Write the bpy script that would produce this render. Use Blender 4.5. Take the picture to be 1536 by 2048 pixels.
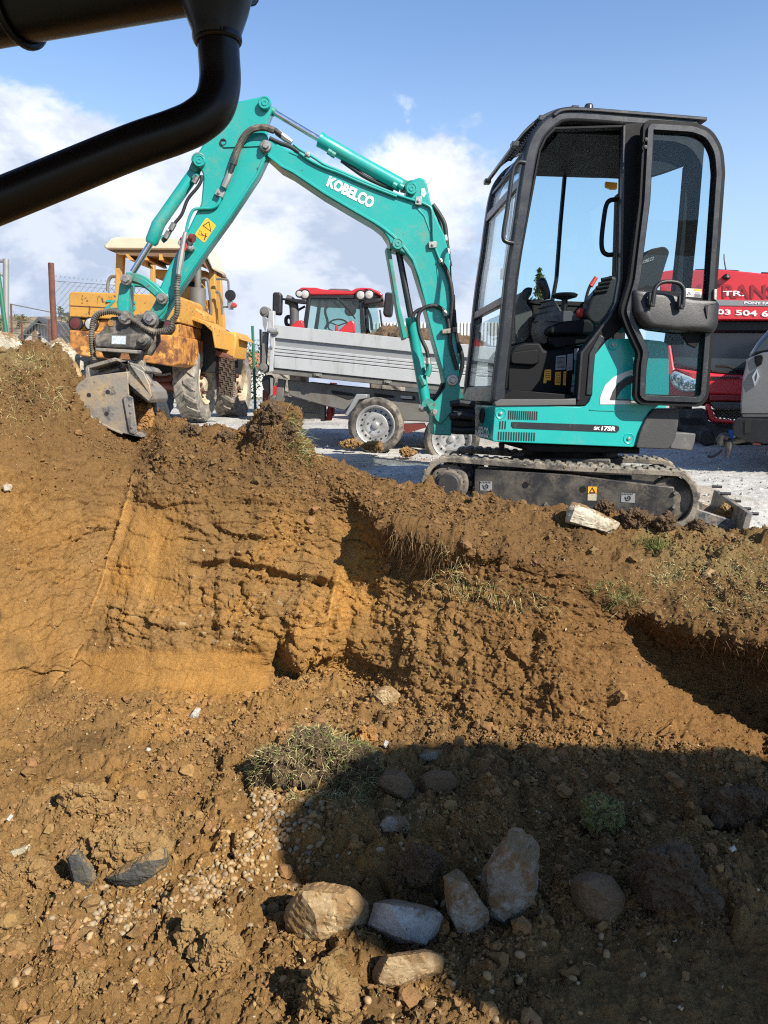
import bpy, bmesh, math, random
import numpy as np
from mathutils import Vector, Matrix
from mathutils.bvhtree import BVHTree

for _o in list(bpy.data.objects):
    bpy.data.objects.remove(_o)
SC = bpy.context.scene
COL = SC.collection
random.seed(7)
RNG = np.random.default_rng(11)

# ------------------------------------------------------------------ camera
FPX = 1500.0                       # focal length in photo pixels (1536 x 2048)
HOR = 790.0                        # image row of the horizon
PITCH = math.atan((1024 - HOR) / FPX)
CP, SP = math.cos(PITCH), math.sin(PITCH)
CAMZ = 0.70
cam_d = bpy.data.cameras.new('camera')
cam = bpy.data.objects.new('camera', cam_d)
COL.objects.link(cam)
cam.location = (0, 0, CAMZ)
cam.rotation_euler = (math.pi / 2 - PITCH, 0, 0)
cam_d.sensor_fit = 'VERTICAL'
cam_d.sensor_height = 24.0
cam_d.lens = 24.0 * FPX / 2048.0
cam_d.clip_start = 0.05
cam_d.clip_end = 2000
SC.camera = cam

# ------------------------------------------------------------------ light
SUN = Vector((0.54, -0.59, 0.60)).normalized()
sun_d = bpy.data.lights.new('sun', 'SUN')
sun_d.energy = 5.0
sun_d.angle = math.radians(0.53)
sun_d.color = (1.0, 0.93, 0.82)
sun = bpy.data.objects.new('sun', sun_d)
COL.objects.link(sun)
sun.rotation_euler = SUN.to_track_quat('Z', 'Y').to_euler()
sun.location = (6, -6, 8)

SC.view_settings.view_transform = 'Standard'
SC.view_settings.look = 'None'
SC.view_settings.gamma = 1.0
SC.view_settings.exposure = 0.84
SC.view_settings.use_curve_mapping = False
SC.cycles.max_bounces = 8
SC.cycles.transparent_max_bounces = 16
SC.cycles.use_denoising = False
SC.cycles.pixel_filter_type = 'BLACKMAN_HARRIS'
SC.cycles.filter_width = 1.15
SC.cycles.sample_clamp_indirect = 6.0


def make_world():
    w = bpy.data.worlds.new('World')
    SC.world = w
    w.use_nodes = True
    nt = w.node_tree
    N = nt.nodes
    L = nt.links
    N.clear()
    out = N.new('ShaderNodeOutputWorld')
    bg = N.new('ShaderNodeBackground')
    bg.inputs["Strength"].default_value = 0.080
    L.new(bg.outputs[0], out.inputs[0])
    sky = N.new('ShaderNodeTexSky')
    sky.sky_type = 'NISHITA'
    sky.sun_disc = False
    sky.sun_elevation = math.asin(SUN.z)
    sky.sun_rotation = math.atan2(SUN.x, SUN.y)
    sky.air_density = 1.0
    sky.dust_density = 0.0
    sky.ozone_density = 1.6
    tc = N.new('ShaderNodeTexCoord')
    sep = N.new('ShaderNodeSeparateXYZ')
    L.new(tc.outputs['Generated'], sep.inputs[0])

    def math_n(op, a, b=None, c=None, clamp=False):
        n = N.new('ShaderNodeMath')
        n.operation = op
        n.use_clamp = clamp
        for i, q in enumerate((a, b, c)):
            if q is None:
                continue
            if isinstance(q, (int, float)):
                n.inputs[i].default_value = q
            else:
                L.new(q, n.inputs[i])
        return n.outputs[0]

    def noise(vec, scale, detail, rough, dist=0.0):
        n = N.new('ShaderNodeTexNoise')
        n.inputs['Scale'].default_value = scale
        n.inputs['Detail'].default_value = detail
        n.inputs['Roughness'].default_value = rough
        n.inputs['Distortion'].default_value = dist
        L.new(vec, n.inputs['Vector'])
        return n.outputs[0]

    def mapping(loc, sc):
        m = N.new('ShaderNodeMapping')
        m.inputs['Location'].default_value = loc
        m.inputs['Scale'].default_value = sc
        L.new(tc.outputs['Generated'], m.inputs[0])
        return m.outputs[0]
    el = math_n('ARCSINE', sep.outputs[2])                # radians
    az = math_n('ARCTAN2', sep.outputs[0], sep.outputs[1])  # 0 = ahead, + to the right

    def density(off):
        v = mapping((2.3, 0.4, 1.1 + off), (1.0, 1.0, 1.5))
        a = noise(v, 3.4, 14, 0.58, 0.35)
        b = noise(v, 11.0, 10, 0.62, 0.2)
        s = math_n('ADD', math_n('MULTIPLY', a, 0.78), math_n('MULTIPLY', b, 0.22))
        return math_n('SUBTRACT', s, 0.5)
    # the cloud bank: fills the lower sky to the left, thins out to the right and upwards
    fe = math_n('DIVIDE', math_n('SUBTRACT', el, math.radians(19.6)), math.radians(4.6))
    fa = math_n('DIVIDE', math_n('SUBTRACT', az, math.radians(7.2)), math.radians(5))
    lim = math_n('SMOOTH_MAX', fe, fa, 0.4)
    bias = math_n('MULTIPLY', lim, -0.17)
    bias = math_n('MINIMUM', bias, 0.23)
    bias = math_n('MAXIMUM', bias, -0.34)
    d0 = math_n('ADD', density(0.0), bias)
    d1 = math_n('ADD', density(-0.045), bias)
    cov = N.new('ShaderNodeMapRange')
    cov.interpolation_type = 'SMOOTHSTEP'
    cov.inputs[1].default_value = -0.01
    cov.inputs[2].default_value = 0.075
    L.new(d0, cov.inputs[0])
    # bright heads, blue-grey bases: shade by how much cloud lies above towards the sun
    shd = N.new('ShaderNodeMapRange')
    shd.interpolation_type = 'SMOOTHSTEP'
    shd.inputs[1].default_value = -0.06
    shd.inputs[2].default_value = 0.10
    L.new(math_n('SUBTRACT', density(-0.10), density(0.02)), shd.inputs[0])
    low = N.new('ShaderNodeMapRange')
    low.interpolation_type = 'SMOOTHSTEP'
    low.inputs[1].default_value = math.radians(21)
    low.inputs[2].default_value = math.radians(9)
    L.new(math_n('ADD', el, math_n('MULTIPLY', math_n('SUBTRACT', noise(mapping((5.1, 2.2, 0.6), (1.0, 1.0, 2.6)), 4.2, 6, 0.55), 0.5), 0.55)), low.inputs[0])
    dark = math_n('ADD', math_n('MULTIPLY', shd.outputs[0], 0.55), math_n('MULTIPLY', low.outputs[0], 0.65), clamp=True)
    cc = N.new('ShaderNodeMix')
    cc.data_type = 'RGBA'
    L.new(dark, cc.inputs[0])
    cc.inputs[6].default_value = (8.9, 9.0, 9.3, 1)
    cc.inputs[7].default_value = (3.9, 4.6, 5.9, 1)
    mx = N.new('ShaderNodeMix')
    mx.data_type = 'RGBA'
    L.new(cov.outputs[0], mx.inputs[0])
    tint = N.new('ShaderNodeMix')
    tint.data_type = 'RGBA'
    tint.blend_type = 'MULTIPLY'
    tint.inputs[0].default_value = 1.0
    L.new(sky.outputs[0], tint.inputs[6])
    tint.inputs[7].default_value = (1.22, 1.33, 1.48, 1)
    # pale blue air towards the horizon, all the way round
    hz = N.new('ShaderNodeMapRange')
    hz.interpolation_type = 'SMOOTHSTEP'
    hz.inputs[1].default_value = math.radians(27)
    hz.inputs[2].default_value = math.radians(-2)
    L.new(el, hz.inputs[0])
    hm = N.new('ShaderNodeMix')
    hm.data_type = 'RGBA'
    L.new(hz.outputs[0], hm.inputs[0])
    L.new(tint.outputs[2], hm.inputs[6])
    hm.inputs[7].default_value = (4.3, 5.7, 7.3, 1)
    L.new(hm.outputs[2], mx.inputs[6])
    L.new(cc.outputs[2], mx.inputs[7])
    L.new(mx.outputs[2], bg.inputs[0])


make_world()


# ------------------------------------------------------------------ pixel -> place
def ray(px, py):
    a = (px - 768.0) / FPX
    b = (1024.0 - py) / FPX
    return Vector((a, CP + b * SP, -SP + b * CP))


CAM = Vector((0, 0, CAMZ))


def at_depth(px, py, Y):
    r = ray(px, py)
    return CAM + r * (Y / r.y)


def at_height(px, py, z):
    r = ray(px, py)
    return CAM + r * ((z - CAMZ) / r.z)


def project(p):
    d = p - CAM
    f = d.y * CP - d.z * SP
    u = d.y * SP + d.z * CP
    return 768 + FPX * d.x / f, 1024 - FPX * u / f


class Frame:
    """A vertical working plane standing in the place: R right, V up, A away."""
    def __init__(s, px, py, Y, vpx=768.0):
        s.O = at_depth(px, py, Y)
        a = Vector(((vpx - 768.0) / FPX, 1.0 / CP, 0)).normalized()
        s.A = a
        s.R = Vector((a.y, -a.x, 0))
        s.V = Vector((0, 0, 1))

    def p(s, px, py, d=0.0):
        r = ray(px, py)
        o = s.O + s.A * d
        t = (o - CAM).dot(s.A) / r.dot(s.A)
        return CAM + r * t

    def pts(s, pl, d=0.0):
        return [s.p(x, y, d) for x, y in pl]

    def mpp(s, px, py, d=0.0):
        """metres per photo pixel at that place"""
        return (s.p(px + 1, py, d) - s.p(px, py, d)).length


def zf(ox, oy, k):
    return lambda *pl: [(ox + x * k, oy + y * k) for x, y in pl]


zA = zf(100, 180, .29948)
zB = zf(100, 600, .29948)
zC = zf(500, 180, .29948)
zD = zf(500, 560, .29948)
zE = zf(900, 180, .37760)
zF = zf(900, 500, .37760)
zG = zf(800, 780, .47917)
zH = zf(0, 480, .19531)
zI = zf(1300, 500, .20504)
zJ = zf(500, 560, .23438)
zK = zf(980, 600, .20833)
raw = zf(0, 0, 1)


# ------------------------------------------------------------------ materials
def new_mat(name):
    m = bpy.data.materials.new(name)
    m.use_nodes = True
    nt = m.node_tree
    b = nt.nodes['Principled BSDF']
    return m, nt.nodes, nt.links, b


def set_in(b, key, val):
    if key in b.inputs:
        b.inputs[key].default_value = val


def mixc(N, L, fac, a, b, mode='MIX'):
    n = N.new('ShaderNodeMix')
    n.data_type = 'RGBA'
    n.blend_type = mode
    for i, q in ((0, fac), (6, a), (7, b)):
        if isinstance(q, (int, float)):
            n.inputs[i].default_value = q
        elif isinstance(q, tuple):
            n.inputs[i].default_value = q if len(q) == 4 else q + (1,)
        else:
            L.new(q, n.inputs[i])
    return n.outputs[2]


def noise_n(N, L, vec, scale, detail=6, rough=.6, dist=0):
    n = N.new('ShaderNodeTexNoise')
    n.inputs['Scale'].default_value = scale
    n.inputs['Detail'].default_value = detail
    n.inputs['Roughness'].default_value = rough
    n.inputs['Distortion'].default_value = dist
    if vec is not None:
        L.new(vec, n.inputs['Vector'])
    return n.outputs[0]


def ramp_n(N, L, src, lo, hi):
    n = N.new('ShaderNodeMapRange')
    n.interpolation_type = 'SMOOTHSTEP'
    n.inputs[1].default_value = lo
    n.inputs[2].default_value = hi
    L.new(src, n.inputs[0])
    return n.outputs[0]


MATS = {}


def paint(name, col, rough=.4, metal=0.0, dirt=None, damt=(.5, .75), dscale=5.0, chip=None,
          chipamt=(.66, .70), chipscale=22.0, bump=.0, bscale=80.0, coat=0.0, stretch=None, var=.12, spec=None, dust=None):
    m, N, L, b = new_mat(name)
    tc = N.new('ShaderNodeTexCoord')
    vec = tc.outputs['Object']
    if stretch:
        mp = N.new('ShaderNodeMapping')
        mp.inputs['Scale'].default_value = stretch
        L.new(vec, mp.inputs[0])
        vec2 = mp.outputs[0]
    else:
        vec2 = vec
    n1 = noise_n(N, L, vec2, dscale * .6, 5, .6)
    dk = tuple(max(0, c * (1 - var)) for c in col)
    lt = tuple(c * (1 + var) for c in col)
    c = mixc(N, L, n1, dk, lt)
    if dirt:
        n2 = noise_n(N, L, vec2, dscale, 9, .68, .3)
        f = ramp_n(N, L, n2, damt[0], damt[1])
        c = mixc(N, L, f, c, dirt)
    if chip:
        n3 = noise_n(N, L, vec, chipscale, 7, .7)
        f3 = ramp_n(N, L, n3, chipamt[0], chipamt[1])
        c = mixc(N, L, f3, c, chip)
    if dust:
        # splashes and dried dust in patches and fine specks
        n6 = noise_n(N, L, vec, 3.2, 10, .72, .6)
        n7 = noise_n(N, L, vec, 95, 4, .6)
        sm = N.new('ShaderNodeMath')
        sm.operation = 'MULTIPLY_ADD'
        L.new(n7, sm.inputs[0])
        sm.inputs[1].default_value = .45
        L.new(n6, sm.inputs[2])
        f6 = ramp_n(N, L, sm.outputs[0], .74, .98)
        m6 = N.new('ShaderNodeMath')
        m6.operation = 'MULTIPLY'
        L.new(f6, m6.inputs[0])
        m6.inputs[1].default_value = dust[3]
        c = mixc(N, L, m6.outputs[0], c, dust[:3])
    L.new(c, b.inputs['Base Color'])
    b.inputs['Metallic'].default_value = metal
    n4 = noise_n(N, L, vec, dscale * 3, 6, .6)
    rr = N.new('ShaderNodeMapRange')
    rr.inputs[3].default_value = max(.02, rough - .12)
    rr.inputs[4].default_value = min(1, rough + .14)
    L.new(n4, rr.inputs[0])
    L.new(rr.outputs[0], b.inputs['Roughness'])
    if spec is not None:
        set_in(b, 'Specular IOR Level', spec)
    set_in(b, 'Coat Weight', coat)
    set_in(b, 'Coat Roughness', .12)
    if bump:
        bp = N.new('ShaderNodeBump')
        bp.inputs['Strength'].default_value = bump
        bp.inputs['Distance'].default_value = .01
        L.new(noise_n(N, L, vec, bscale, 5, .6), bp.inputs['Height'])
        L.new(bp.outputs[0], b.inputs['Normal'])
    MATS[name] = m
    return m


def glass(name, tint, refl=.06, rough=.0, dust=.03):
    m = bpy.data.materials.new(name)
    m.use_nodes = True
    N, L = m.node_tree.nodes, m.node_tree.links
    N.clear()
    out = N.new('ShaderNodeOutputMaterial')
    t = N.new('ShaderNodeBsdfTransparent')
    t.inputs[0].default_value = tint + (1,)
    g = N.new('ShaderNodeBsdfGlossy')
    g.inputs['Roughness'].default_value = rough
    g.inputs['Color'].default_value = (.9, .95, 1, 1)
    fr = N.new('ShaderNodeFresnel')
    fr.inputs['IOR'].default_value = 1.45
    mx = N.new('ShaderNodeMixShader')
    ad = N.new('ShaderNodeMath')
    ad.operation = 'MULTIPLY'
    L.new(fr.outputs[0], ad.inputs[0])
    ad.inputs[1].default_value = refl / .12
    L.new(ad.outputs[0], mx.inputs[0])
    L.new(t.outputs[0], mx.inputs[1])
    L.new(g.outputs[0], mx.inputs[2])
    df = N.new('ShaderNodeBsdfDiffuse')
    df.inputs[0].default_value = (.5, .5, .47, 1)
    mx2 = N.new('ShaderNodeMixShader')
    tc = N.new('ShaderNodeTexCoord')
    nn = noise_n(N, L, tc.outputs['Object'], 7, 8, .7)
    mm = N.new('ShaderNodeMath')
    mm.operation = 'MULTIPLY'
    L.new(nn, mm.inputs[0])
    mm.inputs[1].default_value = dust * 2
    L.new(mm.outputs[0], mx2.inputs[0])
    L.new(mx.outputs[0], mx2.inputs[1])
    L.new(df.outputs[0], mx2.inputs[2])
    L.new(mx2.outputs[0], out.inputs[0])
    MATS[name] = m
    return m


def attr_mat(name, rough=1.0, nscale=40, bump=.4, bscale=150, bdist=.004, var=.35, spec=.15):
    """real colour of the material per place (soil layers) times a fine grain"""
    m, N, L, b = new_mat(name)
    at = N.new('ShaderNodeAttribute')
    at.attribute_name = 'Col'
    tc = N.new('ShaderNodeTexCoord')
    n1 = noise_n(N, L, tc.outputs['Object'], nscale, 10, .78)
    f = N.new('ShaderNodeMapRange')
    f.inputs[1].default_value = .28
    f.inputs[2].default_value = .72
    f.inputs[3].default_value = 1 - var
    f.inputs[4].default_value = 1 + var
    L.new(n1, f.inputs[0])
    n2 = noise_n(N, L, tc.outputs['Object'], nscale * 5.5, 5, .7)
    f2 = N.new('ShaderNodeMapRange')
    f2.inputs[1].default_value = .3
    f2.inputs[2].default_value = .7
    f2.inputs[3].default_value = 1 - var * 1.1
    f2.inputs[4].default_value = 1 + var * 1.1
    L.new(n2, f2.inputs[0])
    pr = N.new('ShaderNodeMath')
    pr.operation = 'MULTIPLY'
    L.new(f.outputs[0], pr.inputs[0])
    L.new(f2.outputs[0], pr.inputs[1])
    cb = N.new('ShaderNodeCombineColor')
    for i in range(3):
        L.new(pr.outputs[0], cb.inputs[i])
    c = mixc(N, L, 1.0, at.outputs['Color'], cb.outputs[0], 'MULTIPLY')
    L.new(c, b.inputs['Base Color'])
    b.inputs['Roughness'].default_value = rough
    set_in(b, 'Specular IOR Level', spec)
    if bump:
        bp = N.new('ShaderNodeBump')
        bp.inputs['Strength'].default_value = bump
        bp.inputs['Distance'].default_value = bdist
        L.new(noise_n(N, L, tc.outputs['Object'], bscale, 10, .78), bp.inputs['Height'])
        L.new(bp.outputs[0], b.inputs['Normal'])
    MATS[name] = m
    return m


DUST = (.33, .27, .19)
SOILC = (.24, .15, .075)
paint('teal', (.007, .285, .255), .34, dirt=(.06, .255, .205), damt=(.50, .80), chip=(.03, .055, .05), chipamt=(.675, .695), chipscale=24, dust=(.21, .20, .14, .55), bump=.03, coat=.25)
paint('teal_worn', (.012, .24, .195), .45, dirt=(.09, .12, .09), damt=(.45, .72), dscale=9, dust=(.20, .17, .11, .8), chip=(.10, .085, .06), chipamt=(.6, .66), chipscale=26, bump=.08)
paint('teal_cover', (.006, .325, .298), .34, dust=(.22, .21, .16, .45), chip=(.16, .17, .15), chipamt=(.70, .715), chipscale=40, dirt=(.10, .30, .25), damt=(.55, .85), dscale=3, bump=.02, coat=.3)
paint('cab_dark', (.014, .016, .020), .34, dirt=(.040, .041, .043), damt=(.5, .85), dscale=6, chip=(.2, .19, .17), chipamt=(.72, .74), chipscale=60, dust=(.16, .15, .13, .35), bump=.03)
paint('cab_black', (.0028, .0030, .0040), .6, spec=.22, dirt=(.008, .008, .008), damt=(.55, .9), dscale=5)
paint('plastic_black', (.008, .008, .009), .46, dirt=(.035, .033, .030), damt=(.55, .85), dscale=7, bump=.15, bscale=240)
paint('plastic_grey', (.075, .075, .072), .6, dirt=(.2, .18, .15), damt=(.5, .8), dscale=8, bump=.1, bscale=200)
paint('weight_grey', (.030, .030, .031), .6, dirt=(.10, .09, .075), damt=(.48, .75), dscale=6, chip=(.3, .28, .24), chipamt=(.70, .73), chipscale=40, bump=.15)
paint('rubber', (.030, .029, .027), .85, dirt=(.21, .18, .14), damt=(.36, .68), dscale=9, bump=.3, bscale=120)
paint('track_rubber', (.055, .051, .046), .9, dirt=(.25, .215, .165), damt=(.36, .62), dscale=10, bump=.4, bscale=90)
paint('frame_black', (.018, .018, .02), .5, dust=(.20, .165, .115, .6), dirt=(.085, .075, .06), damt=(.4, .66), dscale=7, chip=(.2, .19, .17), chipamt=(.66, .7), chipscale=30, bump=.08)
paint('hose', (.012, .012, .012), .55, dirt=(.06, .055, .05), damt=(.5, .8), dscale=14)
paint('hose_guard', (.07, .065, .055), .7, dirt=(.24, .2, .15), damt=(.4, .7), dscale=14)
paint('chrome', (.72, .73, .75), .12, 1.0, dirt=(.35, .34, .33), damt=(.55, .85), dscale=14)
paint('steel', (.40, .385, .36), .42, .85, dirt=(.19, .15, .11), damt=(.42, .7), dscale=18, bump=.1)
paint('zinc', (.30, .30, .29), .5, .5, dirt=(.25, .23, .2), damt=(.5, .8), dscale=12)
paint('bucket_steel', (.23, .21, .18), .55, .35, dirt=(.36, .27, .16), damt=(.44, .68), dscale=7, chip=(.07, .075, .085), chipamt=(.5, .62), chipscale=9, bump=.2, bscale=70)
paint('coupler', (.035, .036, .034), .55, dirt=(.20, .17, .13), damt=(.42, .68), dscale=11, chip=(.26, .24, .21), chipamt=(.62, .68), chipscale=34, bump=.2)
paint('white_paint', (.80, .80, .78), .5, dirt=(.6, .58, .52), damt=(.55, .85))
paint('sticker_orange', (.78, .36, .02), .5, dirt=(.5, .28, .06), damt=(.6, .9), dscale=20)
paint('sticker_white', (.72, .72, .70), .55, dirt=(.45, .42, .36), damt=(.5, .85), dscale=20)
paint('sticker_grey', (.24, .245, .25), .5, dirt=(.2, .2, .2), damt=(.5, .85), dscale=20)
paint('sticker_blue', (.32, .42, .55), .4, dirt=(.6, .62, .65), damt=(.45, .6), dscale=60)
paint('black_ink', (.012, .012, .012), .6)
paint('silver_trim', (.58, .57, .54), .45, .2)
paint('red_plastic', (.42, .035, .03), .5, dirt=(.2, .07, .05), damt=(.5, .8), dscale=20)
paint('brown_red', (.14, .03, .022), .5)
glass('cab_glass', (.84, .93, .945), .05, dust=.006)
glass('clear_glass', (.90, .95, .95), .05, dust=.03)
glass('tractor_glass', (.72, .87, .86), .09, dust=.04)
paint('tarmac_dark', (.02, .02, .02), .8)


# ------------------------------------------------------------------ mesh builder
def smooth_path(pts, n=6, closed=False):
    P = [Vector(p) for p in pts]
    out = []
    m = len(P)
    rng = range(m if closed else m - 1)
    for i in rng:
        p0 = P[(i - 1) % m] if (closed or i > 0) else P[0] * 2 - P[1]
        p1, p2 = P[i], P[(i + 1) % m]
        p3 = P[(i + 2) % m] if (closed or i + 2 < m) else P[-1] * 2 - P[-2]
        for k in range(n):
            t = k / n
            out.append(0.5 * ((2 * p1) + (p2 - p0) * t + (2 * p0 - 5 * p1 + 4 * p2 - p3) * t * t + (3 * p1 - p0 - 3 * p2 + p3) * t ** 3))
    if not closed:
        out.append(P[-1])
    return out


def smooth2(pl, n=5, closed=False):
    return [(v.x, v.y) for v in smooth_path([(x, y, 0) for x, y in pl], n, closed)]


def round_poly(pl, r, n=4, only=None):
    """round the corners of a closed 2-D polygon"""
    out = []
    m = len(pl)
    for i in range(m):
        p = Vector(pl[i])
        a = Vector(pl[i - 1]) - p
        b = Vector(pl[(i + 1) % m]) - p
        rr = r[i] if isinstance(r, (list, tuple)) else r
        k = min(rr, a.length * .45, b.length * .45)
        if k < .01:
            out.append(tuple(p))
            continue
        s, e = p + a.normalized() * k, p + b.normalized() * k
        for j in range(n + 1):
            t = j / n
            q = s * (1 - t) ** 2 + p * 2 * t * (1 - t) + e * t * t
            out.append((q.x, q.y))
    return out


class M:
    def __init__(s):
        s.v = []
        s.f = []
        s.items = []

    def add(s, vs, fs):
        o = len(s.v)
        s.items.append((o, o + len(vs), len(s.f), len(s.f) + len(fs)))
        s.v += [Vector(v) for v in vs]
        s.f += [tuple(i + o for i in f) for f in fs]
        return s

    def prism(s, F, pl, d0, d1, tr=None):
        near = F.pts(pl, d0) if tr is None else [p + F.A * (d0 - tr) for p in F.pts(pl, tr)]
        off = F.A * (d1 - d0)
        n = len(pl)
        vs = near + [p + off for p in near]
        fs = [tuple(range(n)), tuple(range(2 * n - 1, n - 1, -1))]
        fs += [(i, (i + 1) % n, n + (i + 1) % n, n + i) for i in range(n)]
        return s.add(vs, fs)

    def loft(s, rings, closed=True, caps=True):
        n = len(rings[0])
        vs = [p for r in rings for p in r]
        fs = []
        for k in range(len(rings) - 1):
            for i in range(n if closed else n - 1):
                j = (i + 1) % n
                fs.append((k * n + i, k * n + j, (k + 1) * n + j, (k + 1) * n + i))
        if caps and closed:
            fs.append(tuple(range(n - 1, -1, -1)))
            fs.append(tuple(range((len(rings) - 1) * n, len(rings) * n)))
        return s.add(vs, fs)

    def cyl(s, p0, p1, r0, r1=None, seg=16):
        r1 = r0 if r1 is None else r1
        return s.tube([p0, p1], [r0, r1], seg)

    def tube(s, path, r, seg=10, caps=True):
        P = [Vector(p) for p in path]
        n = len(P)
        rr = r if isinstance(r, (list, tuple)) else [r] * n
        rings = []
        up = None
        for i in range(n):
            t = (P[min(i + 1, n - 1)] - P[max(i - 1, 0)])
            if t.length < 1e-9:
                t = Vector((0, 0, 1))
            t.normalize()
            if up is None:
                up = Vector((0, 0, 1)) if abs(t.z) < .9 else Vector((1, 0, 0))
            x = up - t * up.dot(t)
            if x.length < 1e-6:
                x = t.orthogonal()
            x.normalize()
            up = x
            y = t.cross(x)
            rings.append([P[i] + (x * math.cos(2 * math.pi * k / seg) + y * math.sin(2 * math.pi * k / seg)) * rr[i] for k in range(seg)])
        return s.loft(rings, True, caps)

    def lathe(s, o, ax, prof, seg=28, caps=True):
        o, ax = Vector(o), Vector(ax).normalized()
        x = ax.orthogonal().normalized()
        y = ax.cross(x)
        rings = []
        for r, h in prof:
            rings.append([o + ax * h + (x * math.cos(2 * math.pi * k / seg) + y * math.sin(2 * math.pi * k / seg)) * max(r, 1e-4) for k in range(seg)])
        return s.loft(rings, True, caps)

    def box(s, c, h, ax=None):
        c = Vector(c)
        X, Y, Z = ax if ax else (Vector((1, 0, 0)), Vector((0, 1, 0)), Vector((0, 0, 1)))
        vs = [c + X * (i * h[0]) + Y * (j * h[1]) + Z * (k * h[2]) for i in (-1, 1) for j in (-1, 1) for k in (-1, 1)]
        return s.add(vs, [(0, 1, 3, 2), (4, 6, 7, 5), (0, 4, 5, 1), (2, 3, 7, 6), (0, 2, 6, 4), (1, 5, 7, 3)])

    def bar(s, p0, p1, wid, thick, side):
        """straight rectangular bar, 'side' = direction of its thickness"""
        p0, p1 = Vector(p0), Vector(p1)
        t = (p1 - p0)
        ln = t.length
        t.normalize()
        sd = Vector(side)
        sd = (sd - t * sd.dot(t)).normalized()
        return s.box((p0 + p1) / 2, (ln / 2, wid / 2, thick / 2), (t, t.cross(sd), sd))

    def band(s, F, pl, wid, d0, d1, closed=False, side=0.0, tr=None):
        """rectangular section of width wid (metres, in the plane) swept along a path; side -1..1 shifts it"""
        P = F.pts(pl, d0) if tr is None else [p + F.A * (d0 - tr) for p in F.pts(pl, tr)]
        n = len(P)
        off = F.A * (d1 - d0)
        rings = []
        for i in range(n):
            if closed:
                a, b = P[i - 1], P[(i + 1) % n]
            else:
                a, b = P[max(i - 1, 0)], P[min(i + 1, n - 1)]
            t1 = (P[i] - a)
            t2 = (b - P[i])
            t = (t1.normalized() if t1.length > 1e-9 else Vector()) + (t2.normalized() if t2.length > 1e-9 else Vector())
            t.normalize()
            nn = t.cross(F.A)
            c = 1.0
            if t1.length > 1e-9 and t2.length > 1e-9:
                c = max(.5, t.dot(t1.normalized()))
            w = wid / 2 / c
            o = P[i] + nn * (side * wid / 2)
            rings.append([o + nn * w, o - nn * w, o - nn * w + off, o + nn * w + off])
        if closed:
            rings.append(rings[0])
            return s.loft(rings, True, False)
        return s.loft(rings, True, True)

    def clusters(s):
        """pieces that do not touch one another become objects of their own"""
        bb = []
        for v0, v1, f0, f1 in s.items:
            q = s.v[v0:v1]
            bb.append(([min(p[k] for p in q) - .002 for k in range(3)], [max(p[k] for p in q) + .002 for k in range(3)]))
        lab = list(range(len(bb)))

        def root(i):
            while lab[i] != i:
                i = lab[i]
            return i
        for i in range(len(bb)):
            for j in range(i):
                if all(bb[i][0][k] <= bb[j][1][k] and bb[j][0][k] <= bb[i][1][k] for k in range(3)):
                    lab[root(i)] = root(j)
        out = {}
        for i in range(len(bb)):
            out.setdefault(root(i), []).append(s.items[i])
        return list(out.values())

    def sheet(s, pts):
        return s.add(pts, [tuple(range(len(pts)))])

    def build(s, name, mat, parent=None, bevel=0.0, smooth=35, seg=2, label=None, cat=None, group=None, kind=None, recalc=True, base=None):
        if parent is not None and kind is None and len(s.items) > 1:
            cl = s.clusters()
            if 1 < len(cl) <= 60:
                obs = []
                for its in cl:
                    q = M()
                    for v0, v1, f0, f1 in its:
                        q.add(s.v[v0:v1], [tuple(i - v0 for i in f) for f in s.f[f0:f1]])
                    q.items = q.items[:1]
                    obs.append(q.build(name, mat, parent, bevel, smooth, seg, label, cat, group, kind, recalc))
                return obs[0]
        if parent is not None:
            org = Vector(parent['org'])
        else:
            if base is not None:
                org = Vector(base)
            else:
                xs = [v.x for v in s.v]
                ys = [v.y for v in s.v]
                org = Vector(((min(xs) + max(xs)) / 2, (min(ys) + max(ys)) / 2, min(v.z for v in s.v)))
        me = bpy.data.meshes.new(name)
        me.from_pydata([v - org for v in s.v], [], s.f)
        if recalc:
            bm = bmesh.new()
            bm.from_mesh(me)
            bmesh.ops.recalc_face_normals(bm, faces=bm.faces)
            bm.to_mesh(me)
            bm.free()
        ob = link(name, me, mat, parent, org)
        if smooth:
            me.polygons.foreach_set('use_smooth', [True] * len(me.polygons))
            me.set_sharp_from_angle(angle=math.radians(smooth))
        if bevel:
            md = ob.modifiers.new('bevel', 'BEVEL')
            md.width = bevel
            md.segments = seg
            md.limit_method = 'ANGLE'
            md.angle_limit = math.radians(32)
            md.harden_normals = False
        tag(ob, label, cat, group, kind)
        return ob


def link(name, me, mat, parent, org):
    ob = bpy.data.objects.new(name, me)
    COL.objects.link(ob)
    if mat is not None:
        me.materials.append(MATS[mat] if isinstance(mat, str) else mat)
    ob['org'] = list(org)
    if parent is not None:
        ob.parent = parent
    else:
        ob.location = org
    return ob


def tag(o, label=None, cat=None, group=None, kind=None):
    for k, v in (('label', label), ('category', cat), ('group', group), ('kind', kind)):
        if v:
            o[k] = v
    return o


def thing(name, base, label, cat, group=None):
    o = bpy.data.objects.new(name, None)
    o.empty_display_size = .2
    COL.objects.link(o)
    o.location = base
    o['org'] = list(base)
    return tag(o, label, cat, group)


_txt_cache = {}


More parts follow.
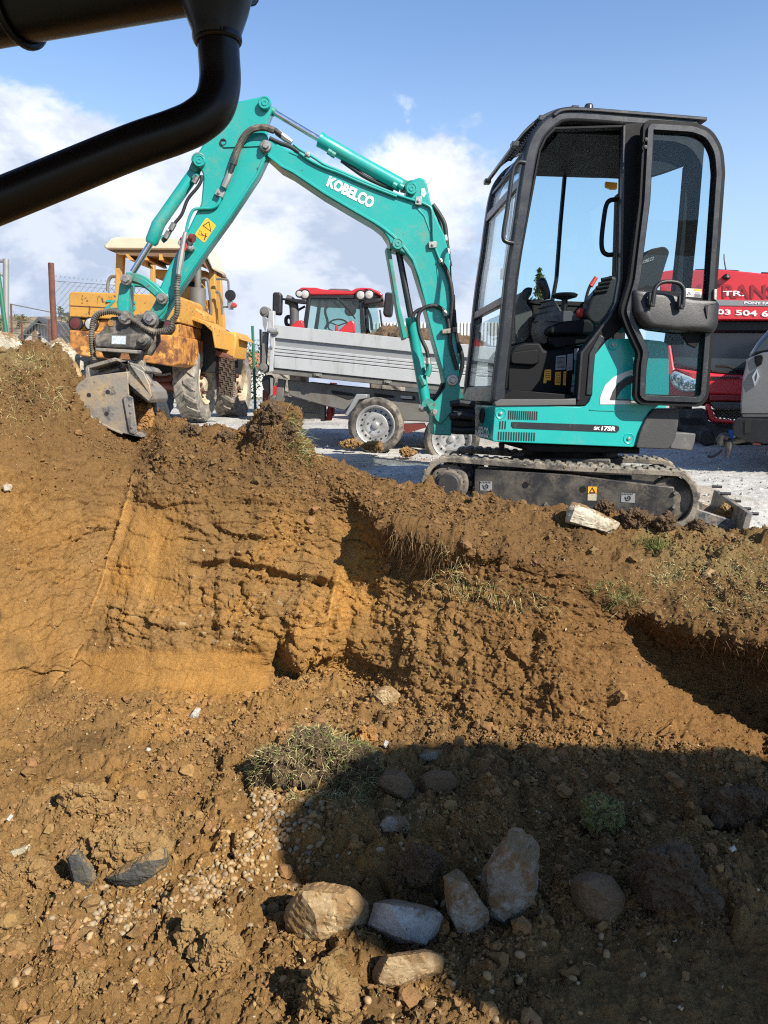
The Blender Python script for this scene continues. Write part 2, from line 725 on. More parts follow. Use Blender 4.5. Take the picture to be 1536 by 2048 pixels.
def text_geo(body, fat=0.0, shear=0.0):
    key = (body, fat, shear)
    if key not in _txt_cache:
        cu = bpy.data.curves.new('txt', 'FONT')
        cu.body = body
        cu.offset = fat
        cu.shear = shear
        cu.resolution_u = 3
        cu.fill_mode = 'FRONT'
        ob = bpy.data.objects.new('txt', cu)
        COL.objects.link(ob)
        me = bpy.data.meshes.new_from_object(ob)
        vs = [v.co.copy() for v in me.vertices]
        fs = [tuple(p.vertices) for p in me.polygons]
        bpy.data.objects.remove(ob)
        bpy.data.meshes.remove(me)
        bpy.data.curves.remove(cu)
        x0, x1 = min(v.x for v in vs), max(v.x for v in vs)
        y0, y1 = min(v.y for v in vs), max(v.y for v in vs)
        _txt_cache[key] = ([((v.x - x0) / (x1 - x0), (v.y - y0) / (y1 - y0)) for v in vs], fs)
    return _txt_cache[key]


def quad_map(q, u, v):
    """q = top-left, top-right, bottom-right, bottom-left (world)"""
    a = q[3].lerp(q[2], u)
    b = q[0].lerp(q[1], u)
    return a.lerp(b, v)


def lettering(F, body, quad, d, mat, parent, name='lettering', fat=0.0, shear=0.0, label=None, flip=False):
    vs, fs = text_geo(body, fat, shear)
    q = F.pts(quad, d)
    m = M()
    m.add([quad_map(q, (1 - u) if flip else u, v) for u, v in vs], fs)
    return m.build(name, mat, parent, smooth=0, label=label, recalc=False)


def decal(F, quad, d, mat, parent, name='sticker', thick=.0015, r=0, label=None):
    m = M()
    pl = round_poly(quad, r) if r else quad
    m.prism(F, pl, d, d + thick)
    return m.build(name, mat, parent, smooth=0, label=label)


# ------------------------------------------------------------------ noise on numpy arrays
def _h(ix, iy, seed):
    h = (ix.astype(np.int64) * 374761393 + iy.astype(np.int64) * 668265263 + seed * 974634533) & 0xFFFFFFFF
    h = ((h ^ (h >> 13)) * 1274126177) & 0xFFFFFFFF
    h = (h ^ (h >> 16)) & 0xFFFFFFFF
    return h.astype(np.float64) / 4294967295.0


def vnoise(x, y, seed=0):
    ix, iy = np.floor(x), np.floor(y)
    fx, fy = x - ix, y - iy
    ux = fx * fx * fx * (fx * (fx * 6 - 15) + 10)
    uy = fy * fy * fy * (fy * (fy * 6 - 15) + 10)
    a = _h(ix, iy, seed)
    b = _h(ix + 1, iy, seed)
    c = _h(ix, iy + 1, seed)
    d = _h(ix + 1, iy + 1, seed)
    return ((a + (b - a) * ux) * (1 - uy) + (c + (d - c) * ux) * uy) * 2 - 1


def fbm(x, y, oc=5, gain=.5, lac=2.03, seed=0):
    s = np.zeros_like(x)
    a, tot = 1.0, 0.0
    for i in range(oc):
        # rotate each octave so that the lattice does not show
        c, sn = math.cos(.6 * i + .3), math.sin(.6 * i + .3)
        s += a * vnoise(c * x - sn * y + 17.3 * i, sn * x + c * y - 9.1 * i, seed + i)
        tot += a
        x, y = x * lac, y * lac
        a *= gain
    return s / tot


def worley(x, y, seed=0):
    ix, iy = np.floor(x), np.floor(y)
    f1 = np.full_like(x, 9.0)
    f2 = np.full_like(x, 9.0)
    cid = np.zeros_like(x)
    for dx in (-1, 0, 1):
        for dy in (-1, 0, 1):
            cx, cy = ix + dx, iy + dy
            px = cx + _h(cx, cy, seed)
            py = cy + _h(cx, cy, seed + 57)
            d = np.hypot(px - x, py - y)
            nid = _h(cx, cy, seed + 91)
            near = d < f1
            f2 = np.where(near, f1, np.minimum(f2, d))
            cid = np.where(near, nid, cid)
            f1 = np.where(near, d, f1)
    return f1, f2, cid


def sstep(a, b, x):
    t = np.clip((x - a) / (b - a), 0, 1)
    return t * t * (3 - 2 * t)


def mesh_np(name, V, quads=None, tris=None, mat=None, col=None, smooth=True, parent=None, org=(0, 0, 0)):
    """fast mesh from arrays"""
    me = bpy.data.meshes.new(name)
    nq = 0 if quads is None else len(quads)
    nt = 0 if tris is None else len(tris)
    me.vertices.add(len(V))
    me.vertices.foreach_set('co', (np.asarray(V, dtype=np.float32) - np.asarray(org, dtype=np.float32)).ravel())
    me.loops.add(nq * 4 + nt * 3)
    idx = np.concatenate([a.ravel() for a in (quads, tris) if a is not None]).astype(np.int32)
    me.loops.foreach_set('vertex_index', idx)
    me.polygons.add(nq + nt)
    st = np.concatenate([np.arange(nq) * 4, nq * 4 + np.arange(nt) * 3]).astype(np.int32)
    me.polygons.foreach_set('loop_start', st)
    me.update(calc_edges=True)
    me.polygons.foreach_set('use_smooth', np.full(nq + nt, smooth, dtype=bool))
    if col is not None:
        ca = me.color_attributes.new('Col', 'FLOAT_COLOR', 'POINT')
        c4 = np.ones((len(V), 4), dtype=np.float32)
        c4[:, :3] = col
        ca.data.foreach_set('color', c4.ravel())
    me.validate()
    return link(name, me, mat, parent, Vector(org))
# ================================================================== the pit and the bank
def Yz(py, z):
    b = (1024.0 - py) / FPX
    return (z - CAMZ) * (CP + b * SP) / (-SP + b * CP)


FL = -1.36 + CAMZ                      # pit floor height at the foot of the wall
# px : foot, then (row, depth) up the wall, lip, crest, and the ground level just behind the crest
KEYS = {
    -900: (1800, (1500, 2.1), (1230, 2.4), (1000, 2.7), (850, 3.1), (690, 3.8), (.9, 1.4)),
    -250: (1580, (1380, 2.75), (1180, 3.0), (1000, 3.25), (850, 3.6), (690, 4.2), (.9, 1.4)),
    0: (1455, (1330, 3.08), (1150, 3.27), (980, 3.52), (840, 3.8), (712, 4.3), (.85, 1.4)),
    70: (1412, (1310, 3.24), (1140, 3.40), (980, 3.62), (840, 3.9), (700, 4.35), (.8, 1.4)),
    130: (1375, (1290, 3.40), (1130, 3.53), (970, 3.72), (850, 3.97), (728, 4.5), (.75, 1.4)),
    165: (1382, (1290, 3.50), (1130, 3.63), (970, 3.78), (870, 4.05), (775, 4.9), (.68, 1.2)),
    215: (1392, (1290, 3.48), (1130, 3.70), (970, 3.85), (885, 4.2), (812, 5.3), (.6, 1.0)),
    265: (1400, (1300, 3.44), (1130, 3.63), (965, 3.90), (897, 4.3), (820, 5.3), (.55, 1.0)),
    330: (1400, (1300, 3.40), (1130, 3.58), (980, 3.76), (905, 3.95), (856, 4.5), (.42, .9)),
    400: (1398, (1300, 3.40), (1130, 3.57), (1000, 3.70), (930, 3.82), (860, 4.3), (.35, .8)),
    470: (1392, (1300, 3.40), (1130, 3.57), (1000, 3.70), (930, 3.82), (872, 4.2), (.3, .8)),
    520: (1385, (1290, 3.39), (1130, 3.56), (1010, 3.68), (925, 3.82), (836, 4.1), (.2, .7)),
    548: (1375, (1290, 3.39), (1130, 3.56), (1010, 3.68), (920, 3.8), (810, 4.1), (.1, .6)),
    580: (1362, (1285, 3.39), (1130, 3.56), (1015, 3.68), (940, 3.8), (852, 4.1), (.0, .5)),
    620: (1352, (1280, 3.39), (1130, 3.56), (1020, 3.68), (955, 3.8), (908, 4.05), (-.05, .4)),
    700: (1365, (1270, 3.43), (1140, 3.58), (1040, 3.66), (985, 3.7), (945, 4.05), (-.12, .4)),
    770: (1397, (1280, 3.34), (1180, 3.47), (1110, 3.52), (1045, 3.38), (962, 3.95), (-.12, .4)),
    860: (1440, (1300, 3.18), (1180, 3.36), (1115, 3.42), (1060, 3.30), (985, 3.9), (-.12, .4)),
    1000: (1475, (1330, 3.02), (1200, 3.18), (1135, 3.26), (1090, 3.28), (1004, 3.82), (-.12, .4)),
    1130: (1490, (1360, 2.92), (1240, 3.08), (1170, 3.17), (1120, 3.25), (1030, 3.75), (-.12, .4)),
    1235: (1495, (1395, 2.88), (1300, 3.06), (1240, 3.12), (1185, 3.15), (1048, 3.72), (-.1, .4)),
    1330: (1505, (1452, 3.02), (1350, 3.25), (1290, 3.33), (1240, 3.05), (1060, 3.7), (-.1, .4)),
    1400: (1520, (1490, 2.98), (1390, 3.32), (1300, 3.40), (1258, 3.0), (1078, 3.65), (-.1, .4)),
    1470: (1540, (1520, 2.94), (1410, 3.36), (1310, 3.42), (1268, 2.95), (1092, 3.6), (-.1, .4)),
    1536: (1560, (1546, 2.86), (1430, 3.36), (1320, 3.40), (1280, 2.9), (1100, 3.58), (-.1, .4)),
    1790: (1620, (1580, 2.45), (1450, 3.15), (1350, 3.2), (1300, 2.75), (1112, 3.5), (-.1, .4)),
    2500: (1750, (1700, 2.1), (1500, 2.6), (1400, 2.7), (1330, 2.5), (1130, 3.3), (-.1, .4)),
}
kx = np.array(sorted(KEYS))
core = np.arange(-130, 1670, 2.2)
ox = 2.2 * 1.09 ** np.arange(1, 46)
left = -130 - np.cumsum(ox)
right = core[-1] + np.cumsum(ox)
left, right = left[left > -900][::-1], right[right < 2500]
PXC = np.concatenate([left, core, right])
NU = len(PXC)


def keycol(fn, sm=14.0):
    v = np.interp(PXC, kx, [fn(KEYS[k]) for k in kx])
    # soften the kinks between the key columns
    n = int(sm / 2.2)
    ker = np.hanning(2 * n + 3)
    ker /= ker.sum()
    return np.convolve(np.pad(v, n + 1, mode='edge'), ker, 'valid')


def pix_arr(px, py, Y):
    a = (px - 768.0) / FPX
    b = (1024.0 - py) / FPX
    ry = CP + b * SP
    return np.stack([a / ry * Y, Y + 0 * a, CAMZ + (-SP + b * CP) / ry * Y], -1)


rows = []
r1 = pix_arr(PXC, np.full(NU, 2400.0), Yz(2400.0, FL - .10))
r0 = r1.copy()
r0[:, 1] = -2.5
r0[:, 0] *= 1.6
rows += [r0, r1]
for py_, z_ in ((2060.0, FL - .07), (1820.0, FL - .05), (1610.0, FL - .02)):
    rows.append(pix_arr(PXC, np.full(NU, py_), Yz(py_, z_)))
foot = keycol(lambda k: k[0])
# keep floor rows below the foot at the far sides
rows.append(pix_arr(PXC, foot, Yz(foot, FL)))
for i in range(1, 6):
    rows.append(pix_arr(PXC, keycol(lambda k: k[i][0]), keycol(lambda k: k[i][1])))
zb, yb = keycol(lambda k: k[6][0]), keycol(lambda k: k[6][1])
bk = rows[-1].copy()
sc_ = (bk[:, 1] + yb) / bk[:, 1]
bk[:, 0] *= sc_
bk[:, 1] += yb
bk[:, 2] = zb
rows.append(bk)
bk2 = bk.copy()
bk2[:, 0] *= 1.3
bk2[:, 1] *= 1.3
bk2[:, 2] = -.9
rows.append(bk2)
# outermost columns: floor rows must stay in front of the foot
for k in (2, 3, 4):
    over = rows[k][:, 1] > rows[5][:, 1] * (.80 + .04 * k)
    f = rows[5][:, 1] * (.80 + .04 * k) / rows[k][:, 1]
    rows[k][over, :2] *= f[over, None]
R = np.stack(rows)                           # rows x NU x 3
SEG = [14, 40, 88, 118, 96, 74, 92, 84, 56, 96, 26, 8]
ROWP, vp = [], []
for i, n in enumerate(SEG):
    p0 = R[i - 1] if i > 0 else 2 * R[0] - R[1]
    p1, p2 = R[i], R[i + 1]
    p3 = R[i + 2] if i + 2 < len(R) else 2 * R[-1] - R[-2]
    for k in range(n):
        t = k / n
        cr = .5 * (2 * p1 + (p2 - p0) * t + (2 * p0 - 5 * p1 + 4 * p2 - p3) * t * t + (3 * p1 - p0 - 3 * p2 + p3) * t ** 3)
        li = p1 * (1 - t) + p2 * t
        w = .72 if i > 0 else 0
        ROWP.append(li * (1 - w) + cr * w)
        vp.append(i + t)
ROWP.append(R[-1])
vp.append(float(len(SEG)))
P = np.stack(ROWP)                           # NV x NU x 3
NV = len(P)
VP = np.repeat(np.array(vp)[:, None], NU, 1)
dx_, dy_, dz_ = P[..., 0], P[..., 1], P[..., 2] - CAMZ
fz = dy_ * CP - dz_ * SP
ok = fz > .2
PX = np.where(ok, 768 + FPX * dx_ / np.where(ok, fz, 1), -5000)
PY = np.where(ok, 1024 - FPX * (dy_ * SP + dz_ * CP) / np.where(ok, fz, 1), 5000)
seg = np.linalg.norm(np.diff(P, axis=0), axis=2)
ARC = np.concatenate([np.zeros((1, NU)), np.cumsum(seg, 0)])
ARC -= ARC[sum(SEG[:5])][None]
XX = P[..., 0]


YY, ZZ = P[..., 1], P[..., 2]


def _h3(ix, iy, iz, seed):
    h = (ix * 374761393 + iy * 668265263 + iz * 1440662683 + seed * 974634533) & 0xFFFFFFFF
    h = ((h ^ (h >> 13)) * 1274126177) & 0xFFFFFFFF
    h = ((h ^ (h >> 15)) * 2246822519) & 0xFFFFFFFF
    return (h ^ (h >> 16)) & 0xFFFFFFFF


def vn3(x, y, z, seed):
    fx, fy, fz_ = np.floor(x), np.floor(y), np.floor(z)
    ix, iy, iz = fx.astype(np.int64), fy.astype(np.int64), fz_.astype(np.int64)
    x, y, z = x - fx, y - fy, z - fz_
    x = x * x * (3 - 2 * x)
    y = y * y * (3 - 2 * y)
    z = z * z * (3 - 2 * z)
    o = 0
    for a in (0, 1):
        for b in (0, 1):
            w = (x if a else 1 - x) * (y if b else 1 - y)
            c0 = _h3(ix + a, iy + b, iz, seed) * (1 / 4294967295.0)
            c1 = _h3(ix + a, iy + b, iz + 1, seed) * (1 / 4294967295.0)
            o = o + w * (c0 + (c1 - c0) * z)
    return o * 2 - 1


def F3(sx, sz, oc=4, gain=.5, seed=0, off=0.0):
    x, y, z = XX * sx + off, YY * sx + off * .7, ZZ * sz
    s, a, tot = 0, 1.0, 0.0
    for i in range(oc):
        s = s + a * vn3(x, y, z, seed + i)
        tot += a
        a *= gain
        x, y, z = (x * .8 - z * .6) * 2.03 + 11.7, y * 2.03 + 5.3, (x * .6 + z * .8) * 2.03 - 3.1
    return s / tot


def W3(x, y, z, seed):
    fx, fy, fz_ = np.floor(x - .5), np.floor(y - .5), np.floor(z - .5)
    ix, iy, iz = fx.astype(np.int64), fy.astype(np.int64), fz_.astype(np.int64)
    f1 = np.full_like(x, 9.0)
    f2 = np.full_like(x, 9.0)
    cid = np.zeros_like(x)
    for a in (0, 1):
        for b in (0, 1):
            for c in (0, 1):
                h = _h3(ix + a, iy + b, iz + c, seed)
                qx = fx + a + .2 + .6 * ((h & 1023) / 1023.0)
                qy = fy + b + .2 + .6 * (((h >> 10) & 1023) / 1023.0)
                qz = fz_ + c + .2 + .6 * (((h >> 20) & 1023) / 1023.0)
                d = np.sqrt((qx - x) ** 2 + (qy - y) ** 2 + (qz - z) ** 2)
                near = d < f1
                f2 = np.where(near, f1, np.minimum(f2, d))
                cid = np.where(near, ((h * 2654435761) & 0xFFFF) / 65535.0, cid)
                f1 = np.where(near, d, f1)
    return f1, f2, cid


def gauss_px(cx, cy, rx, ry):
    return np.exp(-((PX - cx) / rx) ** 2 - ((PY - cy) / ry) ** 2)


n_low = F3(1.3, 1.3, 3, .5, 3)
n_mid = F3(4.2, 4.2, 5, .55, 11)
n_fine = F3(22, 22, 5, .6, 21)
n_patch = F3(2.1, 2.6, 4, .55, 31, 5)
floor_w = 1 - sstep(4.75, 5.5, VP)
crest_w = sstep(8.3, 9.3, VP)
wall_w = np.clip(1 - floor_w - crest_w, 0, 1)
loose = floor_w * 1.0 + crest_w * .95 + wall_w * np.clip(.52 + .6 * n_patch + .3 * sstep(700, 1050, PX), .05, 1)
scrape = (.62 + .3 * sstep(-.3, .3, n_patch)) * np.clip(sstep(110, 190, PX) * (1 - sstep(520, 560, PX)) * sstep(1290, 1312, PY + 14 * n_mid) * (1 - sstep(1375, 1408, PY + 26 * n_mid)), 0, 1)
scr_left = (1 - sstep(90, 190, PX + (PY - 1290) * .45)) * sstep(1120, 1260, PY) * (1 - sstep(1380, 1470, PY + PX * .7))
scr_up = np.clip(sstep(190, 260, PX + 20 * n_mid) * (1 - sstep(330, 420, PX + 60 * n_mid)) * sstep(985, 1040, PY) * (1 - sstep(1170, 1260, PY)), 0, 1) * .7
scr_r = .7 * sstep(640, 690, PX) * (1 - sstep(735, 790, PX + 30 * n_mid)) * sstep(1010, 1060, PY) * (1 - sstep(1290, 1340, PY)) * .6
smoothz = np.clip(scrape + scr_left * .32 + scr_up + scr_r, 0, 1)
mud = sstep(980, 1200, PX) * sstep(1800, 1900, PY)
loose = loose * (1 - .94 * smoothz) * (1 - .55 * mud)
loose = np.clip(loose, .02, 1)
del n_low

DISP = np.zeros_like(PX)
DISP += .030 * F3(1.5, 1.5, 3, .5, 3) * (1 - .6 * smoothz)
DISP += .024 * n_mid * (.35 + loose) * (1 - .8 * smoothz)
DISP += .020 * F3(9, 9, 5, .6, 41) * (.25 + loose) * (1 - .9 * smoothz)
DISP += .017 * n_fine * (.45 + loose) * (1 - .8 * smoothz)
lipw = np.exp(-((VP - 8.6) / .55) ** 2)
DISP += .052 * F3(9, 9, 5, .65, 131) * np.clip(gauss_px(1400, 1445, 130, 70) + .8 * gauss_px(820, 1000, 140, 40), 0, 1)
# crumbs and clods of three sizes, each with its own presence
wx = XX + .022 * vn3(XX * 14, YY * 14, ZZ * 14, 71)
wy = YY + .022 * vn3(XX * 14, YY * 14, ZZ * 14, 72)
wz = ZZ + .022 * vn3(XX * 14, YY * 14, ZZ * 14, 73)
for sc, amp, sd, thr in ((6.5, .052, 101, .58), (15.0, .030, 102, .45), (39.0, .013, 103, .2), (88.0, .0070, 104, .1)):
    f1, f2, cid = W3(wx * sc, wy * sc, wz * sc, sd)
    lump = np.clip(1 - f1 / .72, 0, 1) ** .75 * sstep(0.0, .16, f2 - f1)
    DISP += amp * lump * np.where(cid > thr, .35 + .9 * (cid - thr) / (1 - thr), 0) * loose ** 1.3 * (1 - (.75 if sc < 20 else .2) * lipw)
del f1, f2, cid, lump
f1, f2, cid = W3(wx * 10 + 3, wy * 10, wz * 10, 105)
DISP -= .034 * np.clip(1 - f1 / .5, 0, 1) ** .6 * (cid > .70) * (floor_w * .8 + crest_w * .7 + wall_w * .35) * (1 - smoothz) * (1 - .8 * mud)
# clefts: narrow dark cracks where ridged noise dips
rid = np.abs(F3(5.2, 8.0, 4, .55, 51))
DISP -= .020 * (1 - sstep(0.0, .085, rid)) * wall_w * (1 - smoothz) * sstep(-.15, .35, n_patch + .25 * n_mid)
rid2 = np.abs(F3(13, 20, 4, .55, 52))
DISP -= .013 * (1 - sstep(0.0, .11, rid2)) * (wall_w * .9 + crest_w * .6) * (1 - smoothz) * sstep(-.3, .25, F3(3, 3, 3, .5, 53))
# torn ledges: the face above overhangs the face below
qq = ZZ * 5.5 + 1.1 * F3(2.3, .9, 4, .6, 61)
saw = 1 - (qq - np.floor(qq))
DISP += .022 * saw * wall_w * (1 - smoothz) * sstep(-.2, .3, F3(1.9, 1.9, 3, .5, 62, 4)) * sstep(-.05, .12, saw)
q2 = ZZ * 16 + 1.3 * F3(7, 3, 4, .6, 63)
DISP += .010 * (1 - (q2 - np.floor(q2))) * wall_w * (1 - smoothz) * (.4 + loose)
# horizontal tears seen on the face
wob = 9 * F3(9, 2, 4, .6, 64)
for pl, amp in (([(385, 1132), (470, 1128), (560, 1152), (690, 1178)], .05), ([(425, 1052), (470, 1078), (545, 1082)], .035),
                ([(440, 1012), (560, 1008)], .022), ([(700, 1300), (790, 1345)], .03), ([(1160, 1295), (1245, 1310)], .03),
                ([(930, 1440), (1130, 1462)], .02), ([(1010, 1300), (1060, 1340)], .03), ([(330, 1040), (420, 1072)], .02)):
    xs, ys = zip(*pl)
    d = PY - np.interp(PX, xs, ys) - wob
    msk = sstep(xs[0] - 8, xs[0] + 16, PX) * (1 - sstep(xs[-1] - 16, xs[-1] + 8, PX))
    DISP += msk * np.where(d < 0, amp * .55 * np.exp(-(d / 38) ** 2) * sstep(-1.5, -5, d), -.35 * amp * np.exp(-(d / 22) ** 2)) * (VP > 5) * (VP < 9)


def line_dist(pl):
    xs, ys = [p[0] for p in pl], [p[1] for p in pl]
    d = np.full_like(PX, 1e3)
    for (x0, y0), (x1, y1) in zip(pl[:-1], pl[1:]):
        ex, ey = x1 - x0, y1 - y0
        t = np.clip(((PX - x0) * ex + (PY - y0) * ey) / (ex * ex + ey * ey), 0, 1)
        d = np.minimum(d, np.hypot(PX - x0 - t * ex, PY - y0 - t * ey))
    return d


tooth = np.zeros_like(PX)
for pl in (smooth2([(268, 955), (247, 1030), (215, 1130), (168, 1262), (140, 1305), (100, 1372)], 4),
           smooth2([(672, 1160), (660, 1210), (650, 1260), (632, 1305), (606, 1348)], 4)):
    d = line_dist(pl)
    tooth = np.maximum(tooth, np.exp(-(d / 2.6) ** 2) * (VP > 4.9) * (.35 + .65 * sstep(-.2, .3, n_mid)))
    DISP += .016 * np.exp(-(d / 5.5) ** 2) * (VP > 4.9) - .008 * np.exp(-((d - 13) / 8) ** 2) * (VP > 4.9)
vc = PX + .10 * (PY - 1150) + 16 * vnoise(PX / 60, PY / 90, 85)
lowf = 1 - sstep(6.8, 7.9, VP)
DISP += .016 * vnoise(vc / 24.0, PY / 420.0, 86) * lowf * wall_w * (1 - scrape)
DISP -= .014 * (1 - sstep(0, .14, np.abs(vnoise(vc / 46.0, PY / 300.0, 87)))) * lowf * wall_w * (1 - smoothz) * sstep(-.1, .4, n_mid)
# bucket-tooth streaks on the scraped faces
stk = vnoise((PX + (PY - 1300) * .42) / 5.0, PY / 160.0, 81) + .8 * vnoise((PX + (PY - 1300) * .36) / 13.0, PY / 110.0, 82)
DISP += .0030 * stk * smoothz * sstep(-.5, .4, n_patch)
DISP += .006 * F3(16, 16, 5, .6, 83) * smoothz
# the block standing proud by the second scrape, hollow on its left
DISP -= .075 * np.exp(-((PX - 556) / 15) ** 2 - ((PY - 1312) / 34) ** 2)
DISP += .05 * np.exp(-((PX - 596) / 20) ** 2 - ((PY - 1285) / 60) ** 2)
# hanging sod over the middle of the wall and over the hollow on the right
DISP += .045 * gauss_px(800, 1055, 60, 36) + .05 * gauss_px(880, 1090, 50, 40)
DISP += .07 * gauss_px(1345, 1405, 40, 26) * .6
# mounds on the floor and crest
for cx, cy, rx, ry, am in ((160, 1600, 60, 26, .03), (250, 1660, 90, 30, .05), (1330, 1760, 110, 60, .06), (640, 1530, 100, 50, .05), (400, 1880, 70, 45, .03),
                           (1250, 1030, 40, 18, .07), (1170, 1050, 60, 20, .04), (1330, 1045, 40, 18, .05), (545, 850, 30, 40, .05), (1060, 1030, 50, 20, .03),
                           (60, 770, 70, 40, .06)):
    DISP += am * gauss_px(cx, cy, rx, ry)
fade = sstep(0.6, 1.2, VP) * (1 - sstep(11.2, 12.0, VP))
DISP *= fade
# displacement direction: smooth normal
Tu = np.gradient(P, axis=1)
Tv = np.gradient(P, axis=0)
NRM = np.cross(Tu, Tv)
NRM /= np.linalg.norm(NRM, axis=2, keepdims=True) + 1e-9
SOIL = P + NRM * DISP[..., None]
# sideways grit so that clods are not pure height steps
SOIL[..., 0] += .004 * fade * loose * vn3(XX * 60, YY * 60, ZZ * 60, 201)
SOIL[..., 2] += .004 * fade * loose * vn3(XX * 60, YY * 60, ZZ * 60, 202)

# ---- colour of the soil itself: brown topsoil over ochre clay
c_top = np.array([.150, .090, .042])
c_mid = np.array([.225, .135, .058])
c_och = np.array([.355, .192, .060])
c_dry = np.array([.280, .180, .085])
c_drk = np.array([.100, .066, .036])
strat = np.clip(sstep(9.2, 6.4, VP + .9 * n_mid), 0, 1)
colr = c_top[None, None] * (1 - strat[..., None]) + c_mid[None, None] * strat[..., None]
och = np.clip(smoothz * .85 + wall_w * strat * sstep(.05, .55, n_patch + .35 * n_mid) * .75 + wall_w * sstep(150, -150, PX) * .3 + floor_w * .45 * sstep(.1, .6, n_patch + .4 * n_mid), 0, 1)
colr += (c_och - colr) * (och * .9)[..., None]
dry = sstep(.0, .6, F3(2.7, 2.7, 4, .6, 91)) * (floor_w * .55 + (PX < 300) * wall_w * .35)
colr += (c_dry - colr) * dry[..., None]
drk = sstep(.12, .5, F3(3.3, 3.3, 5, .6, 93, 8)) * (.55 - .3 * smoothz)
colr += (c_drk - colr) * drk[..., None]
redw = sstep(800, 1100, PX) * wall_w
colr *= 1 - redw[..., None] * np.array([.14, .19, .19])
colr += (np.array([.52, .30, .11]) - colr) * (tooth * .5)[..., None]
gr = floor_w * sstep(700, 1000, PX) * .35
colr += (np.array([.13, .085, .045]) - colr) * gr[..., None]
# pale chalky specks in the torn band
spk = sstep(.62, .75, vn3(XX * 55, YY * 55, ZZ * 55, 95)) * gauss_px(430, 1230, 240, 70) * (1 - smoothz)
colr += (np.array([.42, .36, .26]) - colr) * (spk * .6)[..., None]
# withered turf on the bank at the right and on the left mound
turf = sstep(9.1, 9.5, VP) * sstep(1180, 1330, PX) * .45 + sstep(9.3, 9.8, VP) * (1 - sstep(60, 200, PX)) * .5
colr += (np.array([.20, .165, .085]) - colr) * (turf * sstep(-.2, .3, n_mid))[..., None]
colr *= (1 + .16 * n_mid + .12 * n_fine)[..., None]
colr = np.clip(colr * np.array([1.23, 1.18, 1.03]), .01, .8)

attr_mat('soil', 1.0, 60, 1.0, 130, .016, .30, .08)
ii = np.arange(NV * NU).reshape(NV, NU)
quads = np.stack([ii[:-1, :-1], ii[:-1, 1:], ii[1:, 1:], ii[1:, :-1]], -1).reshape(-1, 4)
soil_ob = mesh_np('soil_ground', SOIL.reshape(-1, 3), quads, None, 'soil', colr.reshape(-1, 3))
tag(soil_ob, kind='structure')

# coarse copy for ray casts
s2 = SOIL[::3, ::3]
nv2, nu2 = s2.shape[:2]
i2 = np.arange(nv2 * nu2).reshape(nv2, nu2)
q2_ = np.stack([i2[:-1, :-1], i2[:-1, 1:], i2[1:, 1:], i2[1:, :-1]], -1).reshape(-1, 4)
BVH = BVHTree.FromPolygons(s2.reshape(-1, 3).tolist(), q2_.tolist())


def hit(px, py):
    """where the line of sight through a photo pixel meets the soil"""
    r = ray(px, py).normalized()
    loc, nor, i, d = BVH.ray_cast(CAM, r)
    if loc is None:
        return None, None
    if nor.dot(r) > 0:
        nor = -nor
    return loc, nor


def drop(x, y, z0=3.0):
    loc, nor, i, d = BVH.ray_cast(Vector((x, y, z0)), Vector((0, 0, -1)))
    return loc


# ------------------------------------------------------------------ yard of pale gravel behind
def zyard(x, y):
    return np.interp(y, [3.0, 4.6, 8.0, 12.5, 30.0, 60.0], [-.02, -.02, .12, .28, .55, .8])


ys = np.concatenate([np.linspace(3.4, 10, 210), 10 * 1.03 ** np.arange(1, 76)])
ys = ys[ys < 75]
ts = np.linspace(-1.5, 1.5, 420)
YG, TG = np.meshgrid(ys, ts, indexing='ij')
XG = TG * (YG * .8 + 3)
ZG = zyard(XG, YG) + .035 * fbm(XG * .7, YG * .7, 3, seed=301) + .012 * fbm(XG * 5, YG * 5, 4, .6, seed=302)
f1, f2, cid = worley(XG * 22, YG * 22, 303)
ZG += .010 * np.sqrt(np.clip(1 - (f1 / .6) ** 2, 0, 1)) * (cid > .3)
# low ridge of grubbed-up gravel behind the bank
ZG += .10 * np.exp(-((XG + .6) / .5) ** 2 - ((YG - 5.4) / .35) ** 2)
ZG -= .13 * sstep(1.3, 1.6, XG) * (1 - sstep(4.5, 5.3, YG))
_cr = SOIL[sum(SEG[:10])]
_cy = np.interp(XG, _cr[:, 0], _cr[:, 1])
ZG -= 1.6 * (YG < _cy + .22)
yard_i = np.arange(YG.size).reshape(YG.shape)
yq = np.stack([yard_i[:-1, :-1], yard_i[:-1, 1:], yard_i[1:, 1:], yard_i[1:, :-1]], -1).reshape(-1, 4)
gcol = np.empty(YG.shape + (3,))
gcol[:] = (.40, .39, .36)
bl = sstep(-.1, .5, fbm(XG * 1.1, YG * 1.1, 4, .55, seed=305))
gcol += (np.array([.25, .24, .22]) - gcol) * (bl * .7)[..., None]
soilm = sstep(.1, .4, fbm(XG * .9 + 3, YG * .9, 4, .55, seed=306) + .9 * sstep(5.2, 4.2, YG) * (XG < .8) - .1)
gcol += (np.array([.24, .17, .10]) - gcol) * (soilm * .55 * (YG < 7.5))[..., None]
grassf = sstep(.15, .4, fbm(XG * .3 + 3, YG * .3, 4, .55, seed=307)) * sstep(14, 22, YG)
gcol += (np.array([.17, .15, .07]) - gcol) * grassf[..., None]
gcol *= (1 + .25 * (cid - .5))[..., None]
attr_mat('gravel', .95, 30, .6, 120, .012, .45)
yard = mesh_np('yard_ground', np.stack([XG, YG, ZG], -1).reshape(-1, 3), yq, None, 'gravel', np.clip(gcol, .02, .8).reshape(-1, 3))
tag(yard, kind='structure')
YB = BVHTree.FromPolygons(np.stack([XG, YG, ZG], -1).reshape(-1, 3).tolist(), yq.tolist())


def yard_z(x, y):
    loc = YB.ray_cast(Vector((x, y, 5)), Vector((0, 0, -1)))[0]
    return loc.z if loc else float(zyard(x, y))


